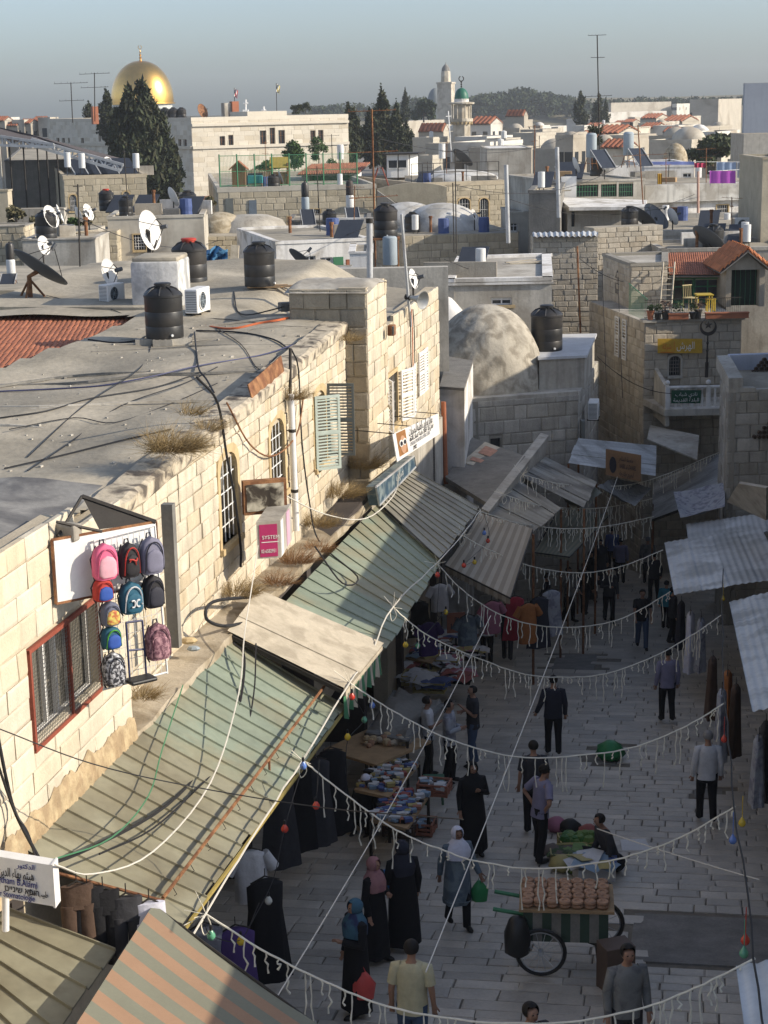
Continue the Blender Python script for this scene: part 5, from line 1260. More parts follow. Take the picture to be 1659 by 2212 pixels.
for (u,v,rpx,y,yaw,tl_,lab) in ((1388,468,34,80,118,48,'large grey dish at the left of the pair on the block wall'),(1418,467,34,82,50,40,'large dark dish facing away beside the grey one'),(1532,516,42,75.5,118,45,'large dark dish on the terrace in front of the pink pole'),(1000,340,26,150,118,45,'dark collector dish left of the minaret foot')):
    p=atY(u,v+rpx*.9,y);dd=thing('satellite_dish',lab,'satellite dish',tuple(p),'dark dishes on the far roofs');bk=dish_at(dd,atY(u,v,y),rpx/pxm(y),R(yaw),R(tl_),M_DISHG,dep=.15);k=MB();k.tube([p - Z*.6,Vector((p.x,p.y,bk.z)),bk],.04,6);k.build('mast',M_DIRON,dd)
for (u,v,w_,y,lab) in ((1360,488,36,79,'black tank in the shade left of the large dishes'),(1540,538,44,76,'black tank behind the large dark dish on the right terrace'),(712,488,30,98,'black tank on the dark lean-to'),(1282+8,372,30,94,'black tank between the two water heaters on the canopy house')):
    p=atY(u,v,y);put('tank',mk_tank(),lab,p - Z*.2,.4,w_/pxm(y),'black water tanks on the roofs')
# tank pair by the flue: big black tank on a frame above a grey cylinder
p=atY(834,512,60);tkF=thing('tank_frame','iron frame holding a black tank above a grey water cylinder','frame',tuple(atY(840,578,60)))
put('tank',mk_tank(),'black water tank high on the iron frame beside the shiny flue',p,.1,50/pxm(60),'black water tanks on the roofs')
for dx in (-.4,.4):
    for dy in (-.4,.4): tube_part('leg',[p + Vector((dx,dy,0)),Vector((p.x+dx,p.y+dy,zv(840,578,60)-1))],.03,M_RUST,tkF,5)
k=MB();k.box(p - Z*.04,(.95,.95,.07));k.build('shelf',M_RUST,tkF)
p2=atY(843,572,59.3);k=MB();k.lathe([(.24,0),(.25,.02),(.25,.92),(.2,.97),(.001,.98)],p2,16);k.build('water_cylinder',M_TANKG,smooth=.6,label='bluish grey upright cylinder under the framed black tank',cat='water heater',group='water heaters on the roofs')
for (u,v,sc_,y,lab,k1,m1,m2) in ((661,488,1.0,100,'slim water heater with dark upper and bluish lower cylinder on the lean-to','solA',M_BLACK,M_TANKG),(757,484,1.0,102,'slim water heater with a rusty brown upper and white lower cylinder','solB',mat('brown tank',(.05,.04,.035),.6),M_TANKW)):
    p=atY(u,v,y);put(k1,mk_solar(m1,m2,.75),lab,p,.2,82/pxm(y)/3.0*1.15,'water heaters on the roofs')
for (u,v,y,lab) in ((1277,366,93,'grey water heater on a stand, left on the canopy house roof'),(1357,362,95,'grey water heater on a pale frame, right on the canopy house roof')):
    p=atY(u,v,y);put('solC',mk_solar(M_BLACK,M_TANKG,.6,False),lab,p,.5,1.05,'water heaters on the roofs')
for (u,v,y,lab) in ((736,354,150,'white cylinder on the tiled pavilion roof'),(955,352,140,'white cylinder above the arched house'),(1570,500,90,'grey-white cylinder before the long white house'),(147,370,112,'white cylinder left of two before the steel truss roof'),(178,372,113,'white cylinder right of the first before the steel truss roof'),(295,372,116,'white cylinder at the right end of the solar roof'),(1508,395,170,'small white cylinder beyond the laundry')):
    p=atY(u,v,y);put('wt',mk_whitetank,lab,p - Z*.1,0,34/pxm(y)/1.3,'white water cylinders on the roofs')
# ================================================================== trees
def crown(clumps,n,size,name,m,parent,seed=1,droop=0.0,kind=None):
    """leaf-sized faces spread through a set of clumps (centre, (rx, ry, rz))"""
    r=np.random.RandomState(seed);V=[];w=np.array([c[1][0]*c[1][2] for c in clumps]);w=w/w.sum()
    for (c,rad),wi in zip(clumps,w):
        k=max(12,int(n*wi));d=r.normal(size=(k,3));d /= np.linalg.norm(d,axis=1)[:,None];d *= (r.rand(k)**.28)[:,None]*(1 + .16*np.sin(d[:,:1]*9 + d[:,2:]*11))
        p=d*np.array(rad) + np.array(c);a=r.normal(size=(k,3));a /= np.linalg.norm(a,axis=1)[:,None];b=r.normal(size=(k,3));b -= a*(a*b).sum(1)[:,None];b /= np.linalg.norm(b,axis=1)[:,None]
        s=(size*(.5 + r.rand(k)))[:,None];a[:,2]+=droop
        V.append(np.stack([p - a*s,p + b*s*.55,p + a*s,p - b*s*.55],1).reshape(-1,3))
    V=np.concatenate(V);o0=np.array(ORG[parent.name] if parent is not None else V.mean(0));nq=len(V)//4
    me=bpy.data.meshes.new(name);me.vertices.add(len(V));me.vertices.foreach_set('co',(V - o0).astype(np.float32).ravel())
    me.loops.add(nq*4);me.loops.foreach_set('vertex_index',np.arange(nq*4,dtype=np.int32));me.polygons.add(nq)
    me.polygons.foreach_set('loop_start',np.arange(0,nq*4,4,dtype=np.int32));me.materials.append(m);me.update(calc_edges=True)
    ob=bpy.data.objects.new(name,me);COL.objects.link(ob)
    if parent is not None: setpar(ob,parent)
    else: ob.location=o0
    ORG[ob.name]=Vector(o0);return tag(ob,kind=kind)
M_CYP=mat('cypress foliage',(.040,.050,.022),.8,var=.2,scale=.25,isl=.45,col2=(.055,.045,.022))
M_PINE=mat('far pine foliage',(.042,.058,.026),.85,var=.2,scale=.05,isl=.4)
M_BUSH=mat('fresh green foliage',(.055,.105,.025),.75,var=.2,scale=.5,isl=.4)
M_DRYB=mat('dry shrub foliage',(.13,.115,.06),.85,var=.2,scale=1,isl=.4)
M_TRUNK=mat('bark',(.10,.075,.05),.95,var=.2,scale=4,bump=.5)
def tree(name,label,base,clumps,n,size,m,trunk=.25,group=None,seed=1,droop=0.0):
    t=thing(name,label,'tree' if 'shrub' not in name else 'shrub',tuple(base),group);k=MB();top=Vector(clumps[0][0]);base=Vector(base)
    k.tube([base,lerp(base,top,.5) + Vector((.1,0,0))*trunk,top],[trunk,trunk*.7,trunk*.25],7)
    for c,r_ in clumps[1:5]: k.tube([lerp(base,top,.45),lerp(base,Vector(c),.8) + Z*.2,Vector(c)],[trunk*.45,trunk*.3,trunk*.12],5)
    k.build('trunk',M_TRUNK,t);crown(clumps,n,size,'crown',m,t,seed,droop);return t
def cyp(label,u,vt,vb,wpx,y,seed,n=1500,m=M_CYP,group='cypresses',size=None,shape=1.0):
    n=int(n*3.4)
    r=random.Random(seed);b,tp=atY(u,vb,y),atY(u,vt,y);H_=tp.z - b.z;W_=wpx*1.3/pxm(y)/2;cl=[];N=max(6,int(H_/max(W_,.3)*2.2))
    for i in range(N):
        f=(i+.5)/N;w=W_*(math.sin(math.pi*min(1,.12 + f*.95)**.8)**.7 if shape else 1 - f)*(1 - f*.15) + .05*W_
        for j in range(2): a=r.uniform(0,6.28);q=w*.35;cl.append(((b.x + q*math.cos(a),b.y + q*math.sin(a),b.z + H_*f),(w*.72,w*.72,H_/N*1.25)))
    cl.sort(key=lambda c: abs(c[0][2] - b.z - H_*.8))
    return tree('cypress_tree',label,(b.x,b.y,b.z-1),cl,n,size or max(.2,W_*.15),m,W_*.12,group,seed,.5)
def blob(label,u,v,wpx,hpx,y,seed,n=900,m=M_BUSH,group=None,name='tree',size=None,k=9,vb=None):
    r=random.Random(seed);c=atY(u,v,y);W_,H_=wpx/pxm(y)/2,hpx/pxm(y)/2;cl=[((c.x,c.y,c.z + H_*.35),(W_*.5,W_*.5,H_*.5))]
    for i in range(k):
        a=r.uniform(0,6.28);f=r.uniform(-.75,.7);q=math.sqrt(max(0,1 - f*f))*r.uniform(.5,.78);cl.append(((c.x + W_*q*math.cos(a),c.y + W_*q*math.sin(a),c.z + H_*f),(W_*r.uniform(.28,.42),W_*.38,H_*r.uniform(.26,.4))))
    zb=zv(u,vb,y) if vb else c.z - H_*1.1
    return tree(name,label,(c.x,c.y,zb),cl,int(n*1.7),size or max(.05,W_*.10),m,max(.03,W_*.06),group,seed)

# ================================================================== two-arched house, truss roof
def facepix(vis,face,u,v): A,B,D,N=vis[face];p=onplane(u,v,A,N);return (p - A).dot(D),p.z
def corner_house(name,label,uL,uC,uR,vt,y,angR,wm,st=None,wins=(),wl_=(),par=.25,zb=-7.2,limit=110,rm=None,group=None,parm=None):
    """house seen corner-on: left face uL..uC, right (sunlit) face uC..uR turned by angR away from us"""
    C_=atY(uC,vt,y);a=R(angR);D1=Vector((math.cos(a),math.sin(a),0));D2=Vector((-math.sin(a),math.cos(a),0))
    def reach(D,u):
        k_=(u - IW/2)/FPX;sc=ray(u,vt);kx=sc.x/sc.y;return (kx*C_.y - C_.x)/(D.x - kx*D.y)
    L1,L2=reach(D1,uR),reach(D2,uL);L1=min(abs(L1),70);L2=min(abs(L2),70)
    p0=C_;p1=C_ + D1*L1;p2=p1 + D2*L2;p3=C_ + D2*L2;fp=[(q.x,q.y) for q in (p0,p1,p2,p3)]
    vis0=[(Vector((*fp[0],0)),None,D1,Vector((D1.y,-D1.x,0))),None,None,(Vector((*fp[3],0)),None,-D2,Vector((-D2.y,D2.x,0)))]
    ops={0: [],3: []};sp=[]
    for f,ws in ((0,wins),(3,wl_)):
        for w in ws:
            s0,z1=facepix(vis0,f,w[0],w[1]);s1,z0=facepix(vis0,f,w[2],w[3]);ops[f].append((s0,s1,z0,z1));sp.append((f,s0,z0,s1-s0,z1-z0,w[4] if len(w)>4 else {}))
    t,vis=house(name,label,fp,C_.z,zb,wm,rm or M_CEM,par=par,st=st,limit=limit,opens=ops,group=group,parm=parm)
    for f,s0,z0,w_,h_,kw in sp: kw=dict(kw);kw.setdefault('kind','bars');kw.setdefault('fw',.08);win(t,vis,f,s0,z0,w_,h_,**kw)
    return t,vis,C_.z
aw_=dict(arch=True,frame=M_TAN,nv=5,nh=2)
t,vis,z2=corner_house('arched_house','square cream stone house with two arched barred windows and a solar-covered roof',60,137,316,388,118,12,M_MORTAR,(.36,.62,M_FARST),[(149,421,167,456,aw_),(265,414,281,448,aw_)],par=.25,limit=130)
for i,(u,v,lab) in enumerate(((168,372,'leftmost solar panel on the two-arched house'),(196,370,'second solar panel on the two-arched house'),(222,366,'third solar panel on the two-arched house'),(262,372,'rightmost solar panel on the two-arched house'))):
    p=atY(u,v+12,121);k=MB();o=Vector((p.x-.7,p.y,z2+1.2));k.obox(o,Vector((1.3,0,0)),Vector((.8,-1.4,-1.0)),Z*.08);sp_=thing('solar_collector',lab,'solar collector',tuple(p),'solar panels of the two-arched house');k.build('panel',M_PANEL,sp_)
    k=MB();k.tube([o,Vector((o.x,o.y,z2))],.03,4);k.tube([o + Vector((1.3,0,0)),Vector((o.x+1.3,o.y,z2))],.03,4);k.tube([o + Z*.06,o + Vector((.8,-1.4,-.94))],.05,4);k.build('stand',M_GALV,sp_)
TRS=thing('truss_roof','dark pitched roof carried by white steel lattice trusses at the left edge','roof',tuple(atY(60,345,128)))
def truss(parent,a,b,c,d,n):      # top chord a-b, bottom chord c-d
    k=MB();k.tube([a,b],.12,4);k.tube([c,d],.12,4)
    for i in range(n): p,q,r_=lerp(a,b,i/n),lerp(c,d,i/n),lerp(c,d,(i+1)/n);k.tube([p,q],.07,4);k.tube([p,r_] if i % 2 == 0 else [q,lerp(a,b,(i+1)/n)],.06,4)
    k.tube([b,d],.07,4);return k.build('truss',M_GALV,parent)
truss(TRS,atY(-40,288,119.5),atY(116,312,119),atY(-40,312,119.5),atY(118,318,119),7)
truss(TRS,atY(68,300,119.6),atY(266,356,119.2),atY(68,314,119.6),atY(260,369,119.2),11)
k=MB();k.slab([atY(-60,262,140),atY(66,291,140),atY(120,315,121),atY(-60,285,121)],.15);k.slab([atY(-60,262,140),atY(66,290,136),atY(268,357,123.5),atY(262,342,140)],.12);k.build('roof_sheet',mat('dark roofing',(.085,.07,.065),.9,var=.2,scale=.6),TRS)
for u in (20,50,80,100,122): tube_part('post',[atY(u,318,125),Vector((atY(u,318,125).x,125,-7))],.06,M_DIRON,TRS,5)
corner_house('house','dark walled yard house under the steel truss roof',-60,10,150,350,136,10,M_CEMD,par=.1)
ph('wall','bright cream wall end at the left edge below the truss roof',-40,16,415,100,1.2,wm=M_FARST,par=.1,cat='wall')
ph('wall','grey plaster wall left of the two-arched house',25,138,452,104,1.0,wm=M_CEML,par=0,cat='wall')
for i,(u,v,w_,h_,m,lab) in enumerate(((35,470,46,50,M_DRYB,'dry brownish shrub at the left edge of the terrace'),(72,482,36,30,M_DRYB,'low dry shrub beside the green covers'),(108,475,50,44,M_DRYB,'olive dry shrub in the middle of the left terrace'),(188,478,44,36,M_DRYB,'thin shrub left of the orange-lidded tank'),(157,484,36,26,M_BUSH,'green rounded shrub cover on the terrace'),(455,440,26,30,M_DRYB,'bush behind the rubble dome beside the tiled hip roof'))):
    blob(lab,u,v,w_,h_,90 + i,20+i,420,m,'shrubs on the left terrace','shrub',.10,7)
# red hipped roof
HR=thing('tiled_house','small house with a red tiled hip roof in front of the big cypress','house',tuple(atY(420,458,150)))
a,b,c,d=atY(425,425,152),atY(446,424,152),atY(462,457,146),atY(362,458,146)
tiled(HR,[a,b,c,d],8,22,M_TILE,limit=100);tiled(HR,[b,b + Vector((.2,.5,0)),c + Vector((.8,6,0)),c],6,10,M_TILE,limit=30)
k=MB();k.prism([(d.x+.2,d.y+.3),(c.x-.2,c.y+.3),(c.x,c.y+6),(d.x,d.y+6)],-7,c.z-.1);k.build('wall',M_CEML,HR)
# ================================================================== big cream building
M_BIG=mat('bright cut limestone',(.66,.60,.49),.9,var=.06,scale=.4,col2=(.45,.38,.27),isl=.08,bump=.3,bscale=4,streak=.08)
wb=dict(kind='sash',frame=M_BIG,barm=M_RUST,fw=.12,depth=.3)
t,vis,zB=corner_house('convent','large cream stone building with tall paired windows behind the playground',104,413,752,262,235,28,M_BIG,(.62,1.3,M_BIG),
    [(474,293,487,318,wb),(493,292,505,317,wb),(561,282,576,313,wb),(582,276,595,312,wb),(601,280,616,312,wb),(670,282,682,307,wb),(687,281,699,307,wb)],
    [(122,298,129,314,wb),(134,298,141,314,wb),(147,298,152,316,wb),(175,298,182,316,wb),(213,288,219,306,wb),(385,300,392,318,wb),(396,300,404,318,wb)],par=.5,limit=300)
A,B,D,N=vis[0];s_,zc=facepix(vis,0,430,322);k=MB();k.obox(A + N*.05 + Z*zc,B-A,N*.22,Z*.4);k.obox(A + N*.05 + Z*(zB-.7),B-A,N*.25,Z*.35);A3,B3,D3,N3=vis[3];k.obox(A3 + N3*.05 + Z*zc,B3-A3,N3*.2,Z*.4);k.build('cornice',M_BIG,t)
k=MB();q=A + D*10 - N*4;k.obox(q + Z*zB,D*6,-N*6,Z*1.1);k.build('roof_step',M_BIG,t)
for u,lab,w_,v0,v1,m in ((507,'brick chimney with a flag mast on the cream building',15,221,252,M_POT),(206,'orange chimney above the shaded wing of the cream building',12,232,262,M_POT),(491,'grey chimney block beside the brick one',18,224,252,M_CEML)):
    p=atY(u,v1+6,250);W_=w_/pxm(250);box_part('chimney',(p.x,p.y,p.z + (v1-v0)/pxm(250)/2 + .2),(W_,W_,(v1-v0+6)/pxm(250)),m,None,R(28),label=lab,cat='chimney')
for u,v0,v1,lab,fc in ((507,190,224,'red and white flag on the brick chimney',(.45,.03,.04)),(598,180,248,'yellow and white flag on a tall pole above the cream building',(.55,.45,.12))):
    f=thing('flag',lab,'flag',tuple(atY(u,v1,250)));tube_part('pole',[atY(u,v1,250),atY(u-1,v0,250)],.05,M_DIRON,f,5);k=MB()
    vs=[]
    for i in range(5):
        for j in range(7): vs.append(atY(u + i*1.6 - j*.1 + .5*math.sin(j),v0 + 1 + j*3 + i*1.0,250 + .15*math.sin(i*1.5 + j)))
    k.add(vs,[(i*7+j,i*7+7+j,i*7+8+j,i*7+j+1) for i in range(4) for j in range(6)]);k.m=[0 if (q//6) % 2 else 1 for q in range(24)];k.build('cloth',[mat('flag ' + str(u),fc,.9,var=0),M_WPAINT],f)
for u,v0,v1,lab in ((531,215,243,'larger white cross on the cream building roof'),(570,230,247,'smaller white cross on the cream building roof')):
    k=MB();k.tube([atY(u,v1,248),atY(u,v0,248)],.14,5);k.tube([atY(u-5,v0+8,248),atY(u+5,v0+8,248)],.13,5);k.box(atY(u,v1,248),(.8,.8,.8));k.build('cross',M_WPAINT,label=lab,cat='cross')
for u,v,w_,h_,lab in ((375,244,56,32,'large black tank group beside the golden dome'),):
    for i in range(3): p=atY(u - 18 + i*18,262,252);put('tank',mk_tank(),('left','middle','right')[i] + ' one of three black tanks on the roof beside the golden dome',p,i,20/pxm(252),'black water tanks on the roofs')
p=atY(437,256,250);dd=thing('satellite_dish','rusty brown dish on the roof right of the black tanks','satellite dish',tuple(p));bk=dish_at(dd,atY(438,240,250),16/pxm(250),R(60),R(20),M_RUST);k=MB();k.tube([p - Z*.5,bk],.08,5);k.build('mast',M_DIRON,dd)
# cypresses in front
r_=random.Random(5);base=atY(320,445,205);cl=[]
for (u0,vt_,vb_,w_) in ((318,186,440,84),(292,198,440,84),(345,235,440,84),(268,240,440,70),(366,300,440,64),(300,250,445,110)):
    w_ *= 1.0;b_,tp=atY(u0,vb_,205),atY(u0,vt_,205);H_=tp.z-b_.z;W_=w_/pxm(205)/2;N_=13
    for i in range(N_):
        f=(i+.5)/N_;w=W_*(1 - f**2.2)**.6*(.75 + .25*min(1,f*4)) + .12
        for j in range(3): a=r_.uniform(0,6.28);cl.append(((b_.x + w*.55*math.cos(a),b_.y + w*.55*math.sin(a),b_.z + H_*f + r_.uniform(-.3,.3)),(w*.66,w*.66,H_/N_*1.05)))
tree('cypress_tree','huge spreading dark cypress in front of the shaded wing and the golden dome',(base.x,base.y,-7),cl,42000,.30,M_CYP,.5,None,3,.7)
cyp('slim cypress tip left of the golden dome',233,194,300,36,262,4,900)
cyp('small dark cypress behind the shaded wing',193,222,265,26,300,5,500)
for i,(u,vt_,vb_,w_,y,lab) in enumerate(((754,228,345,50,250,'broad dark tree right against the cream building'),(826,193,350,44,262,'tallest dark cypress right of the cream building'),(800,240,350,40,255,'lower cypress left of the tallest one'),(858,222,345,34,258,'pointed cypress right of the tallest one'),(880,262,345,30,262,'short cypress at the right end of the dark group'),(876,191,262,17,420,'thin lone cypress behind the dark group'),(1254,196,290,28,420,'left of the two dark conical trees below the tall antenna'),(1292,200,295,26,430,'right of the two dark conical trees below the tall antenna'),(1308,215,290,18,440,'thin cypress just right of the conical pair'))):
    cyp(lab,u,vt_,vb_,w_,y,30+i,1700 if w_>30 else 900,M_CYP,'cypresses')
for i,(u,v,w_,h_,y,m,lab) in enumerate(((636,334,54,60,205,M_BUSH,'left round green tree before the cream building'),(688,322,46,52,208,M_BUSH,'right green tree before the cream building'),(715,352,26,24,200,M_BUSH,'small bright green bush right of the green trees'),(580,358,60,26,198,M_BUSH,'low leafy hedge behind the yellow-roofed climbing tower'),(405,440,34,22,190,M_BUSH,'green bush at the foot of the huge cypress'),(1540,322,118,62,175,mat('olive tree foliage',(.05,.062,.025),.8,var=.2,isl=.4),'wide dark green tree at the right in front of the domed hall'),(915,238,60,44,470,M_PINE,'round pine left of the far minaret'),(640,236,28,22,270,M_CYP,'dark treetop on the skyline above the left part of the cream building'),(660,232,24,24,272,M_CYP,'dark treetop on the skyline right of the flag pole'),(1285,290,40,50,130,M_CYP,'dark tree behind the left water heater'))):
    blob(lab,u,v,w_,h_,y,60+i,1500 if w_>50 else 700,m,'far round trees','tree',None,12,v + h_*.6)
# ================================================================== gold dome
M_GOLD=mat('gilded panels',(.80,.47,.12),.30,metal=1.0,var=.10,scale=.6,bump=.15,bscale=.6)
DR=thing('golden_dome','large golden dome on a pale drum on the skyline','dome',tuple(atY(307,262,630)))
c=atY(308,222,630);r_=65/pxm(630);Hd=zv(308,131,630) - c.z;pr=[]
for i in range(19):
    a=i/18*math.pi/2;rr=math.cos(a)**.92*(1 + .035*math.sin(a*2));pr.append((max(.02,r_*rr),Hd*math.sin(a)**1.05))
k=MB();k.lathe([(r_*1.05,-.5),(r_*1.05,-.1),(r_*.99,0)] + pr,c,72,ripple=lambda a,z: .008*abs(math.sin(a*36)));k.build('gilded_shell',M_GOLD,DR,smooth=.5)
k=MB();k.lathe([(r_*.95,-14),(r_*.95,-.4)],c,48);k.build('drum',mat('pale tile drum',(.50,.52,.50),.6,var=.1),DR,smooth=.5)
k=MB();tz=c + Z*Hd;k.lathe([(.6,-.1),(.3,.6),(.55,1.0),(.2,1.4),(.45,2.0),(.15,2.5),(.3,3.0),(.1,3.4),(.1,4.0)],tz,10)
pts=[tz + Vector((.62*math.cos(R(110) + R(320)*i/12),0,4.6 + .62*math.sin(R(110) + R(320)*i/12))) for i in range(13)];k.tube(pts,.12,5);k.build('crescent_finial',M_GOLD,DR,smooth=.6)
# ================================================================== minarets
MN=thing('minaret','pale octagonal minaret with a small green dome and crescent','minaret',tuple(atY(999,345,250)))
c=atY(998,345,250);q=pxm(250);zf=lambda v: zv(998,v,250) - c.z;M_MIN=mat('minaret stone',(.52,.47,.38),.9,var=.08,scale=.6,col2=(.38,.33,.25),mix=.3,mscale=.5,streak=.2)
oct_=Matrix.Translation(c) @ Matrix.Rotation(R(15),4,'Z');k=MB()
k.lathe([(19.5/q,-16),(19/q,zf(268))],c,8,0,oct_);k.build('shaft',M_MIN,MN)
k=MB();k.lathe([(19/q,zf(268)),(24/q,zf(262)),(24/q,zf(256)),(22/q,zf(256))],c,16);k.build('balcony',M_MIN,MN)
for i in range(16): a=i*math.pi/8;box_part('corbel',c + Vector((21.5/q*math.cos(a),21.5/q*math.sin(a),zf(265))),(.22,.22,.5),M_TAN,MN,a)
k=MB();k.lathe([(17/q,zf(258)),(17/q,zf(226))],c,12);k.build('upper_shaft',M_MIN,MN)
for i in range(8): a=i*math.pi/4 + .3;tube_part('column',[c + Vector((21/q*math.cos(a),21/q*math.sin(a),zf(256))),c + Vector((21/q*math.cos(a),21/q*math.sin(a),zf(225)))],.09,M_MIN,MN,5)
k=MB();k.lathe([(26/q,zf(225.5)),(27/q,zf(224)),(27/q,zf(221.5)),(16/q,zf(220))],c,20);k.build('roof_slab',M_MIN,MN)
k=MB();k.lathe([(15.5/q,zf(221)),(15/q,zf(213))],c,20);k.build('drum',M_WHITE,MN)
k=MB();k.lathe([(15/q*math.cos(i/10*math.pi/2)**.85,zf(214) + (zf(190)-zf(214))*math.sin(i/10*math.pi/2)) for i in range(10)] + [(.02,zf(189.5))],c,24);k.build('green_dome',mat('green dome paint',(.025,.13,.085),.45,var=.1),MN,smooth=1)
k=MB();k.tube([c + Z*zf(190),c + Z*zf(176)],.06,6);cc=c + Z*zf(170);k.tube([cc + Vector((5/q*math.cos(R(110)+R(320)*i/12),0,5/q*math.sin(R(110)+R(320)*i/12))) for i in range(13)],.07,5)
for v in (187,182,177): k.ball(c + Z*zf(v),.13,8)
k.build('crescent_finial',M_DIRON,MN)
M2=thing('minaret','distant square stone minaret with a small grey cap beside a grey dome','minaret',tuple(atY(964,260,560)));q=pxm(560);c=atY(964,260,560);zf=lambda v: zv(964,v,560) - c.z;oc=Matrix.Translation(c) @ Matrix.Rotation(R(28),4,'Z');k=MB()
k.lathe([(22/q,-20),(21.5/q,zf(180))],c,4,0,oc);k.build('shaft',M_MIN,M2);k=MB();k.lathe([(24/q,zf(181)),(24/q,zf(177.5)),(14/q,zf(177))],c,4,0,oc);k.build('platform',M_MIN,M2)
k=MB();k.lathe([(11/q,zf(178)),(10/q,zf(156)),(9/q,zf(153))],c,8,0,oc);k.build('lantern',M_MIN,M2);k=MB();k.lathe([(9/q,zf(154)),(8/q,zf(147)),(4/q,zf(141)),(.6/q,zf(138)),(.3/q,zf(134))],c,12);k.build('cap',M_CEMD,M2,smooth=1)
D2_=thing('grey_dome','distant grey lead dome half hidden by the square minaret','dome',tuple(atY(940,260,590)));c=atY(940,226,590);k=MB();rr=17/pxm(590);k.lathe([(rr,-6),(rr,0)] + [(rr*math.cos(i/9*math.pi/2),rr*2.0*math.sin(i/9*math.pi/2)) for i in range(1,9)] + [(.05,rr*2.02)],c,24);k.build('dome',mat('lead sheet',(.20,.22,.22),.6,metal=.2,var=.1),D2_,smooth=.8)
# ================================================================== far town
M_FW=[mat('far limestone %d' % i,c,.95,var=.12,scale=.3,col2=(.34,.30,.24),mix=.25,mscale=.15) for i,c in enumerate(((.50,.46,.38),(.44,.40,.33),(.58,.55,.49),(.40,.36,.29)))]
def fh(label,uA,uB,uC,vt,y,i=0,roof='flat',ang=-32,nw=0,group=None,par=.4):
    k_=lambda u: (ray(u,vt).x/ray(u,vt).y);a=R(ang);D=Vector((math.cos(a),math.sin(a),0));E=Vector((-math.sin(a),math.cos(a),0));P0=atY(uA,vt,y)
    def reach(P,D_,u): kx=k_(u);return (kx*P.y - P.x)/(D_.x - kx*D_.y)
    w=reach(P0,D,uB);P1=P0 + D*w;d=min(40,max(2,reach(P1,E,uC)));P2,P3=P1 + E*d,P0 + E*d;fp=[(p.x,p.y) for p in (P0,P1,P2,P3)];z=P0.z
    ops={};
    t,vis=house('house',label,fp,z,-7.2,M_FW[i],M_CEM if roof != 'white' else M_WHITE,par=par if roof in ('flat','white','dome') else 0,group=group)
    for f in (0,1):
        A,B,D_,N=vis[f];L=(B-A).length
        for j in range(nw):
            s=L*(j+.5)/nw;k=MB();k.obox(A + D_*(s-.45) + N*-.02 + Z*(z-2.9),D_*.9,N*.06,Z*1.5);wd=k.build('window',M_GLASS,t);k=MB();k.obox(A + D_*(s-.6) + N*.02 + Z*(z-3.05),D_*1.2,N*.12,Z*.15);k.build('sill',M_FW[2],wd)
    c=sum((Vector((*p,0)) for p in fp),Vector())/4;cw=min(w,d)
    if roof == 'dome': dome(t,Vector((c.x,c.y,z)),cw*.42,cw*.36,M_FW[i],20,rip=.004)
    if roof == 'tile':
        hgt=w*.22;m0,m1=(P0+P3)/2 + Z*hgt,(P1+P2)/2 + Z*hgt;ov=.3
        for (a_,b_,c_,d_) in ((m0,m1,P1,P0),(m1,m0,P3,P2)): tiled(t,[a_,b_,c_ + (c_-b_).normalized()*ov,d_ + (d_-a_).normalized()*ov],5,max(5,int((b_-a_).length/.8)),M_TILE,limit=0)
        k=MB()
        for (a_,b_,m_) in ((P0,P3,m0),(P1,P2,m1)): k.add([a_ - Z*.1,b_ - Z*.1,m_ - Z*.1],[(0,1,2)])
        k.build('gable',M_FW[i],t)
    return t,z
FH=[('domed stone house right of the minaret among the far roofs',1086,1122,1142,282,300,1,'dome',1),('white house with a red tiled roof right of the green minaret',1012,1060,1086,268,330,2,'tile',2),('tall house with a red ridge roof and bright gable below the far wood',1092,1132,1140,250,380,3,'tile',0),
 ('grey house with a large dome and paired windows left of the water heaters',1200,1238,1268,300,190,1,'dome',2),('low cream house with two small domes',1140,1166,1198,300,230,0,'dome',1),('red tiled house left of the minaret',904,958,970,283,330,1,'tile',0),('small white chapel-like house between the conical trees',1238,1262,1282,276,300,2,'flat',0),
 ('long flat hall with a white dome at the right',1520,1578,1612,302,220,1,'flat',0),('pyramid-roofed red tiled house left of the white dome',1432,1462,1478,284,240,1,'tile',0),('red tiled house behind the right water heater',1296,1350,1378,318,180,0,'tile',0),('square cream house with a sunlit side near the far long wall',1378,1408,1432,270,380,0,'flat',1),
 ('cream block with bright right side on the skyline at the right',1490,1552,1602,218,520,1,'flat',0),('white apartment block with rows of balconies on the far slope',1452,1462,1502,226,900,2,'flat',3),('pale tall house at the left foot of the minaret',948,966,976,335,235,1,'flat',1),('yellowish house right of the minaret foot',1026,1050,1058,312,250,0,'flat',1),('small stone hut with an arched door behind the white cabin',902,934,948,345,160,0,'flat',0)]
for lab,a,b,c,v,y,i,rf,nw in FH: fh(lab,a,b,c,v,y,i,rf,-30,nw)
rf_=random.Random(11);LMK=((905,'the far minaret'),(998,'the green-domed minaret'),(1110,'the far pine wood'),(1200,'the long garden wall'),(1250,'the conical trees'),(1290,'the tallest mast'),(1357,'the framed water heater'),(1440,'the pyramid tiled roof'),(1510,'the smooth white dome'))
TONE=('cream','buff','whitish','grey-buff');seen_={}
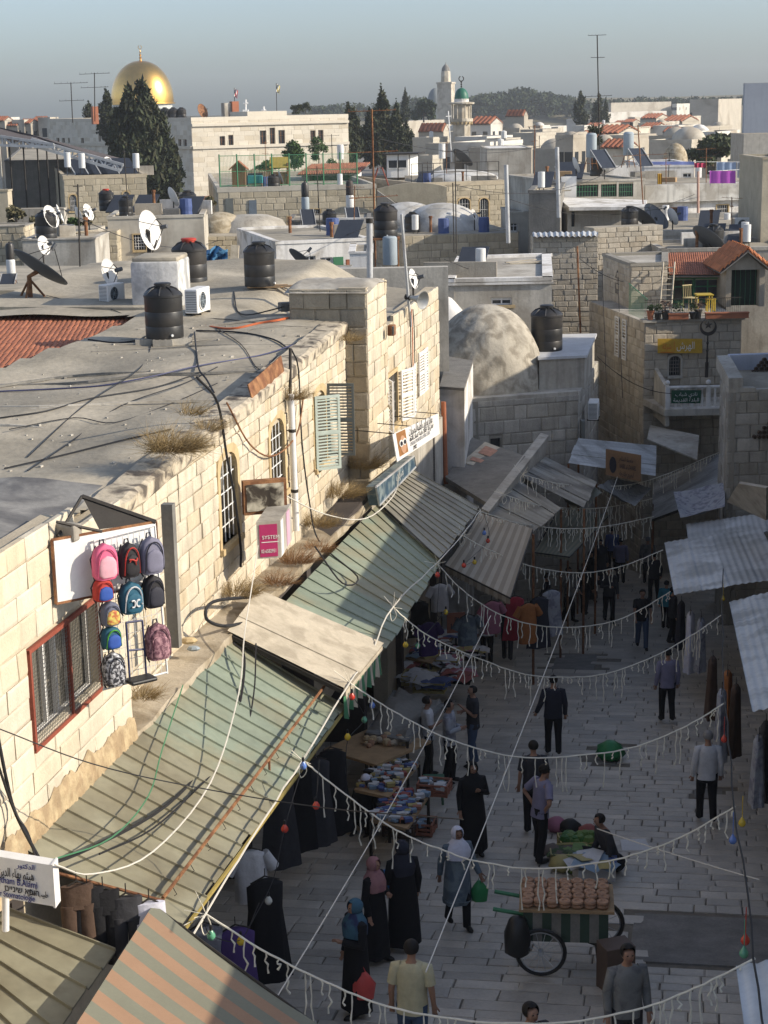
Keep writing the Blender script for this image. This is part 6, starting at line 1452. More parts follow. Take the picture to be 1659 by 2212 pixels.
for i in range(150):
    u=rf_.uniform(885,1530);vt_=rf_.uniform(256,335) - .02*(u-829);z=rf_.uniform(2.5,8.0);y=(12.2 - z)*3700/(vt_ + .02*(u-829) - 228)
    if not 150<y<620: continue
    w=5.0*pxm(y)*rf_.uniform(.7,1.7);ti,rf,nw=rf_.randrange(4),rf_.choice(('flat','flat','flat','white','dome','tile')),rf_.choice((0,1,2))
    lu,ln=min(LMK,key=lambda q: abs(q[0]-u));lab='%s %s %s, %s below %s' % ('wide' if w>5.6*pxm(y) else 'small',TONE[ti],{'flat': 'flat-roofed house','white': 'house with whitewashed roof','dome': 'domed house','tile': 'red-tiled house'}[rf] + (' with dark windows' if nw else ''),'left' if u<lu else 'right',ln)
    if lab in seen_: continue
    seen_[lab]=1
    t_,z_=fh(lab,u,u + w*.55,u + w,vt_,y,ti,rf,rf_.uniform(-36,-24),nw,'small houses of the far town')
    if rf == 'flat' and rf_.random()<.6: k=MB();k.lathe([(.3,0),(.3,1.1),(.02,1.2)],(ORG[t_.name].x,ORG[t_.name].y,z_),8);k.build('roof_tank',rf_.choice((M_BLACK,M_TANKW)),t_)
for i in range(10):
    u=-30 + i*14;y=rf_.choice((300,360));ti=i % 4;rf=('flat','tile')[i % 2]
    fh('%s %s beyond the truss roof, number of steps from the left edge: %s' % (TONE[ti],rf + '-roofed house',('none','one','two','three','four','five','six','seven','eight','nine')[i]),u,u+26,u+44,rf_.uniform(258,276),y,ti,rf,-20,1,'houses beyond the truss roof')
c=atY(1510,304,226);k=MB();t_=thing('white_dome','smooth bright white dome beside the flat hall at the right','dome',(c.x,c.y,-7));rr=27/pxm(226);k.lathe([(rr,-9),(rr,0)] + [(rr*math.cos(i_/9*math.pi/2),rr*1.25*math.sin(i_/9*math.pi/2)) for i_ in range(1,9)] + [(.02,rr*1.26)],c,28);k.build('dome',M_WHITE,t_,smooth=.8)
c=atY(1459,332,150);t_=thing('stone_cupola','old stone cupola on an open drum before the wide green tree','cupola',(c.x,c.y,-7));rr=28/pxm(150);k=MB();k.lathe([(rr*.72,-8),(rr*.72,-1.0)],c,8);k.build('drum',M_GREYST,t_);k=MB();k.lathe([(rr,-1.0),(rr*1.02,-.7)] + [(rr*.95*math.cos(i_/8*math.pi/2),-.7 + 1.6*math.sin(i_/8*math.pi/2)) for i_ in range(8)] + [(.02,.92)],c,20);k.build('dome',M_RUBBLE,t_,smooth=.7)
# tall grey blank building at the right edge, its left side unlit
corner_house('tower_block','tall blank bluish grey building cut by the right edge of the view',1606,1609,1760,180,140,-2,mat('bluish grey render',(.30,.33,.38),.95,var=.06,scale=.3,streak=.08),par=.0)
ph('house','dark stone house below the blank grey building',1607,1720,290,136,5,wm=M_GREYST,par=0)
ph('house_end','sunlit cream house end at the right edge beside the laundry',1648,1720,345,78,5,wm=M_FARST,par=.1)
# long far walls, hill and wood
k=MB();vs=[];n=60
for i in range(n+1):
    x=-1200 + 2400*i/n;u=IW/2 + FPX*x/1000;top=10.0 + 3.5*math.exp(-((u-1100)/230)**2)  + .0054*(u-829)
    vs+=[(x,860,-8),(x,930,top*.35),(x,1040,top),(x,1500,top-6)]
k.add(vs,[(i*4+j,i*4+4+j,i*4+5+j,i*4+1+j) for i in range(n) for j in range(3)]);k.build('hill',mat('dry hillside',(.20,.18,.12),.95,var=.2,scale=.02),kind='structure',smooth=1)
cl=[];rw=random.Random(2)
for i in range(330):
    u=rw.uniform(1020,1270) if i % 4 else rw.uniform(890,1060);y=rw.uniform(905,1010);vt_=208 + 9*math.sin(u*.021) + abs(u-1130)*.03 + (y>960)*-3 + rw.uniform(0,40)*(1 - (y-905)/130);c=atY(u,vt_ + 4,y);s=rw.uniform(2.5,4.2);cl.append(((c.x,c.y,c.z),(s,s,s*.8)))
o=crown(cl,26000,1.0,'wood',M_PINE,None,9,kind='stuff');tag(o,'dark pine wood covering the far ridge','wood')
cl=[]
for i in range(260): u=rw.uniform(1290,1620) if i % 3 else rw.uniform(640,900);y=rw.uniform(930,1000);c=atY(u,219 + rw.uniform(0,16) - .02*(u-1400),y);s=rw.uniform(1.6,3);cl.append(((c.x,c.y,c.z),(s*1.5,s,s)))
o=crown(cl,14000,.9,'tree_belt',M_PINE,None,10,kind='stuff');tag(o,'thin dark belt of trees on the far right skyline','trees')
for (u0,u1,v,y,h_,m,lab) in ((1140,1240,275,560,5,M_FW[2],'long sunlit garden wall below the far wood'),(1300,1440,243,760,9,M_FW[2],'long bright city wall on the right slope'),(1320,1450,222,880,7,M_FW[1],'long grey institute building on the right skyline'),(860,960,262,480,8,M_FW[1],'long pale wall left of the far minaret')):
    a,b=atY(u0,v,y),atY(u1,v,y+25);k=MB();d=b-a;k.obox(a - Z*(h_+6),Vector((d.x,d.y,0)),Vector((-d.y,d.x,0)).normalized()*6,Z*(h_+6));k.build('long_wall',m,label=lab,cat='wall')
# ================================================================== playground terrace
PY=126;M_PLW=mat('brown play timber',(.16,.085,.045),.85,var=.15)
zp=zv(620,405,PY-6)
PF=thing('fence','tall green mesh fence round the playground','fence',tuple(atY(620,408,114)))
k=MB();a,b=atY(476,405,113),atY(772,398,116)
for i in range(9): q=lerp(a,b,i/8);tube_part('fence_post',[q - Z*.2,q + Z*2.1],.05,M_GRN,PF,5)
for h_ in (.1,1.0,2.0): k.tube([a + Z*h_,b + Z*h_],.025,4)
for i in range(100): q=lerp(a,b,i/100);k.tube([q,q + Z*2.0],.008,3)
k.build('mesh',M_GRN,PF,kind='stuff')
CT=thing('climbing_tower','wooden climbing tower with a mustard yellow roof in the playground','climbing tower',tuple(atY(606,402,122)))
p=atY(606,402,122);tw=34/pxm(122)
for dx in (-.5,.5):
    for dy in (-.5,.5): tube_part('post',[p + Vector((dx*tw,dy*tw,-.3)),p + Vector((dx*tw,dy*tw,1.6))],.07,M_PLW,CT,5)
k=MB();k.box(p + Z*.9,(tw,tw,.1));k.box(p + Z*.45 + Vector((0,-.5*tw,0)),(tw,.05,.8));k.build('deck',M_PLW,CT)
k=MB();zt_=1.75;hw=tw*.62;P_=[p + Vector((-hw,-hw,1.3)),p + Vector((hw,-hw,1.3)),p + Vector((hw,0,2.0)),p + Vector((-hw,0,2.0)),p + Vector((hw,hw,1.3)),p + Vector((-hw,hw,1.3))];k.slab([P_[3],P_[2],P_[1],P_[0]],.06);k.slab([P_[2],P_[3],P_[5],P_[4]],.06);k.build('roof',mat('mustard roof',(.36,.27,.06),.7,var=.1),CT)
PH=thing('playhouse','small brown timber playhouse with a pitched roof left in the playground','playhouse',tuple(atY(517,402,120)));p=atY(517,400,120);k=MB();k.box(p + Z*.5,(.9,1.0,1.4));k.add([p + Vector((-.45,-.5,1.2)),p + Vector((.45,-.5,1.2)),p + Vector((0,-.5,1.6))],[(0,1,2)]);k.build('wall',M_PLW,PH)
k=MB();k.slab([p + Vector((0,-.6,1.68)),p + Vector((0,.6,1.68)),p + Vector((.65,.6,1.1)),p + Vector((.65,-.6,1.1))],.05);k.slab([p + Vector((0,-.6,1.68)),p + Vector((0,.6,1.68)),p + Vector((-.65,.6,1.1)),p + Vector((-.65,-.6,1.1))],.05);k.build('roof',M_POT,PH)
PFt=thing('timber_fence','brown paling fence between the playhouse and the climbing tower','fence',tuple(atY(555,402,124)));a,b=atY(530,402,124),atY(590,400,124)
for i in range(18): q=lerp(a,b,i/17);box_part('paling',q + Z*.55,(.085,.04,1.1 + .1*(i % 3)),M_PLW,PFt)
p=atY(552,404,116);k=MB();k.box(p + Z*.5,(.95,.7,.5));b_=thing('toy_chest','turquoise box at the front of the playground','box',tuple(p));k.build('lid',mat('turquoise plastic',(.04,.26,.26),.5),b_);k=MB();k.box(p + Z*.12,(.9,.65,.26));k.build('base',M_WOOD,b_)
SW=thing('swing','red A-frame swing at the right end of the playground','swing',tuple(atY(822,408,118)));k=MB();c=atY(822,408,118)
for dx in (-.7,.7):
    for dy in (-.5,.5): k.tube([c + Vector((dx,dy,-.2)),c + Vector((dx*.2,dy,1.4))],.05,5)
k.tube([c + Vector((0,-.6,1.4)),c + Vector((0,.6,1.4))],.05,5);k.build('frame',mat('red brown paint',(.22,.06,.04),.6),SW)
PV=thing('pavilion','white playground pavilion under a low red tiled roof','pavilion',tuple(atY(700,400,128)));a,b=atY(652,402,128),atY(765,398,129);k=MB();zr_=zv(700,376,128);k.prism([(a.x,a.y),(b.x,b.y),(b.x+.5,b.y+6),(a.x+.5,a.y+6)],zp-3,zr_);k.build('wall',M_WHITE,PV)
k=MB();k.box((a.x+1.1,a.y-.02,zv(700,398,128)+.3),(.6,.06,1.2));k.build('door',M_GRN,PV)
tiled(PV,[atY(672,356,134),atY(800,352,134),atY(775,374,126.5),atY(640,378,126.5)],8,26,M_TILE,limit=90)
CB=thing('cabin','white site cabin with a sliding window on iron legs','cabin',tuple(atY(865,400,128)));a,b=atY(836,384,128),atY(882,384,128);zt_=zv(860,334,128);z0_=a.z;k=MB();k.prism([(a.x,a.y),(b.x,b.y),(b.x+.8,b.y+2.2),(a.x+.8,a.y+2.2)],z0_,zt_);k.build('wall',M_WPAINT,CB)
k=MB();k.obox(Vector((a.x-.3,a.y-.3,zt_)),Vector((2.6,0,0)),Vector((.6,3,0)),Z*.1);k.build('roof',M_DIRON,CB);k=MB();k.box(((a.x+b.x)/2,a.y-.02,(z0_+zt_)/2+.15),(1.35,.05,.55));w_=k.build('window',M_GLASS,CB)
k=MB()
for dx in (-.68,0,.68): k.box(((a.x+b.x)/2+dx,a.y-.05,(z0_+zt_)/2+.15),(.06,.04,.6))
for dz in (-.3,.3): k.box(((a.x+b.x)/2,a.y-.05,(z0_+zt_)/2+.15+dz),(1.4,.04,.06))
k.build('frame',M_WPAINT,w_)
for u in (834,860,884,904): tube_part('leg',[atY(u,400,127.6),atY(u,334,127.6)],.05,M_DIRON,CB,4)
# ================================================================== masts and laundry
antenna('very tall TV mast on the right skyline with three aerials',atY(1296,372,120),atY(1290,76,120),[(1.0,.62,6,.1),(.84,.5,5,2.6),(.56,.95,5,.15)],.04)
antenna('rusty tall mast with three wide aerials right of the cream building',atY(811,560,62),atY(803,236,62),[(.99,.85,7,.05),(.72,.9,3,.1),(.42,.9,7,.3)],.035,M_RUST)
antenna('TV mast at the left above the shaded wing',atY(157,265,200),atY(153,178,200),[(.98,1.9,6,.1),(.55,1.4,5,.2)],.06,None)
antenna('second TV mast left of the golden dome',atY(205,262,205),atY(204,157,205),[(.98,1.8,6,-.05),(.7,1.6,5,.1)],.06)
antenna('thin dark pole rising through the left roofs',atY(174,615,55),atY(168,398,55),[(.98,.15,3,.1)],.028)
antenna('thin mast before the whitewashed domes, left of a pair',atY(981,545,66),atY(978,395,66),[(.97,.3,3,.4)],.022)
antenna('thin tall mast before the whitewashed domes, right of a pair',atY(986,548,65),atY(983,322,65),[(.98,.5,4,.2)],.022)
antenna('small antenna in front of the cream building',atY(718,352,180),atY(716,290,180),[(.95,.8,5,.1)],.04)
antenna('slim flagless mast beside the green minaret',atY(976,350,150),atY(968,240,150),[(.9,.3,3,.6)],.05,M_WPAINT)
antenna('rusty thin post before the canopy house',atY(1392,485,88),atY(1378,270,88),[(.97,.6,4,.2),(.7,1.4,5,.1)],.03,M_RUST)
pole('rusty pole leaning in the dark alley',atY(1254,720,66),atY(1247,532,66),.035,M_RUST)
for (u0,v0,u1,v1,y,c,lab) in ((1533,369,1589,396,92,(.40,.09,.42),'bright purple towel hanging on the terrace rail'),(1400,349,1500,356,98,(.16,.20,.42),'row of blue washing on a line'),(1500,352,1524,362,99,(.42,.05,.10),'red cloth right of the blue washing'),(1548,350,1590,368,101,(.25,.32,.45),'pale blue sheet behind the purple towel'),(1592,350,1640,384,102,(.20,.22,.25),'grey sheet at the right of the washing line'),(1420,375,1430,398,96,(.55,.33,.05),'small orange cloth hanging below the washing line')):
    k=MB();n=8;vs=[]
    for i in range(n+1):
        for j in range(5): vs.append(atY(u0 + (u1-u0)*i/n,v0 + (v1-v0)*j/4,y + .05*math.sin(i*2.1) - .01*j))
    k.add(vs,[(i*5+j,i*5+5+j,i*5+6+j,i*5+j+1) for i in range(n) for j in range(4)]);k.build('washing',mat('washing %d' % u0,c,.9,var=.08),smooth=1,label=lab,cat='washing',group='washing on the roof lines')
k=MB();a,b=atY(1530,370,92.1),atY(1640,364,94)
k.tube([a,b],.02,4);k.tube([atY(1395,349,98.1),atY(1645,350,102)],.015,4)
for u in (1534,1560,1588): k.tube([atY(u,404,92.2),atY(u,368,92.2)],.025,4)
k.build('line_frame',M_GALV,label='thin rails and lines carrying the washing on the long white house',cat='washing line')
# ================================================================== people
LATE_SKIN,LATE_TEXT=[],[]
M_SK=mat('skin',(.36,.20,.13),.6,var=.05);M_SKD=mat('darker skin',(.24,.13,.08),.6,var=.05)
M_HAIR=mat('dark hair',(.015,.012,.01),.7,var=.1);M_HAIRG=mat('grey hair',(.22,.21,.20),.8,var=.1);M_EYE=mat('eye',(.01,.01,.01),.3,var=0);M_SHOE=mat('dark shoe',(.02,.018,.016),.6,var=0)
def cl(name,c,col2=None): return mat('cloth ' + name,c,.9,var=.12,scale=9,col2=col2,mix=.3 if col2 else 0,mscale=6,bump=.9,bscale=9)
C_BLK=cl('black',(.012,.012,.014));C_NAVY=cl('navy',(.025,.027,.04));C_CHAR=cl('charcoal',(.04,.04,.045));C_WHT=cl('white',(.55,.55,.56));C_LAV=cl('lavender',(.22,.21,.30));C_DEN=cl('denim',(.06,.09,.15));C_BLUGR=cl('blue grey',(.10,.13,.16),(.16,.2,.22));C_CREAM=cl('cream',(.52,.47,.30));C_GRSH=cl('grey check',(.20,.20,.19),(.13,.13,.13));C_PINK=cl('pink scarf',(.34,.17,.17),(.22,.10,.12));C_TEAL=cl('teal scarf',(.05,.12,.17),(.03,.04,.10));C_STR=cl('pale stripe',(.34,.35,.38),(.2,.2,.24));C_PURP=cl('purple',(.07,.04,.15));C_BROWN=cl('brown',(.08,.05,.035));C_REDC=cl('red',(.34,.03,.05));C_ORG=cl('orange',(.35,.13,.04));C_WHH=cl('white scarf',(.60,.60,.68))
def arm(s,pose):
    e,w={'down': ((.235,.03,1.13),(.245,-.05,.88)),'fwd': ((.225,-.07,1.14),(.22,-.24,.96)),'back': ((.235,.12,1.14),(.24,.16,.90)),'hips': ((.37,.10,1.17),(.19,.03,1.02)),'fold': ((.235,-.03,1.13),(.04,-.22,1.17)),'out': ((.26,.02,1.14),(.33,-.10,.92)),'chest': ((.25,.0,1.12),(.06,-.20,1.27)),'hold': ((.24,.0,1.12),(.17,-.26,1.08))}[pose]
    return Vector((s*.175,.01,1.405)),Vector((s*e[0],e[1],e[2])),Vector((s*w[0],w[1],w[2]))
def tubeE(mb,rings,n=16,m=0,rip=0.0,ph=0.0,cap=True):
    """loft of ellipses: (x, y, z, rx, ry)"""
    vs=[];
    for i,(x,y,z,rx,ry) in enumerate(rings):
        for j in range(n): a=2*math.pi*j/n;q=1 + rip*(i/len(rings))*math.sin(a*5 + ph + i*.4);vs.append((x + rx*q*math.cos(a),y + ry*q*math.sin(a),z))
    fs=[(i*n+j,i*n+(j+1) % n,(i+1)*n+(j+1) % n,(i+1)*n+j) for i in range(len(rings)-1) for j in range(n)]
    if cap: fs+=[tuple(range(n-1,-1,-1)),tuple(range((len(rings)-1)*n,len(rings)*n))]
    if rings[0][2]>rings[-1][2]: fs=[f[::-1] for f in fs]
    mb.add(vs,fs,m)
def person(label,u,v,h,face,top,bottom,head='hair',hm=None,style='trousers',arms=('down','down'),stride=.1,skin=None,hem=.12,sit=False,lean=0.0,P=None,sleeve=1.0,group=None):
    """face: heading in degrees, 0 = looks at the camera (-Y), 90 = looks right (+X), 180 = walks away"""
    p=P or ground(u,v);sc=h/1.72;skin=skin or M_SK
    t=thing('person',label,'person',tuple(p),group,R(face));t.scale=(sc,)*3
    ORG[t.name]=Vector((0,0,0));dz=-.66 if sit else 0.0
    # body: one skinned surface
    V=[];E=[];Rr=[]
    def node(pt,r,par):
        V.append(Vector(pt));Rr.append(r if isinstance(r,tuple) else (r,r));k=len(V)-1
        if par is not None: E.append((par,k))
        return k
    L_=lambda z: lean*max(0,z - .9)
    pel=node((0,0,.93+dz),(.125,.095),None);sp=node((0,.01 - L_(1.12),1.12+dz),(.115,.09),pel);ch=node((0,.01 - L_(1.32),1.32+dz),(.14,.10),sp)
    nb=node((0,.02 - L_(1.46),1.455+dz),.055,ch);nk=node((0,.005 - L_(1.5),1.51+dz),.048,nb);h0=node((0,-.03 - L_(1.55),1.555+dz),(.052,.062),nk);h1=node((0,-.012 - L_(1.6),1.615+dz),(.072,.085),h0);h2=node((0,0 - L_(1.66),1.675+dz),(.06,.07),h1);node((0,-.105 - L_(1.6),1.60+dz),.013,h1)
    for s in (-1,1): node((s*.083,.01 - L_(1.6),1.605+dz),(.012,.02),h1)
    AR=[]
    for s,ps in ((-1,arms[0]),(1,arms[1])):
        a,e,w=arm(s,ps);a,e,w=[q + Vector((0,-L_(q.z),dz)) for q in (a,e,w)];AR.append((a,e,w));n1=node(a,.055,ch);n2=node(e,.042,n1);n3=node(w,.028,n2);d=(w-e).normalized();pm=w + d*.075;n4=node(pm,(.036,.02),n3)
        sd=d.cross(Vector((0,1,.3))).normalized();cu=d.cross(sd)
        for f in range(4): b=pm + sd*(f-1.5)*.017;q1=node(b + d*.035,.0095,n4);node(b + d*(.035 + .045*(1 - abs(f-1.4)*.15)) + cu*.018*(1 if s<0 else 1),.0085,q1)
        q1=node(w + d*.035 - sd*.045*s*-1,.011,n3);node(w + d*.08 - sd*.06*s*-1,.009,q1)
    LG=[]
    for s in (-1,1):
        st=stride*s;hp=Vector((s*.09,0,.88+dz))
        if sit: kn,an,to=Vector((s*.22,-.40,.38)),Vector((s*.13,-.30,.07)),Vector((s*.14,-.44,.04))
        else: kn,an=Vector((s*.095,-.03 - st*.55,.49)),Vector((s*.095,.03 - st*1.0,.085 + (.06 if st<-.05 else 0)));to=an + Vector((s*.02,-.16,-.05))
        LG.append((hp,kn,an,to));n1=node(hp,.085,pel);n2=node(kn,.056,n1);n3=node(an,.036,n2);node(to,.03,n3)
    me=bpy.data.meshes.new('body');me.from_pydata(V,E,[]);me.materials.append(skin);me.update();ob=bpy.data.objects.new('body',me);COL.objects.link(ob);setpar(ob,t);ORG[ob.name]=Vector()
    md=ob.modifiers.new('skin','SKIN');md.use_smooth_shade=True;sv=me.skin_vertices[0].data
    for i,r_ in enumerate(Rr): sv[i].radius=r_
    sv[0].use_root=True;ms=ob.modifiers.new('sub','SUBSURF');ms.levels=ms.render_levels=1;LATE_SKIN.append(ob)
    hz=1.615+dz;hy=-.012 - L_(1.6)
    k=MB()
    for s in (-1,1): k.ball((s*.030,hy-.080,hz+.012),(.013,.008,.008),6)
    k.build('eyes',M_EYE,t)
    k=MB();k.box((0,hy-.083,hz-.05),(.045,.012,.008));k.build('mouth',mat('lips',(.22,.09,.07),.6,var=0),t)
    def hood(mb,rx,ry,rz,c,open_=.0,lo=-1.0):
        n,q=18,12;vs=[];fs=[]
        for i in range(q+1):
            ph_=math.pi*i/q
            for j in range(n): a=2*math.pi*j/n;vs.append((c[0] + rx*math.sin(ph_)*math.sin(a),c[1] - ry*math.sin(ph_)*math.cos(a),c[2] + rz*math.cos(ph_)))
        for i in range(q):
            for j in range(n):
                a=2*math.pi*(j+.5)/n;a=a if a<math.pi else a - 2*math.pi;f=math.cos(math.pi*(i+.5)/q)
                if f<lo or (abs(a)<open_ and f<.62): continue
                fs.append((i*n+j,(i+1)*n+j,(i+1)*n+(j+1) % n,i*n+(j+1) % n))
        mb.add(vs,fs)
    hm=hm or M_HAIR
    if head == 'hair': k=MB();hood(k,.090,.104,.096,(0,hy+.014,hz+.025),1.15,-.45);k.build('hair',hm,t,smooth=1)
    if head == 'cap': k=MB();hood(k,.090,.104,.088,(0,hy+.010,hz+.04),0,.12);k.build('cap',hm,t,smooth=1);k=MB();hood(k,.086,.100,.095,(0,hy+.02,hz+.02),1.6,-.4);k.build('hair',M_HAIRG,t,smooth=1)
    if head == 'bald': k=MB();hood(k,.086,.098,.09,(0,hy+.014,hz+.0),1.5,-.45);k.build('hair',M_HAIR,t,smooth=1);k.f=k.f
    if head == 'hijab':
        k=MB();hood(k,.102,.118,.118,(0,hy+.016,hz+.005),.62,-1);yb=-L_(1.4)
        tubeE(k,[(0,yb+.02,1.545+dz,.085,.09),(0,yb+.0,1.49+dz,.11,.115),(0,yb,1.42+dz,.185,.15),(0,yb-.01,1.33+dz,.215,.165),(0,yb-.015,1.22+dz,.19,.165)],18,0,.07,1,False);k.build('headscarf',hm,t,smooth=1)
    # clothes
    yb=lambda z: -L_(z);k=MB();low=.86 if style == 'trousers' else hem
    if style == 'trousers': rings=[(0,yb(z),z+dz,a,b) for z,a,b in ((1.465,.075,.07),(1.43,.165,.105),(1.34,.20,.125),(1.2,.185,.125),(1.05,.175,.125),(.93,.185,.13),(.84,.19,.135))]
    else: rings=[(0,yb(z),z+dz,a,b) for z,a,b in ((1.465,.075,.07),(1.43,.165,.105),(1.34,.205,.13),(1.2,.195,.135),(1.05,.195,.14),(.93,.21,.15),(.7,.225,.165),(.45,.235,.18),(hem,.25,.20))]
    tubeE(k,rings,20,0,.06 if style == 'trousers' else .11,rng.random()*6)
    for (a,e,w) in AR:
        end=lerp(a,e,.75) if sleeve<.6 else w;pts=[a - Vector((a.x*.25,0,0)),a,lerp(a,e,.5)] + ([end] if sleeve<.6 else [e,lerp(e,w,.5),end]);k.tube(pts,[.062,.075,.068,.066][:len(pts)] if sleeve<.6 else [.06,.072,.064,.058,.052,.045],10)
    k.build({'trousers': 'shirt','robe': 'robe','coat': 'coat'}[style],top,t,smooth=1)
    if style != 'robe' or hem>.3:
        k=MB()
        for hp,kn,an,to in LG: k.tube([hp + Z*.06,lerp(hp,kn,.5),kn,lerp(kn,an,.55),an - Z*.02],[.098,.09,.072,.066,.062],12)
        if not sit: tubeE(k,[(0,0,z+dz,a,b) for z,a,b in ((1.0,.165,.115),(.92,.178,.125),(.82,.175,.125),(.78,.12,.1))],16)
        else: k.ball((0,.03,.16),(.21,.2,.16),12)
        k.build('trousers',bottom,t,smooth=1)
    for hp,kn,an,to in LG: k=MB();k.ball(lerp(an,to,.5) - Z*.005,(.048,.13,.045),8);k.build('shoe',M_SHOE,t,smooth=1)
    return t,AR,p,sc
def hand_bag(label,T,i,m,r=.14,hgt=.34,cat='bag'):
    t,AR,p,sc=T;w=AR[i][2];q=Matrix.Translation(p) @ Matrix.Rotation(t.rotation_euler.z,4,'Z') @ Matrix.Scale(sc,4);c=q @ (w + Vector((0,0,-.08)))
    k=MB();k.lathe([(.02,-.08 - hgt),(r*.9,-hgt-.06),(r,-hgt*.6),(r*.7,-.12),(r*.25,-.04)],c,12,ry=.6,ripple=lambda a,z: .08*math.sin(a*5 + z*20));k.tube([c + Vector((-r*.2,0,-.05)),c + Z*.03,c + Vector((r*.2,0,-.05))],.008,4);return k.build(cat.replace(' ','_'),m,smooth=1,label=label,cat=cat)
M_PLG=mat('green plastic bag',(.03,.20,.07),.4,var=.1);M_PLR=mat('red plastic bag',(.55,.08,.07),.4,var=.1)
a_=person('woman in a long black coat and black headscarf, hand at her chest, facing us',1022,1846,1.68,15,C_BLK,C_BLK,'hijab',C_BLK,'robe',('down','chest'),.08,hem=.1)
b_=person('woman in a white headscarf and blue-grey coat walking towards us',990,2004,1.62,20,C_BLUGR,C_BLK,'hijab',C_WHH,'coat',('back','out'),.16,M_SKD,hem=.52)
hand_bag('green plastic bag in the hand of the woman with the white headscarf',b_,1,M_PLG,.13,.30)
person('woman in a pink patterned headscarf and black dress beside the woman with the folder',812,2078,1.6,60,C_BLK,C_BLK,'hijab',C_PINK,'robe',('down','fold'),.1)
f_=person('tall woman in black with a navy headscarf carrying a blue folder',872,2052,1.70,200,C_BLK,C_BLK,'hijab',C_NAVY,'robe',('down','hold'),.1)
q_=Matrix.Translation(f_[2]) @ Matrix.Rotation(R(200),4,'Z');c=q_ @ Vector((.20,-.28,1.0));k=MB();k.bbox(c,(.24,.03,.32),.008,R(30));k.build('folder',mat('blue folder',(.05,.20,.50),.5),label='bright blue folder held by the tall woman in black',cat='folder')
c_=person('woman in a black robe and teal patterned headscarf seen from the side',772,2192,1.64,-60,C_BLK,C_BLK,'hijab',C_TEAL,'robe',('down','fold'),.1)
hand_bag('red plastic bag carried by the woman with the teal headscarf',(c_[0],[c_[1][0],(0,0,Vector((.2,-.0,.86)))],c_[2],c_[3]),1,M_PLR,.15,.34)
person('young man in a cream T-shirt walking away, cut off by the bottom edge',893,2325,1.78,170,C_CREAM,C_DEN,'hair',None,'trousers',('down','down'),.12,None,sleeve=.4)
person('moustached man in a grey checked shirt near the bread cart',1352,2330,1.74,10,C_GRSH,C_CHAR,'hair',None,'trousers',('down','down'),.05)
person('man whose dark head just shows at the bottom edge',1146,2475,1.72,30,C_CHAR,C_BLK,'hair')
person('man in a dark striped shirt walking away in the middle of the street',1195,1632,1.76,180,C_NAVY,C_BLK,'hair',None,'trousers',('down','out'),.12,None)
person('man in a lavender polo shirt with hands on hips at the vegetable seller',1165,1862,1.72,120,C_LAV,C_BLK,'hair',None,'trousers',('hips','hips'),.05,sleeve=.4,lean=.15)
person('man in a black T-shirt standing behind the man in lavender',1152,1800,1.74,185,C_CHAR,C_BLK,'hair',None,'trousers',('down','down'),.05,sleeve=.4)
person('grey-haired man in a white shirt walking away on the right',1525,1776,1.74,180,C_WHT,C_BLK,'hair',M_HAIRG,'trousers',('down','down'),.14)
person('man in a purplish shirt walking away below the right awnings',1440,1560,1.74,185,C_LAV,C_BLK,'hair',None,'trousers',('down','down'),.1)
person('vegetable seller in dark grey squatting behind the crates',1322,1882,1.7,-70,C_CHAR,C_BLK,'hair',None,'trousers',('fwd','fwd'),0,sit=True,lean=.35)
person('man in a white polo shirt at the cloth-covered stall',925,1680,1.72,95,C_WHT,C_BLK,'hair',None,'trousers',('fold','down'),.05,sleeve=.4)
person('man in a pale striped shirt with his arms crossed at the cloth-covered stall',972,1692,1.74,75,C_STR,C_BLK,'hair',None,'trousers',('fold','fold'),.05)
person('balding man in a dark T-shirt and jeans at the cloth-covered stall',1022,1655,1.76,-80,C_CHAR,C_DEN,'bald',None,'trousers',('fold','chest'),.05,sleeve=.4)
person('man in a white shirt walking away past the clothes bins',1052,1436,1.72,175,C_WHT,C_BLK,'hair',None,'trousers',('down','down'),.12)
person('man in dark blue beside the white-shirted man near the clothes bins',1096,1428,1.72,170,C_NAVY,C_CHAR,'hair',None,'trousers',('down','down'),.14)
person('man in a black T-shirt and jeans walking towards us in the far street',1386,1402,1.72,0,C_BLK,C_DEN,'hair',None,'trousers',('fwd','down'),.15,sleeve=.4)
person('man in black with bare forearms walking in the far street',1315,1345,1.76,5,C_CHAR,C_BLK,'hair',None,'trousers',('fold','down'),.1)
person('shopper in dark clothes beside the hanging white robe',1452,1392,1.68,90,C_CHAR,C_BLK,'hair')
person('boy in turquoise partly hidden beside the hanging white robe',1438,1360,1.5,160,cl('turquoise',(.04,.20,.24)),C_BLK,'hair')
for u,v,f,top,hd,hm,st,lab in ((1322,1236,180,cl('blue',(.06,.09,.22)),'hair',None,'trousers','man in a blue shirt among the far crowd'),(1398,1262,170,C_GRSH,'hair',M_HAIRG,'trousers','man in a grey shirt at the right of the far crowd'),(1275,1300,20,C_BLK,'hijab',C_BLK,'robe','woman all in black at the left of the far crowd'),(1352,1215,0,C_CHAR,'hijab',C_WHH,'robe','woman with a pale scarf deep in the far crowd'),(1368,1180,180,C_BROWN,'hair',None,'trousers','man in brown farthest in the crowd'),(1245,1258,90,C_CHAR,'hair',None,'trousers','man in charcoal at the far striped awning'),(1300,1182,150,C_NAVY,'hair',None,'trousers','man in navy far down the street')):
    person(lab,u,v,1.7,f,top,C_BLK,hd,hm,st,('down','down'),.1)
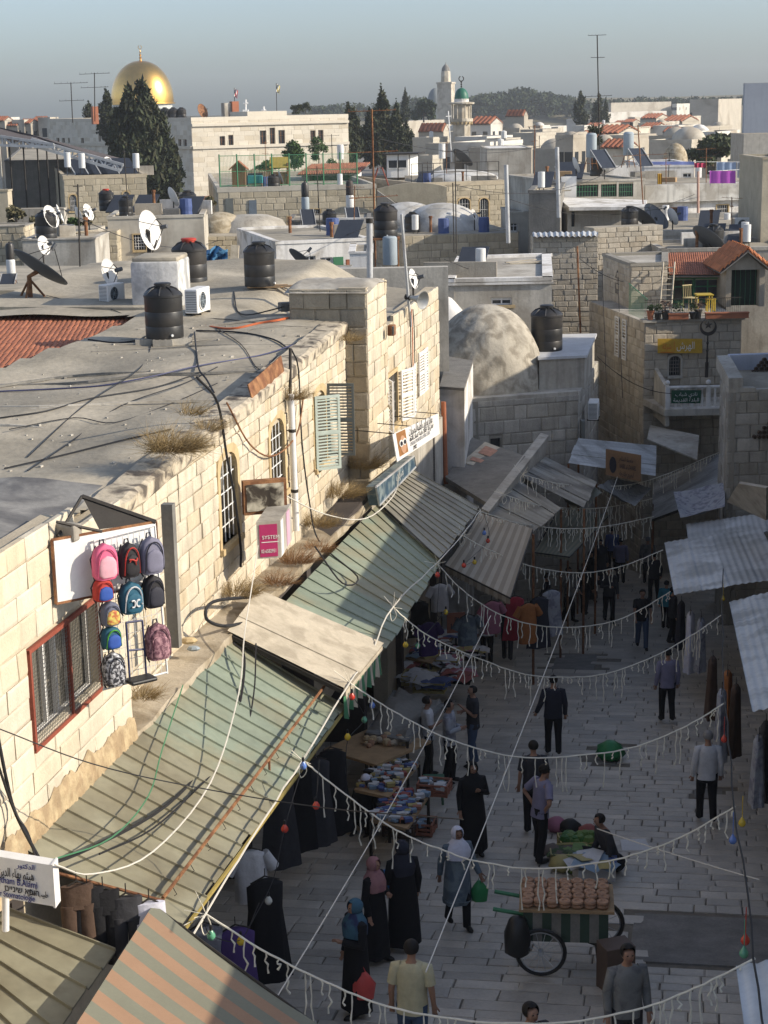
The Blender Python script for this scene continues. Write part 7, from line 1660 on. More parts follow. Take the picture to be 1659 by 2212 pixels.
for i,(u,v,f,top,hd,hm,st,lab) in enumerate(((1340,1262,175,C_LAV,'hair',None,'trousers','man in a pale violet shirt in the middle of the far crowd'),(1296,1268,10,C_CHAR,'hijab',C_NAVY,'coat','woman in a dark coat and navy scarf in the far crowd'),(1262,1330,150,C_BLK,'hair',None,'trousers','man in black near the fringe of the brown-striped awning'),(1228,1345,60,C_GRSH,'hair',None,'trousers','man in grey looking at the left stalls of the far street'),(1416,1230,0,C_BLK,'hijab',C_BLK,'robe','woman in black at the right edge of the far crowd'),(1382,1218,185,C_WHT,'hair',None,'trousers','man in a white shirt far down the crowded street'),(1330,1172,170,C_PURP,'hijab',C_TEAL,'robe','woman in purple deepest in the far street'),(1180,1360,80,C_NAVY,'hair',None,'trousers','man in navy shopping by the crimson dress'),(1412,1300,190,C_CHAR,'hair',None,'trousers','man in charcoal walking off at the right of the far street'))):
    person(lab,u,v,1.66 + .03*(i % 4),f,top,C_BLK,hd,hm,st,(('down','back')[i % 2],('fwd','down','fold')[i % 3]),.13)
person('seated stall keeper with a white skullcap beside the toy stall',792,1792,1.7,-20,C_CHAR,C_BLK,'cap',C_WHH,'trousers',('fwd','fwd'),0,sit=True)

# ================================================================== stalls and goods
def crate(label,p,w,d,h,m,rz=0.0,group=None,fill=None,nf=18,legs=False):
    t=thing('crate',label,'crate',tuple(p),group);c,s=math.cos(rz),math.sin(rz);X,Y=Vector((c,s,0)),Vector((-s,c,0));p=Vector(p);k=MB();o=p - X*w/2 - Y*d/2
    k.obox(o,X*w,Y*d,Z*.025);k.build('base',m,t)
    for a,b,L in ((o,X,w),(o + Y*d,X,w),(o,Y,d),(o + X*w,Y,d)):
        k=MB();n_=Y if b is X else X
        for z_ in (.03,h*.45,h*.85): k.obox(a - n_*.012 + Z*z_,b*L,n_*.024,Z*h*.16)
        for f in (0,.5,1): k.obox(a + b*(L*f*.96) - n_*.012,b*.04,n_*.024,Z*h)
        k.build('side',m,t)
    if fill: goods('%s' % fill[0],p + Z*(h*.55),X*w*.9,Y*d*.9,nf,fill[1],fill[2],fill[3] if len(fill)>3 else None)
    return t
def goods(label,c,X,Y,n,mats,kind='box',sz=None,cat='goods',name='goods'):
    """a heap or rows of small wares lying on something"""
    k=MB();sz=sz or .1
    for i in range(n):
        q=Vector(c) + X*rng.uniform(-.46,.46) + Y*rng.uniform(-.46,.46) + Z*rng.uniform(0,.05);s=sz*rng.uniform(.6,1.3);m=rng.randrange(len(mats))
        if kind == 'box': k.box(q + Z*s*.3,(s*1.3,s*.9,s*.6),rng.uniform(-.5,.5),m)
        elif kind == 'ball': k.ball(q + Z*s*.3,(s*.5,s*.45,s*.45),7,m)
        else:
            a=rng.uniform(0,6.28);e,f=Vector((math.cos(a),math.sin(a),rng.uniform(-.2,.2)))*s*1.4,Vector((-math.sin(a),math.cos(a),rng.uniform(-.2,.3)))*s;g=Z*s*rng.uniform(.2,.5);k.add([q-e-f,q-f*1.2+g,q+e-f,q-e*1.1+g*.6,q+g*1.4,q+e+g*.5,q-e+f,q+f*1.1+g*.7,q+e+f],[(0,1,4,3),(1,2,5,4),(3,4,7,6),(4,5,8,7)],m)
    return k.build(name,mats,kind='stuff',label=label,cat=cat,smooth=.6 if kind != 'box' else 0)
PL={n: mat('plastic ' + n,tuple((.62*q + .38*(.3*c[0] + .5*c[1] + .2*c[2]))*.85 for q in c),.6,var=.12) for n,c in dict(red=(.42,.05,.03),orange=(.48,.12,.03),yellow=(.50,.38,.03),blue=(.04,.10,.35),green=(.03,.18,.08),white=(.6,.6,.6),pink=(.50,.10,.20),black=(.02,.02,.02),brown=(.14,.08,.05),sky=(.2,.35,.5)).items()}
G_ALL=[PL[n] for n in ('red','white','blue','yellow','black','sky','orange','white')]
M_LOAF=mat('baked bread',(.36,.21,.13),.8,var=.18,scale=12,isl=.15)
# bread cart
M_CARTW=mat('dirty cart board',(.22,.21,.185),.8,var=.2,scale=4);M_CARTG=mat('dark green cart paint',(.045,.075,.055),.6,var=.15)
g=ground(1210,2128);ca=R(-6);CX,CY=Vector((math.cos(ca),math.sin(ca),0)),Vector((-math.sin(ca),math.cos(ca),0))
CT_=thing('bread_cart','two-wheeled green and white striped cart carrying rows of round breads','cart',tuple(g));W_,D_,zc,ht=1.16,.74,.46,.46;o=g + Vector((0,.35,0)) - CX*.47
for i in range(9):
    k=MB();k.obox(o + CX*(W_*i/9) + Z*zc,CX*(W_/9),CY*D_,Z*ht);k.build('side_board',M_CARTG if i in (0,2,4,6,8) else M_CARTW,CT_)
k=MB();k.obox(o - CX*.06 - CY*.06 + Z*(zc+ht),CX*(W_+.14),CY*(D_+.12),Z*.04);k.build('tray',M_WOOD,CT_)
for wx,lab in ((.24,0),(1.06,1)):
    c=o + CX*wx - CY*(.08 if lab == 0 else -.84) + Z*.34;k=MB();k.tube([c + CX*.33*math.cos(i*math.pi/14) + Z*.33*math.sin(i*math.pi/14) for i in range(29)],.03,6);w_=k.build('wheel',M_BLACK,CT_,smooth=1);k=MB()
    k.tube([c + CX*.295*math.cos(i*math.pi/14) + Z*.295*math.sin(i*math.pi/14) for i in range(29)],.012,5)
    for i in range(14): a=i*math.pi/7;k.tube([c,c + CX*.3*math.cos(a) + Z*.3*math.sin(a)],.005,3)
    k.tube([c - CY*.06,c + CY*.06],.035,8);k.build('rim',M_GALV,w_)
k=MB()
for yy in (.1,D_-.1): k.tube([o + CY*yy + Z*(zc+.35),o + CY*yy - CX*.42 + Z*(zc+.42)],.03,6)
k.build('handle',M_GRN,CT_);k=MB();k.tube([o + CX*1.0 + CY*.1 + Z*zc,o + CX*1.05 + CY*.05],.03,5);k.build('prop',M_DIRON,CT_)
pl_=M_LOAF;lv=[]
for i in range(5):
    for j in range(7):
        k=MB();c=o + CX*(.05 + .172*j + (i % 2)*.02) + CY*(.05 + .155*i) + Z*(zc+ht+.045 + rng.uniform(0,.015))
        for s_ in range(2): k.lathe([(.01,.0),(.076,.004),(.088,.025),(.079,.048),(.04,.052),(.03,.04),(.001,.038)],c + Z*.05*s_,12)
        k.build('bread',pl_,smooth=.8,label='round bread on the cart, row %s from the front, %s from the left' % (('one','two','three','four','five')[i],('first','second','third','fourth','fifth','sixth','seventh')[j]),cat='bread',group='round breads on the cart')
k=MB();k.lathe([(.16,-.5),(.2,-.25),(.12,0),(.03,.05)],o - CX*.08 - CY*.05 + Z*(zc+.35),10,ripple=lambda a,z: .1*math.sin(a*4+z*9));k.build('bag',M_BLACK,smooth=1,label='black plastic bag hanging at the left end of the bread cart',cat='bag')
k=MB();k.bbox(g + CX*.74 + Vector((0,-.05,.33)),(.42,.35,.7),.01,.3);k.build('carton',PL['brown'],label='brown cardboard carton standing in front of the bread cart',cat='carton')
# vegetable seller
P1=ground(1236,1846);crate('yellow crate of green cucumbers at the vegetable seller, back one',P1 + Vector((.12,.25,0)),.62,.42,.2,PL['yellow'],.05,'yellow vegetable crates',('green cucumbers heaped in the back yellow crate',[mat('cucumber',(.05,.14,.03),.5,var=.2),mat('light leaf',(.12,.2,.05),.6)],'ball',.16),60)
crate('yellow crate of mixed greens at the vegetable seller, front one',P1 + Vector((-.08,-.22,0)),.62,.42,.2,PL['yellow'],-.04,'yellow vegetable crates',('dark greens heaped in the front yellow crate',[M_LEAF,PL['brown'],MATS['light leaf']],'cloth',.12),50)
p=ground(1283,1898);k=MB();k.bbox(p + Z*.13,(.62,.42,.26),.01,.12);cb=k.build('carton',PL['white'],label='white carton with red print in front of the vegetable seller',cat='carton')
goods('bundles in blue and yellow plastic on the white carton',p + Z*.28,Vector((.5,0,0)),Vector((0,.35,0)),14,[PL['sky'],PL['yellow'],PL['blue'],PL['white']],'cloth',.17)
for u,v,m,lab in ((1232,1800,PL['black'],'dark bundle with pale blue cloth behind the yellow crates'),(1203,1795,PL['pink'],'pinkish white plastic bag left of the dark bundle'),(1213,1880,PL['yellow'],'yellow plastic bag before the front yellow crate'),(1245,1884,MATS['light leaf'],'greenish yellow bag right of the yellow bag'),(1272,1812,PL['red'],'bowl of red tomatoes beside the seller'),(1318,1640,M_PLG,'green sack standing alone in the middle of the street')):
    p=ground(u,v);r_=.2 if u != 1318 else .3;k=MB();k.lathe([(.6*r_,0),(r_,r_*.4),(r_*.9,r_*.9),(r_*.35,r_*1.3),(.02,r_*1.35)],p,12,ripple=lambda a,z: .12*math.sin(a*4 + z*17));k.build('sack',m,smooth=1,label=lab,cat='bag')
p=ground(1372,1830);k=MB();k.slab([p + Vector((-.25,-.25,.02)),p + Vector((.25,-.22,.02)),p + Vector((.22,.3,.02)),p + Vector((-.22,.28,.02))],.02);k.build('cardboard',PL['white'],label='flattened pale cardboard lying behind the vegetable seller',cat='cardboard')
# toy stall
def table(label,corners,h,m,cat='table',legs=True,th=.05):
    c=[ground(*q,h) for q in corners];t=thing('stall_table',label,cat,(c[0].x,c[0].y,gz(c[0].y)));k=MB();k.slab(c,th);k.build('tabletop',m,t)
    for q in c: b=Vector((q.x,q.y,gz(q.y)));tube_part('leg',[lerp(b,q,0),q - Z*.02],.03,M_DIRON,t,5)
    return c
c=table('wooden stall board with breads and scraps of paper',[(700,1618),(812,1652),(932,1600),(800,1572)],1.0,M_WOOD)
goods('flat breads scattered on the wooden stall board',(c[0]+c[1]+c[2]*2+c[3])/5 + Z*.02,Vector((.9,.1,0)),Vector((0,.5,0)),26,[M_LOAF,M_BOARD,mat('pale bread',(.45,.34,.2),.8)],'ball',.15)
c=table('stall table under a pale rumpled cloth behind the wooden board',[(790,1582),(880,1600),(962,1520),(850,1490)],1.15,C_GRSH)
k=MB();n=9;vs=[]
for i in range(n+1):
    for j in range(n+1): q=lerp(lerp(c[0],c[1],i/n),lerp(c[3],c[2],i/n),j/n);vs.append(q + Z*(.05 + .07*math.sin(i*1.7+j)*math.sin(j*1.3) + (.25*math.exp(-((i-3)**2+(j-4)**2)/5)) - (.25 if i in (0,n) or j == 0 else 0)))
k.add(vs,[(i*(n+1)+j,(i+1)*(n+1)+j,(i+1)*(n+1)+j+1,i*(n+1)+j+1) for i in range(n) for j in range(n)]);k.build('dust_sheet',cl('dust sheet',(.22,.21,.19)),smooth=1,label='grey rumpled sheet thrown over the stall table',cat='sheet')
for i,(cr,h,lab,lab2) in enumerate((([(800,1770),(880,1790),(925,1720),(850,1700)],.75,'front table of the toy stall','rows of small boxed toys on the front table'),([(765,1705),(840,1722),(905,1650),(830,1636)],.85,'back table of the toy stall','rows of small bottles and boxes on the back table'),([(835,1410),(930,1432),(985,1370),(900,1352)],.8,'clothes table beyond the pale board roof','folded clothes on the far table'))):
    c=table(lab,cr,h,M_WOOD);X,Y=((c[1]-c[0]) + (c[2]-c[3]))/2,((c[3]-c[0]) + (c[2]-c[1]))/2;m_=(c[0]+c[1]+c[2]+c[3])/4
    goods(lab2,m_,X,Y,120,G_ALL,'box' if i<2 else 'cloth',.10 if i<2 else .16)
for u,v,h,m,lab in ((938,1712,.55,PL['orange'],'orange crate of goods on a green stool beside the toy stall'),(905,1795,.05,PL['orange'],'orange crate on the ground in front of the toy stall'),(865,1800,.05,PL['brown'],'low crate of packets at the front of the toy stall')):
    p=ground(u,v,h);crate(lab,p,.55,.4,.22,m,R(-15),'orange crates of the toy stall',('small packets filling the ' + lab.split(' of goods')[0].split(' on the')[0].split(' of packets')[0] + ' near the toy stall',[PL['white'],PL['sky'],PL['brown']],'box',.1),24)
p=ground(938,1735);st_=thing('stool','green plastic stool under the orange crate','stool',tuple(p));k=MB();k.bbox(p + Z*.5,(.4,.34,.05),.01);k.build('seat',PL['green'],st_)
for x in (-.16,.16):
    for y in (-.13,.13): tube_part('leg',[p + Vector((x,y,0)),p + Vector((x*.9,y*.9,.5))],.025,PL['green'],st_,5)
for i,(u,v,m,fl) in enumerate(((905,1475,'yellow',('white','sky')),(960,1440,'yellow',('black','pink')),(878,1455,'yellow',('red','black')),(930,1490,'yellow',('white','blue')),(985,1470,'black',('pink','red')),(850,1428,'black',('blue','white')),(1005,1420,'black',('pink','yellow')))):
    p=ground(u,v,.45);crate('%s bin of %s and %s folded clothes, %s along the left stalls' % (m,fl[0],fl[1],('first','second','third','fourth','fifth','sixth','seventh')[i]),p,.75,.55,.25,PL[m],R(-12),'clothes bins of the left stalls',('%s and %s clothes heaped in a %s bin' % (fl[0],fl[1],m),[PL[fl[0]],PL[fl[1]],C_WHT],'cloth',.17),30)
# hanging clothes
def garment(label,top,w,L,m,m2=None,kind='robe',rz=0.0,group=None):
    t=thing('hanging_garment',label,'garment',tuple(Vector(top) - Z*L),group);top=Vector(top);k=MB();q=Matrix.Translation(top) @ Matrix.Rotation(rz,4,'Z')
    if kind == 'robe': rings=[(0,0,0,w*.22,.05),(0,0,-.08,w*.5,.09),(0,0,-L*.3,w*.46,.10),(0,0,-L*.65,w*.55,.12),(0,0,-L,w*.62,.14)];tubeE(k,rings,20,0,.22,rng.random()*6)
    elif kind == 'trousers':
        tubeE(k,[(0,0,0,w*.5,.05),(0,0,-L*.3,w*.52,.07)],14,0,.1)
        for s in (-1,1): tubeE(k,[(s*w*.26,0,-L*.25,w*.27,.07),(s*w*.28,0,-L,w*.24,.05)],12,0,.2,rng.random()*6)
    else: tubeE(k,[(0,0,0,w*.25,.05),(0,0,-.07,w*.5,.09),(0,0,-L,w*.5,.11)],18,0,.14);[k.tube([(s*w*.42,0,-.06),(s*w*.72,0,-.3)],[.08,.09],8) for s in (-1,1)]
    k.v=[tuple(q @ Vector(p)) for p in k.v];k.build({'robe': 'robe','trousers': 'trousers','shirt': 'shirt'}[kind],m,t,smooth=1)
    k=MB();k.tube([q @ Vector((-w*.4,0,-.03)),q @ Vector((0,0,.05)),q @ Vector((w*.4,0,-.03))],.012,4);k.tube([q @ Vector((0,0,.05)),q @ Vector((0,0,.16))],.008,4);k.build('hanger',M_DIRON,t);return t
HG='garments hanging at the left shops'
for i,(u,v,h,L,m,kd,lab) in enumerate(((540,1838,1.75,.75,C_WHT,'shirt','white shirt on display below the tan canopy, over a green undershirt'),(572,1900,1.75,1.45,C_BLK,'robe','long black gown hanging right of the white shirt'),(440,2000,1.5,1.25,cl('patterned dress',(.16,.16,.18),(.35,.35,.36)),'robe','black and white patterned dress at the shop corner'),(508,2005,1.4,1.15,C_PURP,'robe','purple dress between the patterned dress and the black gown'),(600,1680,2.0,1.5,C_CHAR,'robe','grey-black robe, leftmost of the row under the green canopy'),(640,1650,2.0,1.5,C_BLK,'robe','black robe, second of the row under the green canopy'),(680,1640,2.0,1.5,C_CHAR,'robe','charcoal robe, third of the row under the green canopy'),(715,1620,2.0,1.5,C_BLK,'robe','black robe, fourth of the row under the green canopy'),(950,1262,2.6,.7,C_WHT,'shirt','blue and white striped shirt hanging under the large ribbed canopy'),(1112,1290,2.2,1.1,C_REDC,'robe','crimson dress hanging beyond the brown-striped awning'),(905,1300,2.2,.9,C_BLK,'robe','black dress hanging under the shaded end of the ribbed canopy'),(1062,1300,2.3,.8,PL['pink'],'shirt','small pink top hanging by the brown-striped awning'),(1165,1290,2.3,1.3,C_NAVY,'robe','navy dress hanging left of the olive striped awning'),(1190,1275,2.3,1.2,C_STR,'robe','pale striped dress beside the navy dress'),(1140,1305,2.2,1.0,C_ORG,'shirt','rust-orange shirt right of the crimson dress'),(1010,1330,2.4,.7,C_BLUGR,'shirt','blue-grey shirt above the clothes bins'),(925,1345,2.1,.8,C_PURP,'shirt','purple shirt behind the price card'))):
    garment(lab,ground(u,v,h),.5 if kd == 'robe' else .46,L,m,None,kd,R(20),HG)
HR_='garments hanging at the right shops'
for u,v,h,L,m,lab in ((1492,1322,2.05,1.5,C_WHH,'long white robe hanging below the pale corrugated awning'),(1515,1335,2.0,1.3,C_STR,'pale striped robe right of the white robe'),(1472,1300,2.0,1.2,C_NAVY,'navy robe left of the white robe'),(1572,1450,2.0,1.4,C_ORG,'orange robe below the bluish awning'),(1590,1480,2.0,1.4,C_BROWN,'brown robe right of the orange one'),(1560,1490,2.0,1.4,C_STR,'grey-white robe left of the orange one'),(1640,1590,2.0,1.2,C_STR,'patterned dress at the right edge'),(1655,1560,2.1,1.4,C_CHAR,'dark robe at the right edge'),(1540,1420,2.1,1.3,C_BROWN,'rust-brown robe behind the grey-white one')):
    garment(lab,ground(u,v,h),.46,L,m,None,'robe',R(75),HR_)
for i,(u,v,m,kd,lab) in enumerate(((165,1912,C_BROWN,'trousers','brown trousers, leftmost on the rail under the doctor sign'),(188,1918,C_BLK,'trousers','black trousers next to the brown pair on the rail'),(222,1924,C_BLK,'trousers','black trousers with a red tag in the middle of the rail'),(272,1938,C_CHAR,'trousers','dark grey trousers beside the white pair'),(322,1950,C_WHH,'trousers','shiny white trousers at the right end of the rail'))):
    p=atY(u,v,16.6 + i*.05);garment(lab,p,.34,.85,m,None,kd,R(15),'trousers on the rail')
tube_part('clothes_rail',[atY(120,1885,16.6),atY(350,1945,16.9)],.018,M_RUST,None,6,label='rusty rail carrying the row of trousers at the bottom left',cat='rail')
p=ground(985,1345,1.75);k=MB();k.bbox(p,(.46,.03,.52),.005,R(10));ps_=thing('price_sign','orange price card reading 100 above the clothes bins','sign',tuple(p));k.build('card',PL['orange'],ps_);PRICE=(ps_,p)
# ================================================================== roofs over the far street
def gy(*q): return [atY(u,v,y) for u,v,y in q]
def gp(*q): return [ground(u,v,h) for u,v,h in q]
corrugated('tin_roof','grey corrugated roof between the brown-striped awning and the pale wall strip','roof',gy((1040,1103,42),(1118,1036,46),(1212,1098,44.5),(1152,1152,41)),M_GREYT,pitch=.2,amp=.03,nsheet=4)
corrugated('tin_roof','dark ribbed roof farther along the left of the far street','roof',gy((1127,1030,46.5),(1178,988,49.5),(1288,1042,48),(1262,1097,45)),M_GREYT,pitch=.22,amp=.03,nsheet=4)
corrugated('tin_roof','pale bluish corrugated roof across the end of the far street','roof',gy((1416,1028,51),(1418,962,56),(1250,946,51.6),(1228,1000,49)),M_ZINC,pitch=.2,amp=.02,nsheet=3)
k=MB();k.slab(gy((1398,948,56.5),(1404,918,58.5),(1510,940,57),(1506,992,54)),.05);k.build('sheet_roof',M_CEML,label='flat grey sheet roof under the balcony',cat='roof')
cloth_awning('awning','olive striped cloth awning deepest on the left of the far street',gp((1206,1098,3.6),(1316,1112,3.4),(1230,1202,2.9),(1154,1192,3.0)),18,[mat('olive awning stripe',(.27,.25,.18),.85,var=.05),M_G1],.05,.12)
wl_=gy((1040,1098,41.8),(1168,935,50.5),(1186,940,50.3),(1056,1106,41.6));k=MB();k.slab(wl_,2.0);k.build('ledge_wall',M_CEML,label='pale plastered wall strip running beside the far street roofs',cat='wall')
k=MB();k.slab(gy((962,1030,46),(1050,1085,42.5),(1135,985,47.5),(1020,945,50)),.12);k.build('rubbish_roof',M_CEMD,label='dirty flat roof with litter under the tilted poster board',cat='roof')
pb4=[atY(998,998,47.2),atY(1082,1021,46.4),atY(1116,981,48.2),atY(1048,954,49)];pt_=thing('poster_board','tilted pale board with faded red print lying on the dirty flat roof','board',tuple(pb4[0]));k=MB();k.slab(pb4,.05);k.build('board',M_BOARD,pt_)
k=MB();f_=lambda a,b: lerp(lerp(pb4[0],pb4[1],a),lerp(pb4[3],pb4[2],a),b) + Z*.012
for a0,b0,a1,b1 in ((.12,.5,.5,.85),(.6,.2,.85,.5),(.1,.15,.45,.3)): k.quad(f_(a0,b0),f_(a1,b0),f_(a1,b1),f_(a0,b1))
k.build('print',mat('faded red print',(.42,.22,.15),.8,var=.25,scale=9),pt_)
for i,(q,lab) in enumerate(((((1290,800,5.6),(1330,770,6.0),(1392,835,5.4),(1375,870,5.0),(1300,850,5.2)),'grey roof slab in the narrow alley left of the balcony house'),(((1284,870,5.4),(1380,885,5.2),(1420,905,4.8),(1330,935,4.6)),'tilted dirty sheet over the alley entrance'),(((1405,905,5.0),(1560,880,5.6),(1565,900,5.2),(1440,930,4.6)),'tan sloping board below the balcony'),(((1575,1080,4.2),(1600,1040,5),(1660,1050,5),(1660,1120,4)),'pale stone canopy above the right awnings'))):
    k=MB();k.slab(gp(*q),.08);k.build('roof_slab',(M_CEM,M_CEM,M_BOARD,M_CEML)[i],label=lab,cat='roof slab')
for i in range(3): p=ground(1262+2*i,(905,945,985)[i],(6.4,5.8,5.2)[i]);
p=atY(1282,905,54);put('ac',mk_ac,'air conditioner on the shaded side wall of the dome house',p,R(80),1.0,'air conditioners on the roofs')
k=MB();k.bbox(atY(1258,945,52.6),(.12,.35,1.1),.02);k.build('shutter_box',M_SHD,label='dark narrow board on the corner of the dome house',cat='board')

for i,(q,lab) in enumerate((((( 1290,1048,48),(1330,1030,51),(1408,1052,52),(1372,1092,48.5)),'dark tattered cloth sheet stretched across the far street'),(((1205,1062,46.5),(1262,1030,48.5),(1300,1062,47.5),(1240,1100,45)),'grey tarpaulin sheet hanging between the far street roofs'),(((1455,1062,50),(1566,1040,50),(1566,1092,47.5),(1470,1118,47.5)),'pale ragged cloth awning behind the right corrugated pair'))):
    A_,B__,C_,D_2=gy(*q);k=MB();n=6;vs=[lerp(lerp(A_,B__,a/n),lerp(D_2,C_,a/n),b/n) - Z*(.35*math.sin(math.pi*b/n)*math.sin(math.pi*a/n) + rng.uniform(0,.05)) for a in range(n+1) for b in range(n+1)]
    k.add(vs,[(a*(n+1)+b,(a+1)*(n+1)+b,(a+1)*(n+1)+b+1,a*(n+1)+b+1) for a in range(n) for b in range(n)]);k.build('cloth_sheet',(C_GRSH,M_G1,C_STR)[i],smooth=1,label=lab,cat='sheet')
# ================================================================== lettering
import unicodedata
FORMS={}
for c_ in range(0xFE70,0xFEFD):
    d_=unicodedata.decomposition(chr(c_)).split()
    if len(d_) == 2: FORMS.setdefault(chr(int(d_[1],16)),{})[d_[0]]=chr(c_)
def ar(s):
    o=[];prev=False
    for i,ch in enumerate(s):
        f=FORMS.get(ch)
        if not f: o.append(ch);prev=False;continue
        nx=i+1<len(s) and '<final>' in FORMS.get(s[i+1],{});dual='<initial>' in f
        o.append(f.get('<medial>') if prev and dual and nx else f.get('<final>') if prev and '<final>' in f else f.get('<initial>') if dual and nx else f.get('<isolated>',ch));prev=dual and nx
    return ''.join(o[::-1])
def text(parent,s,P,X,U,size,m,align='LEFT',sx=1.0):
    cu=bpy.data.curves.new('lettering','FONT');cu.body=s;cu.size=size;cu.align_x=align;cu.extrude=.002;cu.materials.append(m);o=bpy.data.objects.new('lettering',cu);COL.objects.link(o);o.parent=parent
    X=Vector(X).normalized();U=Vector(U);U=(U - X*U.dot(X)).normalized();N=X.cross(U);q=Vector(P) + N*.006 - ORG[parent.name]
    o.matrix_local=Matrix(((X.x*sx,U.x,N.x,q.x),(X.y*sx,U.y,N.y,q.y),(X.z*sx,U.z,N.z,q.z),(0,0,0,1)));LATE_TEXT.append(o)
M_INK=mat('black lettering',(.02,.02,.03),.6,var=0);M_INKB=mat('blue lettering',(.04,.05,.22),.6,var=0);M_INKW=mat('white lettering',(.7,.7,.66),.6,var=0);M_INKR=mat('orange lettering',(.5,.1,.02),.6,var=0);M_INKG=mat('grey lettering',(.28,.28,.30),.6,var=0)
ys,q0,q1,q2,q3=SIGN_YQ;x_=q1 - q0
text(ys,ar('الهرش'),lerp(q0,q1,.42) + (q3-q0)*.3 + Vector((0,-.005,0)),x_,Z,.36,M_INKW,'LEFT',.68);text(ys,ar('شركة'),lerp(q0,q1,.1) + (q3-q0)*.3 + Vector((0,-.005,0)),x_,Z,.26,M_INKR,'LEFT',.6)
k=MB();k.obox(lerp(q0,q1,.36) + Vector((0,-.02,.06)),x_*.008,Vector((0,-.01,0)),Z*.36);k.obox(lerp(q0,q1,.05) + Vector((0,-.02,.03)),x_*.3,Vector((0,-.01,0)),Z*.02);k.build('sign_lines',M_INKR,ys)
bn,bl,zr=BANNER
for i,s in enumerate(('نادي شباب','البلدة القديمة','القدس')): text(bn,ar(s),Vector((bl.x+.63,bl.y-.105,zr-.28-.2*i)),(1,0,0),Z,.17,M_INKW,'CENTER')
ps_,p=PRICE;xr=Vector((math.cos(R(10)),math.sin(R(10)),0));text(ps_,'100',p - xr*.18 + Vector((.003,-.018,-.16)),xr,Z,.22,M_INK);text(ps_,'₪',p - xr*.05 + Vector((.003,-.018,.06)),xr,Z,.16,M_INK)
bsn=thing('sign','brown wooden sign with dark lettering and a bearded head on the far pale roof','sign',tuple(atY(1345,1040,49.4)));c4=gy((1308,1026,49.5),(1384,1040,49.2));u_=Z*.78;k=MB();k.slab([c4[0],c4[1],c4[1]+u_,c4[0]+u_],.05,up=Vector((0,-1,0)));k.build('board',mat('brown sign paint',(.22,.13,.07),.7,var=.15),bsn)
x_=c4[1]-c4[0];o_=Vector((0,-.03,0))
for i,s in enumerate((ar('ملحمة السلام'),'NABIL & DANIEL',ar('لحوم طازجة'))): text(bsn,s,lerp(c4[0],c4[1],.38) + Z*(.52 - .22*i) + o_,x_,Z,.19,M_INK,'LEFT',min(.8,x_.length*.56/(len(s)*.19*.62)))
k=MB();k.slab([lerp(c4[0],c4[1],.2 + .1*math.cos(a*.524)) + o_ + Z*(.35 + .25*math.sin(a*.524)) for a in range(12)],.01,up=Vector((0,-1,0)));k.build('emblem',M_INK,bsn)
# optician banner
ob=thing('banner_sign','white optician banner with a portrait in white sunglasses, tied to rods on the facade','sign',tuple(pf(860,995,.7)));b0,b1,b2,b3=pf(858,998,.75),pf(950,937,.75),pf(947,893,.75),pf(848,938,.75);k=MB();k.slab([b0,b1,b2,b3],.02,up=FN);k.build('banner',M_SHW,ob)
g2=lambda a,b: lerp(lerp(b0,b1,a),lerp(b3,b2,a),b) + FN*.006;x_=b1-b0;u_=b3-b0;Lx=x_.length
k=MB();k.slab([g2(.06,.12),g2(.24,.12),g2(.24,.98),g2(.06,.98)],.003,up=FN);k.build('portrait_ground',mat('portrait hair',(.30,.14,.05),.6,var=.15),ob);k=MB();fc=lambda a,b,ra,rb,n=12: [g2(a + ra*math.cos(i*6.283/n),b + rb*math.sin(i*6.283/n)) + FN*.006 for i in range(n)]
k.slab(fc(.16,.48,.06,.34),.003,up=FN);k.build('portrait_face',mat('portrait skin',(.48,.28,.17),.6,var=.05),ob);k=MB()
for a in (.12,.19): k.slab([q + FN*.006 for q in fc(a,.56,.038,.13)],.003,up=FN)
k.build('sunglasses',M_INKW,ob);k=MB()
for a in (.12,.19): k.slab([q + FN*.011 for q in fc(a,.55,.024,.085)],.003,up=FN)
k.build('lenses',M_INK,ob)
for s,b,sz,m in ((ar('مراكز أبو الرب الطبية للبصريات'),.66,.30,M_INK),(ar('فحص نظر - نظارات طبية - عدسات لاصقة'),.44,.2,M_INK),('OPTICIAN, OPTOMETRIST & CONTACT LENSES',.26,.13,M_INKG),('OPTICS',.06,.14,M_INK)): text(ob,s,g2(.29 if sz != .14 else .34,b),x_,u_,sz*.95,m,'LEFT',min(1.0,Lx*.66/(len(s)*sz*.46)))
k=MB()
for a in (.02,.35,.7,.98): k.tube([g2(a,1.0),g2(a,1.0) - FN*.85 + Z*.06],.012,4)
k.build('rods',M_DIRON,ob)
sb_=thing('shop_sign','dusty blue glass shop sign lying along the ledge under the optician banner','sign',tuple(pf(815,1085,.2)));c0,c1,c2,c3=pf(819,1092,.35),pf(898,1008,.35),pf(894,985,.35),pf(812,1052,.35);k=MB();k.slab([c0,c1,c2,c3],.22,up=FN);k.build('panel',mat('dusty blue glass',(.05,.09,.13),.35,var=.25,scale=4,col2=(.22,.27,.28),mix=.35,mscale=3),sb_)
k=MB();[k.tube([a,b],.025,4) for a,b in ((c0,c1),(c1,c2),(c2,c3),(c3,c0))];k.build('frame',M_GALV,sb_);text(sb_,ar('بصريات'),lerp(c0,c1,.45) + (c3-c0)*.3 + FN*.01,c1-c0,c3-c0,.28,MATS['pale tile drum'])
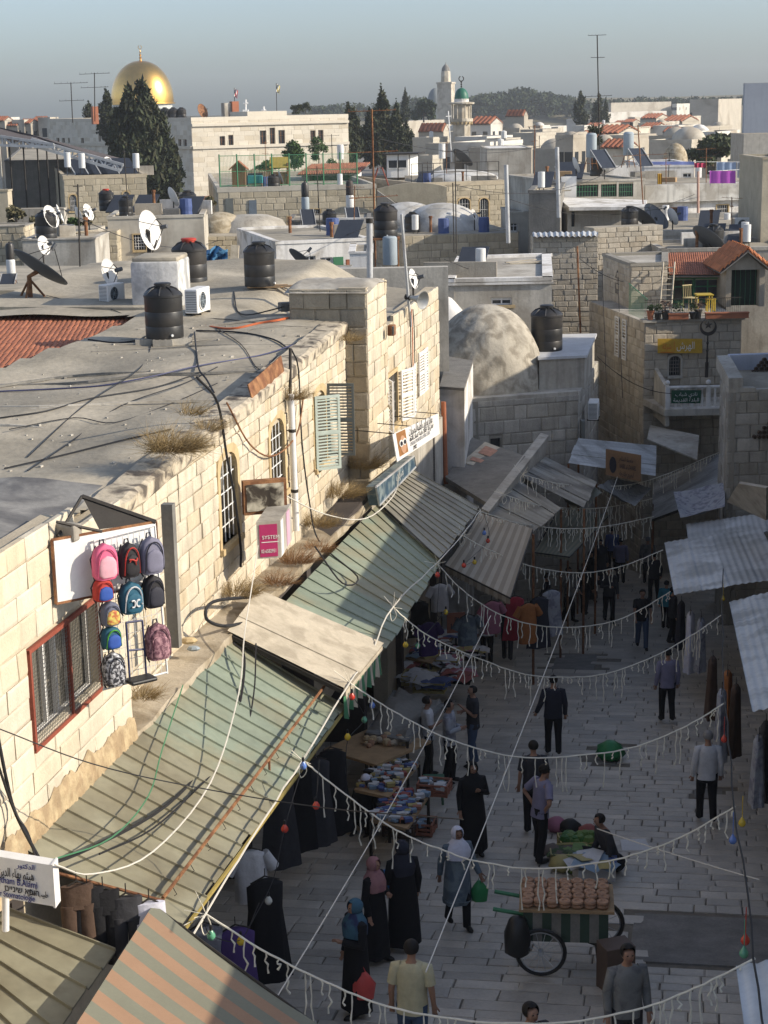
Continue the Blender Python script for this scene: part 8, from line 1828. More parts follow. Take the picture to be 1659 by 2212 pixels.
# rusted sign box and the box with the pink poster
XS=Vector((.96,.28,0)).normalized();sr=thing('sign','rusted empty sign box with peeling white paint beside the drain pipe','sign',tuple(pf(530,1112,-.4)));a=pf(528,1114,-.35);S_=98/pxm(a.y);k=MB();k.obox(a,XS*S_,Vector((-.2,.6,0))*.2,Z*.58);k.build('box',M_RUST,sr);k=MB();k.obox(a + XS*.05 + Vector((0,-.015,.06)),XS*(S_-.1),Vector((0,.01,0)),Z*.46)
k.build('face',mat('peeling sign paint',(.50,.46,.36),.9,var=.15,scale=6,col2=(.05,.04,.03),mix=.44,mscale=4.5,streak=.6),sr)
ab=thing('ac_box','boxed window air conditioner covered with a magenta poster on the ledge','air conditioner',tuple(pf(560,1215,-.2)));a=pf(556,1208,.10);a.z+=.0;X1,Y1=Vector((.97,.22,0)).normalized(),Vector((.10,.99,0)).normalized()
w1,d1,h1=54/pxm(a.y),1.2,.62;k=MB();k.obox(a,X1*w1,Y1*d1,Z*h1);k.build('casing',M_CEML,ab);k=MB();k.obox(a + X1*.05 - Y1*.012 + Z*.03,X1*(w1-.1),Y1*.01,Z*(h1-.08));pstr=k.build('poster',mat('magenta poster',(.40,.03,.12),.6,var=.08),ab)
text(ab,'SYSTEM',a + X1*.09 - Y1*.016 + Z*.33,X1,Z,.085,M_INKW);text(ab,'02-6582951',a + X1*.07 - Y1*.016 + Z*.10,X1,Z,.085,M_INKW,'LEFT',.62);k=MB();k.obox(a + X1*.08 - Y1*.018 + Z*.27,X1*.28,Y1*.004,Z*.012);k.build('poster_line',M_INKW,ab)
k=MB();k.obox(a + X1*(w1+.002) + Y1*.02 + Z*.02,X1*.012,Y1*.22,Z*(h1-.04));k.build('corner_strip',M_WPAINT,ab);k=MB();k.obox(a + X1*(w1+.002) + Y1*.62 + Z*.03,X1*.012,Y1*.3,Z*(h1-.05));k.build('pale_poster',mat('pale pink poster',(.58,.36,.45),.6,var=.08),ab)
# doctor's sign
ds=thing('sign','white box sign of a dentist in Arabic, Latin and Hebrew at the bottom left','sign',tuple(atY(60,1960,14.5)));d0,d1_=atY(-75,1925,14.6),atY(116,1958,14.3);X_=(d1_-d0);hS=(atY(108,1868,14.3) - atY(116,1958,14.3)).length*.99;k=MB();k.obox(d0,X_,Vector((.02,.13,0)),Z*hS);k.build('box',M_WPAINT,ds);k=MB();k.obox(d1_ + Vector((.001,-.01,-.01)),X_.normalized()*.02,Vector((.02,.15,0)),Z*(hS+.02));k.build('end_cap',M_WPAINT,ds)
LX=X_.length
for s,f,b,sz,m in ((ar('الدكتور'),.62,.82,.07,M_INKB),(ar('هيثم بهاء الدين'),.40,.56,.12,M_INK),('Dr.Haytham B.Alami',.20,.38,.095,M_INKB),('רופא שיניים'[::-1] + '   ' + '',.46,.20,.085,M_INK),(ar('طبيب أسنان'),.72,.20,.08,M_INK),('Dr. der Stomatologie',.22,.05,.08,M_INKB)): text(ds,s,d0 + X_*f + Z*hS*b + Vector((0,-.004,0)),X_,Z,sz,m,'LEFT',min(1.0,LX*(.97-f)/(max(1,len(s.strip()))*sz*.56)))
pole('pale post under the dentist sign',atY(12,2010,14.7),atY(12,1925,14.7),.035,M_WPAINT,'post','post')
# ================================================================== schoolbags on the hinged white board
PD=Vector((math.sin(R(54)),math.cos(R(54)),0));PN=Vector((PD.y,-PD.x,0));pO=pf(116,1166,.08);zT,zBt=pO.z,pf(122,1306,.08).z;BW=1.30
pbd=thing('display_board','white board hinged out from the wall behind the schoolbags','board',(pO.x,pO.y,zBt));k=MB();k.obox(Vector((pO.x,pO.y,zBt)),PD*BW,-PN*.04,Z*(zT-zBt));k.build('board',M_WPAINT,pbd);k=MB();o_=Vector((pO.x,pO.y,zBt)) - PD*.02 - PN*.01;[k.tube([o_ + Z*z_,o_ + PD*(BW+.03) + Z*z_],.02,4) for z_ in (0,zT-zBt)];[k.tube([o_ + PD*x_,o_ + PD*x_ + Z*(zT-zBt)],.02,4) for x_ in (0,BW+.03)];k.build('frame',M_RUST,pbd)
k=MB();tp_=Vector((pO.x,pO.y,zT));ap=tp_ + PD*.55 + Z*.36 - PN*.35;k.add([ap,tp_ + PD*BW,tp_ + PD*.62 - PN*.1],[(0,1,2)]);k.tube([ap,tp_ + PD*BW],.03,5);k.tube([ap,tp_ + PD*.1 - PN*.1],.02,5);k.tube([tp_ + PD*.05 + Z*.2,tp_ + PD*.6],.02,5);k.build('bracket',M_DIRON,pbd)
onp=lambda u,v,o=.1: onplane(u,v,pO + PN*o,PN)
rk=thing('bag_rack','white wire rack on which the schoolbags hang','rack',tuple(onp(230,1490,.04)));k=MB()
for u0,v0,u1,v1 in ((203,1168,225,1490),(334,1135,361,1455),(203,1168,334,1135),(222,1490,361,1452)): k.tube([onp(u0,v0,.05),onp(u1,v1,.05)],.014,5)
k.build('frame',M_WPAINT,rk);k=MB()
for i in range(12): k.tube([onp(203+2*i,1168+27*i,.05),onp(335+2*i,1134+27*i,.05)],.004,3)
for i in range(11): k.tube([onp(204+12*i,1166-3*i,.05),onp(226+12.4*i,1488-3*i,.05)],.004,3)
k.build('wires',M_WPAINT,rk)
wp=thing('wall_post','narrow stone-coloured board fixed upright on the wall right of the schoolbags','board',tuple(pf(352,1400,.05)));k=MB();a=pf(347,1090,.0);k.obox(Vector((a.x,a.y,pf(365,1400,.02).z)),FN*.16,FD*.14,Z*(a.z - pf(365,1400,.02).z));k.build('board',M_CEMD,wp)
B_=dict(pk=(.62,.12,.22),pk2=(.62,.33,.38),blk=(.022,.02,.022),gr=(.17,.165,.22),red=(.40,.04,.03),blu=(.03,.08,.32),tl=(.02,.09,.14),dk=(.03,.03,.04),gn=(.07,.28,.03),pat=(.28,.14,.16),wh=(.6,.6,.6),sil=(.4,.4,.42),gy=(.12,.13,.18))
bm={n: mat('bag ' + n,c,.7,var=.1,scale=12) for n,c in B_.items()};bm['pat']=mat('bag floral',(.36,.2,.22),.8,var=.2,scale=30,col2=(.12,.05,.07),mix=.5,mscale=22);bm['sil']=mat('bag black and silver print',(.03,.03,.035),.5,var=.2,scale=30,col2=(.5,.5,.52),mix=.38,mscale=26);bm['toon']=mat('bag colour print',(.45,.12,.05),.7,var=.3,scale=25,col2=(.5,.4,.1),mix=.45,mscale=25)
def schoolbag(label,u,v,wp_,hp_,body,pocket,trim,logo=None):
    c=onp(u,v,.17);q=pxm(c.y);w,h,d=wp_/q,hp_/q*1.02,.17;t=thing('school_bag',label,'school bag',tuple(c - Z*h/2),'schoolbags hanging on the rack');M_=Matrix.Translation(c) @ Matrix(((PD.x,-PN.x,0,0),(PD.y,-PN.y,0,0),(0,0,1,0),(0,0,0,1)))
    def shell(mb,w,h,d,dy,dz,n=18):
        rows=9;vs=[]
        for i in range(rows+1):
            f=i/rows;z=-h/2 + h*f;sq=(1 - max(0,(f-.45)/.55)**2.6)**.5 if f>.45 else (1 - max(0,(.14-f)/.14)**2*.25);sq=max(.03,sq)
            for j in range(n):
                a=2*math.pi*j/n;ca,sa=math.cos(a),math.sin(a);e=.62;vs.append(M_ @ Vector((w/2*sq*math.copysign(abs(ca)**e,ca),dy + d/2*(.55 + .45*sq)*math.copysign(abs(sa)**e,sa)*(1 - .15*f),z + dz)))
        fs=[(i*n+j,i*n+(j+1) % n,(i+1)*n+(j+1) % n,(i+1)*n+j) for i in range(rows) for j in range(n)] + [tuple(range(n-1,-1,-1)),tuple(range(rows*n,rows*n+n))];mb.add(vs,fs)
    k=MB();shell(k,w,h,d,0,0);k.build('body',bm[body],t,smooth=.9);k=MB();shell(k,w*.74,h*.60,d*.5,-d*.38,-h*.12);k.build('pocket',bm[pocket],t,smooth=.9)
    k=MB();k.tube([M_ @ Vector((w*.36*math.cos(i*math.pi/10),-d*.46 - .012*math.sin(i*math.pi/10),-h*.05 + h*.43*math.sin(i*math.pi/10))) for i in range(11)],.009,4);k.tube([M_ @ Vector((-w*.36,-d*.46,-h*.05)),M_ @ Vector((-w*.4,-d*.40,-h*.42))],.008,4);k.tube([M_ @ Vector((w*.36,-d*.46,-h*.05)),M_ @ Vector((w*.4,-d*.40,-h*.42))],.008,4);k.build('piping',bm[trim],t)
    k=MB();k.tube([M_ @ Vector((-.03,d*.3,h*.44)),M_ @ Vector((-.02,d*.3,h*.58)),M_ @ Vector((.02,d*.3,h*.58)),M_ @ Vector((.03,d*.3,h*.44))],.01,5)
    for s in (-1,1): k.tube([M_ @ Vector((s*w*.2,d*.5,h*.42)),M_ @ Vector((s*w*.44,d*.52,h*.05)),M_ @ Vector((s*w*.36,d*.4,-h*.5)),M_ @ Vector((s*w*.3,d*.3,-h*.6))],.011,4)
    k.build('straps',bm['dk'],t)
    f0=-d*.66
    if logo == 'cat': k=MB();k.tube(spline([M_ @ Vector(q_) for q_ in ((-w*.22,f0,h*.06),(-w*.05,f0-.01,h*.05),(w*.1,f0-.01,h*.0),(w*.2,f0,h*.08))],4),[.012]*12 + [.006],5);k.tube([M_ @ Vector((w*.08,f0-.008,0)),M_ @ Vector((w*.13,f0,-h*.12))],.008,4);k.tube([M_ @ Vector((-w*.12,f0-.006,h*.05)),M_ @ Vector((-w*.2,f0,h*-.02))],.008,4);k.build('emblem',bm['red'],t)
    if logo == 'cc':
        k=MB()
        for s in (-1,1): k.tube([M_ @ Vector((s*(.035 + -.028*math.cos(R(55 + 250*i/10) - math.pi)),f0-.005,-h*.14 + .04*math.sin(R(55 + 250*i/10)))) for i in range(11)],.011,5)
        k.box(M_ @ Vector((.085,f0,-h*.18)),(.015,.015,.015));k.build('emblem',bm['wh'],t)
for a in (('pink schoolbag with a pale flap, top left on the rack',226,1212,60,80,'pk','pk2','pk'),('black and red schoolbag with a red leaping-cat emblem',279,1208,48,76,'blk','blk','red','cat'),('lilac grey schoolbag, top right on the rack',327,1198,58,82,'gr','gr','dk'),('small blue and red schoolbag under the pink one',222,1273,46,50,'red','blu','red'),('teal schoolbag with a white double-c emblem',283,1290,56,70,'tl','tl','wh','cc'),('plain black schoolbag under the lilac one',331,1276,50,72,'blk','dk','dk'),('small grey schoolbag with an orange print, third down on the left',238,1324,44,54,'gy','toon','gy'),('small blue schoolbag with bright green edges',240,1376,46,50,'tl','blu','gn'),('pink-brown floral schoolbag, lowest on the right',341,1384,60,82,'pat','pat','pat'),('black and silver printed schoolbag, lowest on the left',246,1444,54,76,'sil','sil','dk')): schoolbag(*a)
tr=thing('luggage_trolley','folding luggage trolley with a dark plate hanging on the rack','trolley',tuple(onp(300,1475,.15)));k=MB();[k.tube([onp(u0,v0,.15),onp(u1,v1,.15)],.014,5) for u0,v0,u1,v1 in ((272,1345,280,1465),(307,1340,316,1460),(272,1345,307,1340),(276,1405,312,1402))];k.build('frame',M_CABLEB,tr);k=MB();c=onp(304,1468,.25);k.bbox(c,(.34,.22,.05),.02,R(36));k.build('plate',M_BLACK,tr)
fl=thing('floodlight','old floodlight on top of the wall left of the white board','lamp',tuple(pf(140,1165,.15)));k=MB();k.bbox(pf(147,1148,.15),(.3,.16,.2),.03,R(-30));k.build('housing',M_CEML,fl)
# ================================================================== dry weeds
for i,(u,v,o,r_,n,h_,m,lab) in enumerate(((372,972,-.34,.30,900,.5,M_BRUSH,'largest dry weed hanging over the roof edge'),(452,930,-.5,.18,160,.36,M_BRUSH,'dry weed right of the largest one on the roof edge'),(412,895,-.6,.16,130,.34,M_BRUSH,'small weed standing on the roof edge'),(632,862,-.36,.2,200,.42,M_BRUSH,'dry weed caught at the top of the white drain pipe'),(640,1215,-.05,.25,300,.42,M_BRUSHR,'reddish stems on the ledge right of the poster box'),(600,1262,-.02,.22,220,.36,M_BRUSHR,'reddish dry stems below the poster box'),(690,1135,-.2,.3,360,.4,M_BRUSH,'brown weeds on the ledge under the shutter'),(735,1070,-.25,.42,520,.42,M_BRUSH,'greenish brown weeds thick along the ledge before the pilaster'),(785,1010,-.15,.3,420,.5,M_BRUSH,'dry bush at the foot of the pilaster'),(690,1190,.05,.22,200,.34,M_BRUSHR,'reddish weed at the top edge of the ribbed canopy'),(515,1285,-.25,.3,330,.42,M_BRUSH,'dry weed in the ledge corner above the pale board'),(528,1345,.0,.12,90,.2,M_BRUSHR,'small dry tuft on the pale board roof'),(312,1508,-.1,.16,170,.34,M_BRUSH,'dry tuft in the corner below the schoolbags'),(760,735,-.25,.2,160,.26,M_BRUSH,'dry moss-like weed on the side of the pilaster'))):
    k=MB();brush(k,pf(u,v,o),r_,int(n*1.7),h_,(.35,-.1,-.35 if i == 0 else -.1),.0032,.8);k.build('dry_weed',m,kind=None,label=lab,cat='weed',group='dry weeds on the ledges')
for i,(u,v,r_,lab) in enumerate(((408,1388,.09,'flat stone on the ledge right of the floral schoolbag'),(418,1405,.07,'greyish stone below the flat stone on the ledge'),(322,1592,.06,'dark lump lying on the wall edge below the dry tuft'))):
    k=MB();k.ball(pf(u,v,-.12) + Z*.03,(r_*1.5,r_,r_*.6),7);k.build('loose_stone',(M_TAN,M_TANKG,M_RUST)[i],label=lab,cat='stone')
# ================================================================== cables on the left
def cab(label,pts,r,m,n=5,cat='cable'): k=MB();k.tube(spline([q if isinstance(q,Vector) else pf(*q) for q in pts],n),r,5);k.build('cable',m,smooth=1,label=label,cat=cat)
cab('white cable sweeping from the dentist sign up over the canopies',[atY(118,1868,14.2),(200,1888,1.4),(330,1840,1.4),(455,1690,1.2),(515,1500,.9),(528,1370,.5),(545,1260,.2),(560,1160,.1)],.010,M_CABLEW)
cab('thick black cable down the facade past the first arched window',[(425,815,-.45),(470,870,-.4),(490,985,-.4),(508,1080,-.4),(520,1180,-.4),(520,1225,-.4)],.022,M_CABLE)
cab('dark cable down beside the white drain pipe',[(630,755,-.4),(645,800,-.38),(652,950,-.36),(668,1080,-.3),(690,1170,-.1),(772,1245,.8),(740,1260,.8),(680,1180,.3)],.016,M_CABLE)
cab('brown twisted cable hanging across the facade between the arched windows',[(490,870,-.42),(540,960,-.4),(590,985,-.38),(640,940,-.36),(655,860,-.36)],.016,M_RUST)
cab('black hose loop on the ledge above the pale board',[(540,1290,-.1),(460,1300,-.2),(445,1335,-.1),(480,1352,.0),(530,1345,.1)],.028,M_CABLE)
cab('long bundle of dark cables across the green canopy',[atY(70,1880,14.6),(200,1830,.9),(360,1740,.9),(470,1620,.8),(515,1530,.7),(528,1420,.5),(505,1390,.2)],.02,M_CABLE)
cab('second dark cable over the green canopy',[(215,1845,.9),(330,1790,1.0),(440,1690,1.0),(520,1610,1.0),(548,1500,.8),(553,1390,.6)],.012,M_CABLE)
cab('green cable lying over the tan canopy',[atY(100,1862,14.6),(240,1810,1.0),(320,1720,.8),(350,1620,.5),(395,1480,.1)],.009,M_GRN)
cab('black cables hanging down the wall at the left edge',[(-5,1590,.1),(15,1690,.12),(35,1760,.12),(90,1865,.6)],.02,M_CABLE);cab('second black cable at the left edge',[(-5,1650,.12),(30,1750,.14),(60,1800,.3),(82,1870,.6)],.015,M_CABLE)
cab('thin wire stretched from the left edge across the tan canopy to the eave',[(-5,1573,.3),(200,1650,1.0),(420,1700,1.7),(700,1745,3.2),(1000,1770,5.0)],.007,M_CABLE,6)
cab('white cable hanging down from the facade over the ribbed canopy',[(600,1062,-.3),(700,1110,.0),(790,1120,.4),(850,1070,.7),(862,1020,.8)],.012,M_CABLEW)
RP=thing('rusty_rail','rusty pipe rail with wire hooks standing over the green and tan canopies','rail',tuple(pf(360,1950,1.5)));ra_,rb_=pf(352,1940,1.55),pf(736,1436,1.5);tube_part('rail',[ra_,rb_],.022,M_RUST,RP,6)
for f,u,v in ((0,362,1990),(.5,570,1745),(.99,733,1496)): p=lerp(ra_,rb_,f);b=pf(u,v,1.55);tube_part('post',[p,Vector((p.x,p.y,b.z))],.018,M_RUST,RP,5)
for i in range(14): p=lerp(ra_,rb_,(i+.5)/14);tube_part('hook',[p,p + Vector((.03,-.02,-.05)),p + Vector((.05,-.02,-.09)),p + Vector((.02,-.02,-.11))],.005,M_DIRON,RP,3)
# ================================================================== light garlands
M_GAR=mat('cream garland wire',(.78,.74,.62),.5,var=.1);BUL={n: mat('bulb ' + n,c,.25,var=0,spec=.6) for n,c in dict(red=(.55,.05,.03),yellow=(.60,.42,.03),blue=(.12,.22,.55),green=(.12,.36,.22),clear=(.55,.55,.50)).items()}
GL=[('nearest',[(445,1975),(582,2061),(707,2122),(840,2175),(1018,2205),(1222,2209),(1390,2176),(1500,2135),(1631,2070)],2.0,2.9),('second',[(654,1643),(699,1679),(795,1752),(868,1800),(961,1838),(1029,1860),(1152,1877),(1290,1864),(1398,1837),(1490,1799),(1588,1742)],1.9,2.9),('third',[(757,1476),(795,1502),(862,1543),(932,1580),(1014,1612),(1137,1637),(1306,1626),(1406,1602),(1498,1560),(1567,1517)],1.9,2.9),('fourth',[(850,1312),(880,1340),(943,1383),(1051,1429),(1137,1457),(1219,1463),(1310,1455),(1418,1416),(1504,1366),(1560,1328)],1.95,2.9),('fifth',[(945,1218),(999,1275),(1072,1323),(1150,1349),(1245,1355),(1332,1340),(1396,1310),(1448,1278)],1.9,2.7),('sixth',[(999,1157),(1051,1185),(1129,1217),(1202,1234),(1271,1237),(1332,1226),(1383,1209),(1432,1188)],1.95,3.0),('seventh',[(1038,1105),(1116,1129),(1219,1142),(1306,1137),(1375,1124),(1412,1116)],2.0,3.3),('eighth',[(1090,1068),(1159,1090),(1245,1098),(1310,1096),(1375,1085),(1409,1077)],2.2,3.6),('farthest',[(1129,1025),(1202,1044),(1288,1051),(1375,1044),(1461,1016),(1565,972)],2.4,4.6)]
RW=[]
for gi,(nm,px,oL,hR) in enumerate(GL):
    L_,R__=pf(*px[0],oL),ground(*px[-1],hR);d_=R__ - L_;n_=Vector((d_.y,-d_.x,0)).normalized();pts=spline([L_] + [onplane(u,v,L_,n_) for u,v in px[1:-1]] + [R__],6);RW.append(R__)
    G_=thing('light_garland','%s garland of cream icicle lights across the street%s' % (nm,' from the camera' if gi else ''),'light garland',tuple(L_),'icicle light garlands');k=MB();k.tube(wob(pts,.006),.012,5);k.build('cord',M_GAR,G_)
    k=MB();[k.tube([L_,L_ + Vector((rng.uniform(-.3,.2),rng.uniform(-.2,.2),rng.uniform(-.1,.3)))*(.9)],.005,3) for _ in range(7)];k.tube(spline([L_,L_ + Vector((.05,0,-.15)),L_ + Vector((-.03,0,-.25)),L_ + Vector((-.06,0,-.1)),L_],3),.008,4);k.build('tie',M_GAR,G_)
    acc=0.0;nx=.35;
    for i in range(len(pts)-1):
        s_=(pts[i+1]-pts[i]).length
        while acc + s_>nx:
            p=lerp(pts[i],pts[i+1],(nx-acc)/s_);ln=rng.choice((.12,.18,.26,.36,.5,.6));q=[p]
            for j in range(1,6): q.append(p + Vector((rng.uniform(-.022,.022),rng.uniform(-.022,.022),-ln*j/5)))
            k=MB();k.tube(q,[.009,.013,.009,.014,.009,.015],4);k.build('icicle',M_GAR,G_);nx+=rng.choice((.07,.1,.13,.17,.22))*(1 if gi<4 else 1.5)
        acc+=s_
RW=[RW[0],RW[1],RW[2],RW[3],ground(1563,1105,3.0)]
k=MB();k.tube(wob(spline([RW[0] + (RW[0]-RW[1])*.6] + RW,5),.02),.012,5);k.build('carrier_wire',M_CABLE,label='dark wire along the right side of the street holding the garland ends',cat='wire')
k=MB();k.tube(wob(spline([pf(300,2230,1.9)] + [pf(u,v,o) + Z*.03 for u,v,o in ((445,1975,2.0),(555,1800,1.95),(654,1643,1.9),(757,1476,1.9),(800,1420,1.9),(850,1312,1.95),(945,1218,1.9),(999,1157,1.95),(1038,1105,2.0))],5),.012),.012,5);k.build('carrier_wire',M_CABLEW,label='white wire along the left eaves holding the garland ends',cat='wire')
for lab,a,b,dr in (('long thin wire slanting down the middle of the street',ground(1334,1030,4.6),atY(920,2100,16.2),.15),('thin wire slanting from the left eave down to the pavement',pf(1060,1330,3.2),atY(560,2215,15.5),.2),('pale wire across the street near the vegetable seller',ground(1290,1790,2.0),ground(1640,1900,2.6),.02)): k=MB();k.tube(sag(a,b,dr,16),.008,4);k.build('wire',M_CABLEW,label=lab,cat='wire')
for lab,px,o,bs in (('string of coloured bulbs hanging from the near canopy corner',[(655,1650),(615,1788),(590,1900),(540,2000)],2.1,((655,1652,'blue'),(615,1788,'red'),(580,1943,'clear'))),('string of coloured bulbs along the near garland',[(440,1985),(456,2020),(520,2030),(560,1950)],2.2,((456,2018,'green'),(520,2030,'yellow'))),('bulb string below the pale board corner',[(757,1476),(760,1500),(787,1552),(751,1600),(748,1680)],2.1,((760,1503,'red'),(787,1553,'green'),(751,1590,'yellow'),(804,1522,'blue'))),('bulb string under the ribbed canopy',[(950,1240),(945,1330),(962,1320),(900,1390),(876,1392)],2.2,((945,1240,'red'),(963,1321,'yellow'),(876,1391,'yellow'),(902,1393,'green'))),('bulb string between the fifth and sixth garland',[(1046,1110),(1055,1165),(1002,1220),(1024,1212)],2.3,((1054,1167,'red'),(1002,1220,'red'),(1025,1213,'yellow'),(1046,1150,'blue'))),('single red bulb over the toy stall',[(690,1640),(683,1735)],2.4,((683,1738,'red'),))):
    S_=thing('bulb_string',lab,'bulb string',tuple(pf(*px[0],o)),'coloured bulb strings');k=MB();k.tube(spline([pf(*q,o) for q in px],5),.006,4);k.build('cord',M_CABLE,S_)
    for u,v,c_ in bs: p=pf(u,v,o);k=MB();k.lathe([(.01,.06),(.02,.04),(.045,.0),(.048,-.03),(.03,-.06),(.001,-.068)],p,10);b_=k.build('bulb',BUL[c_],S_,smooth=1);k=MB();k.lathe([(.018,.04),(.018,.1),(.005,.11)],p,6);k.build('socket',M_CABLE,b_)
for u,v,c_,lab in ((1564,1595,'red','red bulb on the right wire above the white-shirted man'),(1603,1775,'yellow','yellow bulb below the second garland end'),(1583,1812,'blue','pale blue bulb under the yellow one on the right'),(1610,2028,'red','red bulb above the nearest garland end'),(1607,2056,'green','green bulb under the red one on the right'),(1562,1292,'yellow','yellow bulb at the pale corrugated awning'),(1565,1098,'yellow','yellow bulb at the far end of the right wire')):
    p=ground(u,v,2.7);k=MB();k.lathe([(.01,.06),(.02,.04),(.045,.0),(.048,-.03),(.03,-.06),(.001,-.068)],p,10);k.tube([p + Z*.06,p + Z*.35],.006,4);k.build('light_bulb',BUL[c_],smooth=1,label=lab,cat='light bulb',group='coloured bulbs on the right wire')
# striped cloth skirt under the pale board
k=MB();n=22
for i in range(n):
    p,q=lerp(bd[3],bd[2],i/n),lerp(bd[3],bd[2],(i+1)/n);w1_,w2_=FN*.05*math.sin(i*1.3),FN*.05*math.sin((i+1)*1.3);k.quad(p - Z*.1,q - Z*.1,q - Z*.55 + w2_,p - Z*.5 + w1_,i % 2)
k.build('cloth_skirt',[M_GRN,M_BOARD],label='green and cream striped cloth skirt hanging under the pale board',cat='cloth');k=MB();k.tube([bd[3] - Z*.1,bd[2] - Z*.1],.05,4);k.build('beam',M_BOARD,label='pale timber along the eave of the pale board',cat='beam')

# ================================================================== more roof clutter
rc=random.Random(21);LM2=((60,'the large dark dish'),(160,'the left terrace shrubs'),(300,'the big white dish'),(400,'the red tiled hip roof'),(476,'the rubble dome'),(560,'the tank on planks'),(655,'the dark side-on dish'),(735,'the green door'),(835,'the framed black tank'),(950,'the whitewashed domes'),(1095,'the right flue'),(1203,'the tall grey flue'),(1290,'the tan block wall'),(1400,'the pair of large dishes'),(1508,'the pink pole'),(1607,'the terrace air conditioner'));used=set()
ROOFS=[(470,800,1,112.5,416,120,12),(600,790,1,71,528,78,7),(240,430,1,79,474,84,5),(880,1110,1,89,508,92,2),(1150,1205,1,85,420,90,6),(1215,1385,1,93,395,101,8),(1430,1640,1,81,510,90,9),(1435,1640,1,74.5,545,78,4),(60,200,1,66.5,520,69,3),(80,300,1,119,388,128,8),(1400,1640,1,96,404,104,8),(910,1085,1,117,405,128,8),(980,1180,1,59,606,66,6)]
KINDS=(('small white dish',3),('short TV aerial',3),('rusty vent pipe',2),('grey junk box',3),('bleached plank heap',2),('black tank',1),('low block wall',3),('blue barrel',1),('white cylinder',1),('tilted collector panel',2));bag_=[a for a,n in KINDS for _ in range(n)]
for i in range(330):
    r_=rc.choice(ROOFS);u=rc.uniform(r_[0],r_[1]);y=r_[3] + (r_[6]*rc.random());z=zv((r_[0]+r_[1])/2,r_[4],r_[3]);p=atY(u,r_[4],y);p.z=z;kd=rc.choice(bag_);lu,ln=min(LM2,key=lambda q: abs(q[0]-u));side='left of' if u<lu - 12 else 'right of' if u>lu + 12 else 'level with';far_='the front of the' if y<r_[3] + r_[6]*.5 else 'the back of the'
    lab='%s on %s roof, %s %s' % (kd,far_,side,ln)
    if lab in used or len(used)>112: continue
    used.add(lab);G='roof clutter: ' + kd
    if kd == 'small white dish':
        t=thing('satellite_dish',lab,'satellite dish',tuple(p),G);bk=dish_at(t,p + Z*.9,rc.uniform(.32,.5),R(rc.uniform(55,125)),R(20),M_DISHW,n=16);k=MB();k.tube([p,Vector((p.x,p.y,bk.z)),bk],.03,5);k.build('mast',M_DIRON,t)
    elif kd == 'short TV aerial': h_=rc.uniform(1.6,3.4);antenna(lab,p,p + Vector((rc.uniform(-.1,.1),0,h_)),[(.97,rc.uniform(.35,.6),6,rc.uniform(0,3)),(.75,.4,4,rc.uniform(0,3))],.022,rc.choice((M_RUST,M_DIRON)),G)
    elif kd == 'black tank': put('tank',mk_tank(),lab,p,rc.random()*6,.8,G)
    elif kd == 'white cylinder': put('wt',mk_whitetank,lab,p,0,.65,G)
    else:
        k=MB();m=M_CEM;a=rc.uniform(-.4,.4)
        if kd == 'rusty vent pipe': h_=rc.uniform(.5,1.2);k.tube([p,p + Z*h_],.07,8);k.tube([p + Z*(h_-.08),p + Z*(h_+.03)],.1,8);m=M_RUST
        if kd == 'grey junk box': k.bbox(p + Z*.25,(rc.uniform(.5,1),.5,rc.uniform(.3,.6)),.03,a);m=rc.choice((M_CEMD,M_CEML,M_WOOD,M_GALV))
        if kd == 'bleached plank heap': [k.obox(p + Vector((rc.uniform(-.4,.2),rc.uniform(-.2,.2),.03*j)),Vector((math.cos(a+j*.2),math.sin(a+j*.2),.04))*1.3,Vector((-.05,.12,0)),Z*.03) for j in range(5)];m=M_BOARD
        if kd == 'low block wall': k.box(p + Z*.3,(rc.uniform(1.2,2.8),.2,.65),a*.4);m=rc.choice((M_CEML,M_STW,M_WHITE))
        if kd == 'blue barrel': k.lathe([(.27,0),(.29,.1),(.27,.3),(.29,.5),(.27,.85),(.02,.86)],p,12);m=PL['blue']
        if kd == 'tilted collector panel': k.obox(p + Vector((-.5,0,.1)),Vector((1.0,0,0)),Vector((.3,1.0,.75)),Vector((0,-.03,.05)));m=M_PANEL
        k.build(kd.split(' ',1)[1].replace(' ','_').replace('TV_',''),m,label=lab,cat=kd.split(' ',1)[1],group=G)
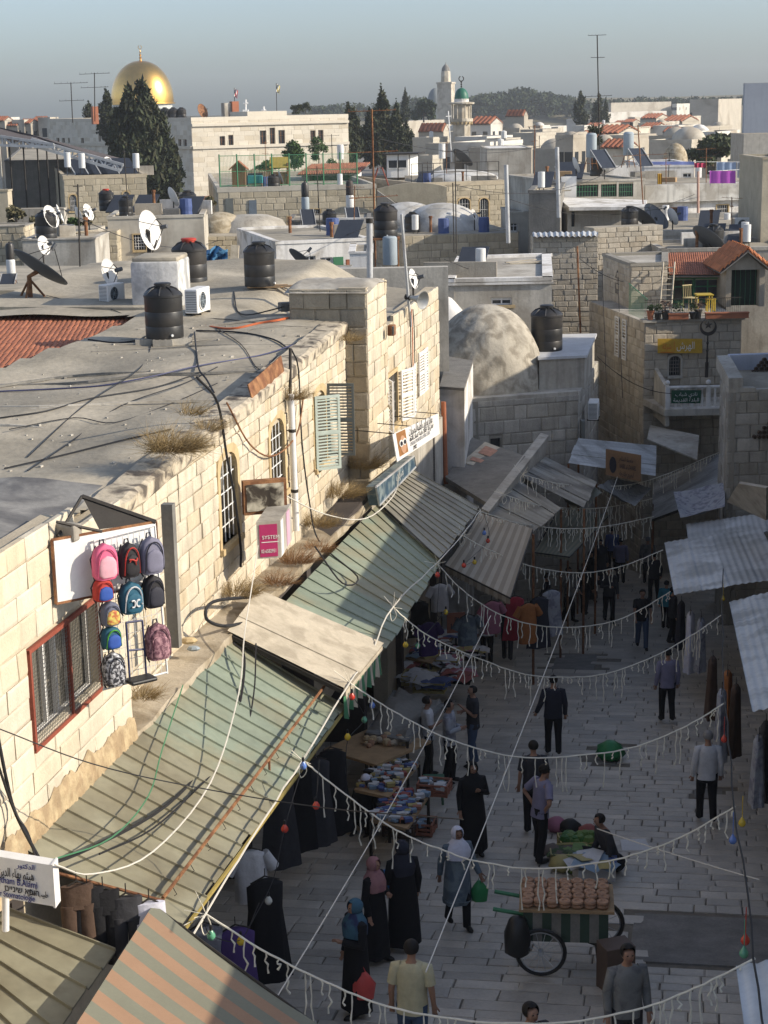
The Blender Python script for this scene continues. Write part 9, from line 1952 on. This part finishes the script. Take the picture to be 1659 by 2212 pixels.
for i,(a,b,d_) in enumerate((((480,470,100),(800,478,104),.8),((610,500,90),(830,470,64),.6),((820,300,66),(1290,260,118),1.2),((985,400,66),(1380,330,90),1.0),((1100,430,82),(1500,420,90),.9),((1254,560,66),(1440,600,64),.5),((170,470,56),(470,520,84),.6),((960,560,58),(1250,600,66),.4),((1395,470,88),(1640,455,92),.5),((1300,560,66),(1310,830,60),.1),((1335,600,64.5),(1345,860,59.7),.1),((1290,770,58),(1450,850,57),.3))):
    p,q=atY(*a),atY(*b);k=MB();k.tube(sag(p,q,d_,14),.014,4);lu,ln=min(LM2,key=lambda w: abs(w[0]-a[0]));lu,l2=min(LM2,key=lambda w: abs(w[0]-b[0]));lb='sagging cable from %s to %s' % (ln,l2) if ln != l2 else 'cable hanging down the house side near %s' % ln
    if lb in used: lb='second ' + lb
    used.add(lb);k.build('cable',M_CABLE,label=lb,cat='cable',group='cables over the roofs')
# ================================================================== air
hb=MB();hb.obox((-1320,-90,-8.4),(2640,0,0),(0,1710,0),(0,0,50));hz_=bpy.data.materials.new('haze air');hz_.use_nodes=True;hn=hz_.node_tree.nodes;hn.clear();ho=hn.new('ShaderNodeOutputMaterial');hv=hn.new('ShaderNodeVolumePrincipled')
hv.inputs['Color'].default_value=(.86,.90,.95,1);hv.inputs['Density'].default_value=.00022;hv.inputs['Anisotropy'].default_value=.2;hz_.node_tree.links.new(hv.outputs[0],ho.inputs['Volume']);hb.build('haze',hz_,kind='stuff')
# ================================================================== finish: skins and lettering become plain meshes
bpy.context.view_layer.update()
dg=bpy.context.evaluated_depsgraph_get()
new=[(o,bpy.data.meshes.new_from_object(o.evaluated_get(dg))) for o in LATE_SKIN]
for o,me in new:
    mt=o.data.materials[0];o.modifiers.clear();o.data=me
    if not me.materials: me.materials.append(mt)
    me.polygons.foreach_set('use_smooth',[True]*len(me.polygons));me.update()
for o in LATE_TEXT:
    me=bpy.data.meshes.new_from_object(o.evaluated_get(dg));n=bpy.data.objects.new('lettering',me);COL.objects.link(n);n.parent=o.parent;n.matrix_local=o.matrix_local.copy()
    if not me.materials: me.materials.append(o.data.materials[0])
for o in LATE_TEXT: bpy.data.objects.remove(o,do_unlink=True)
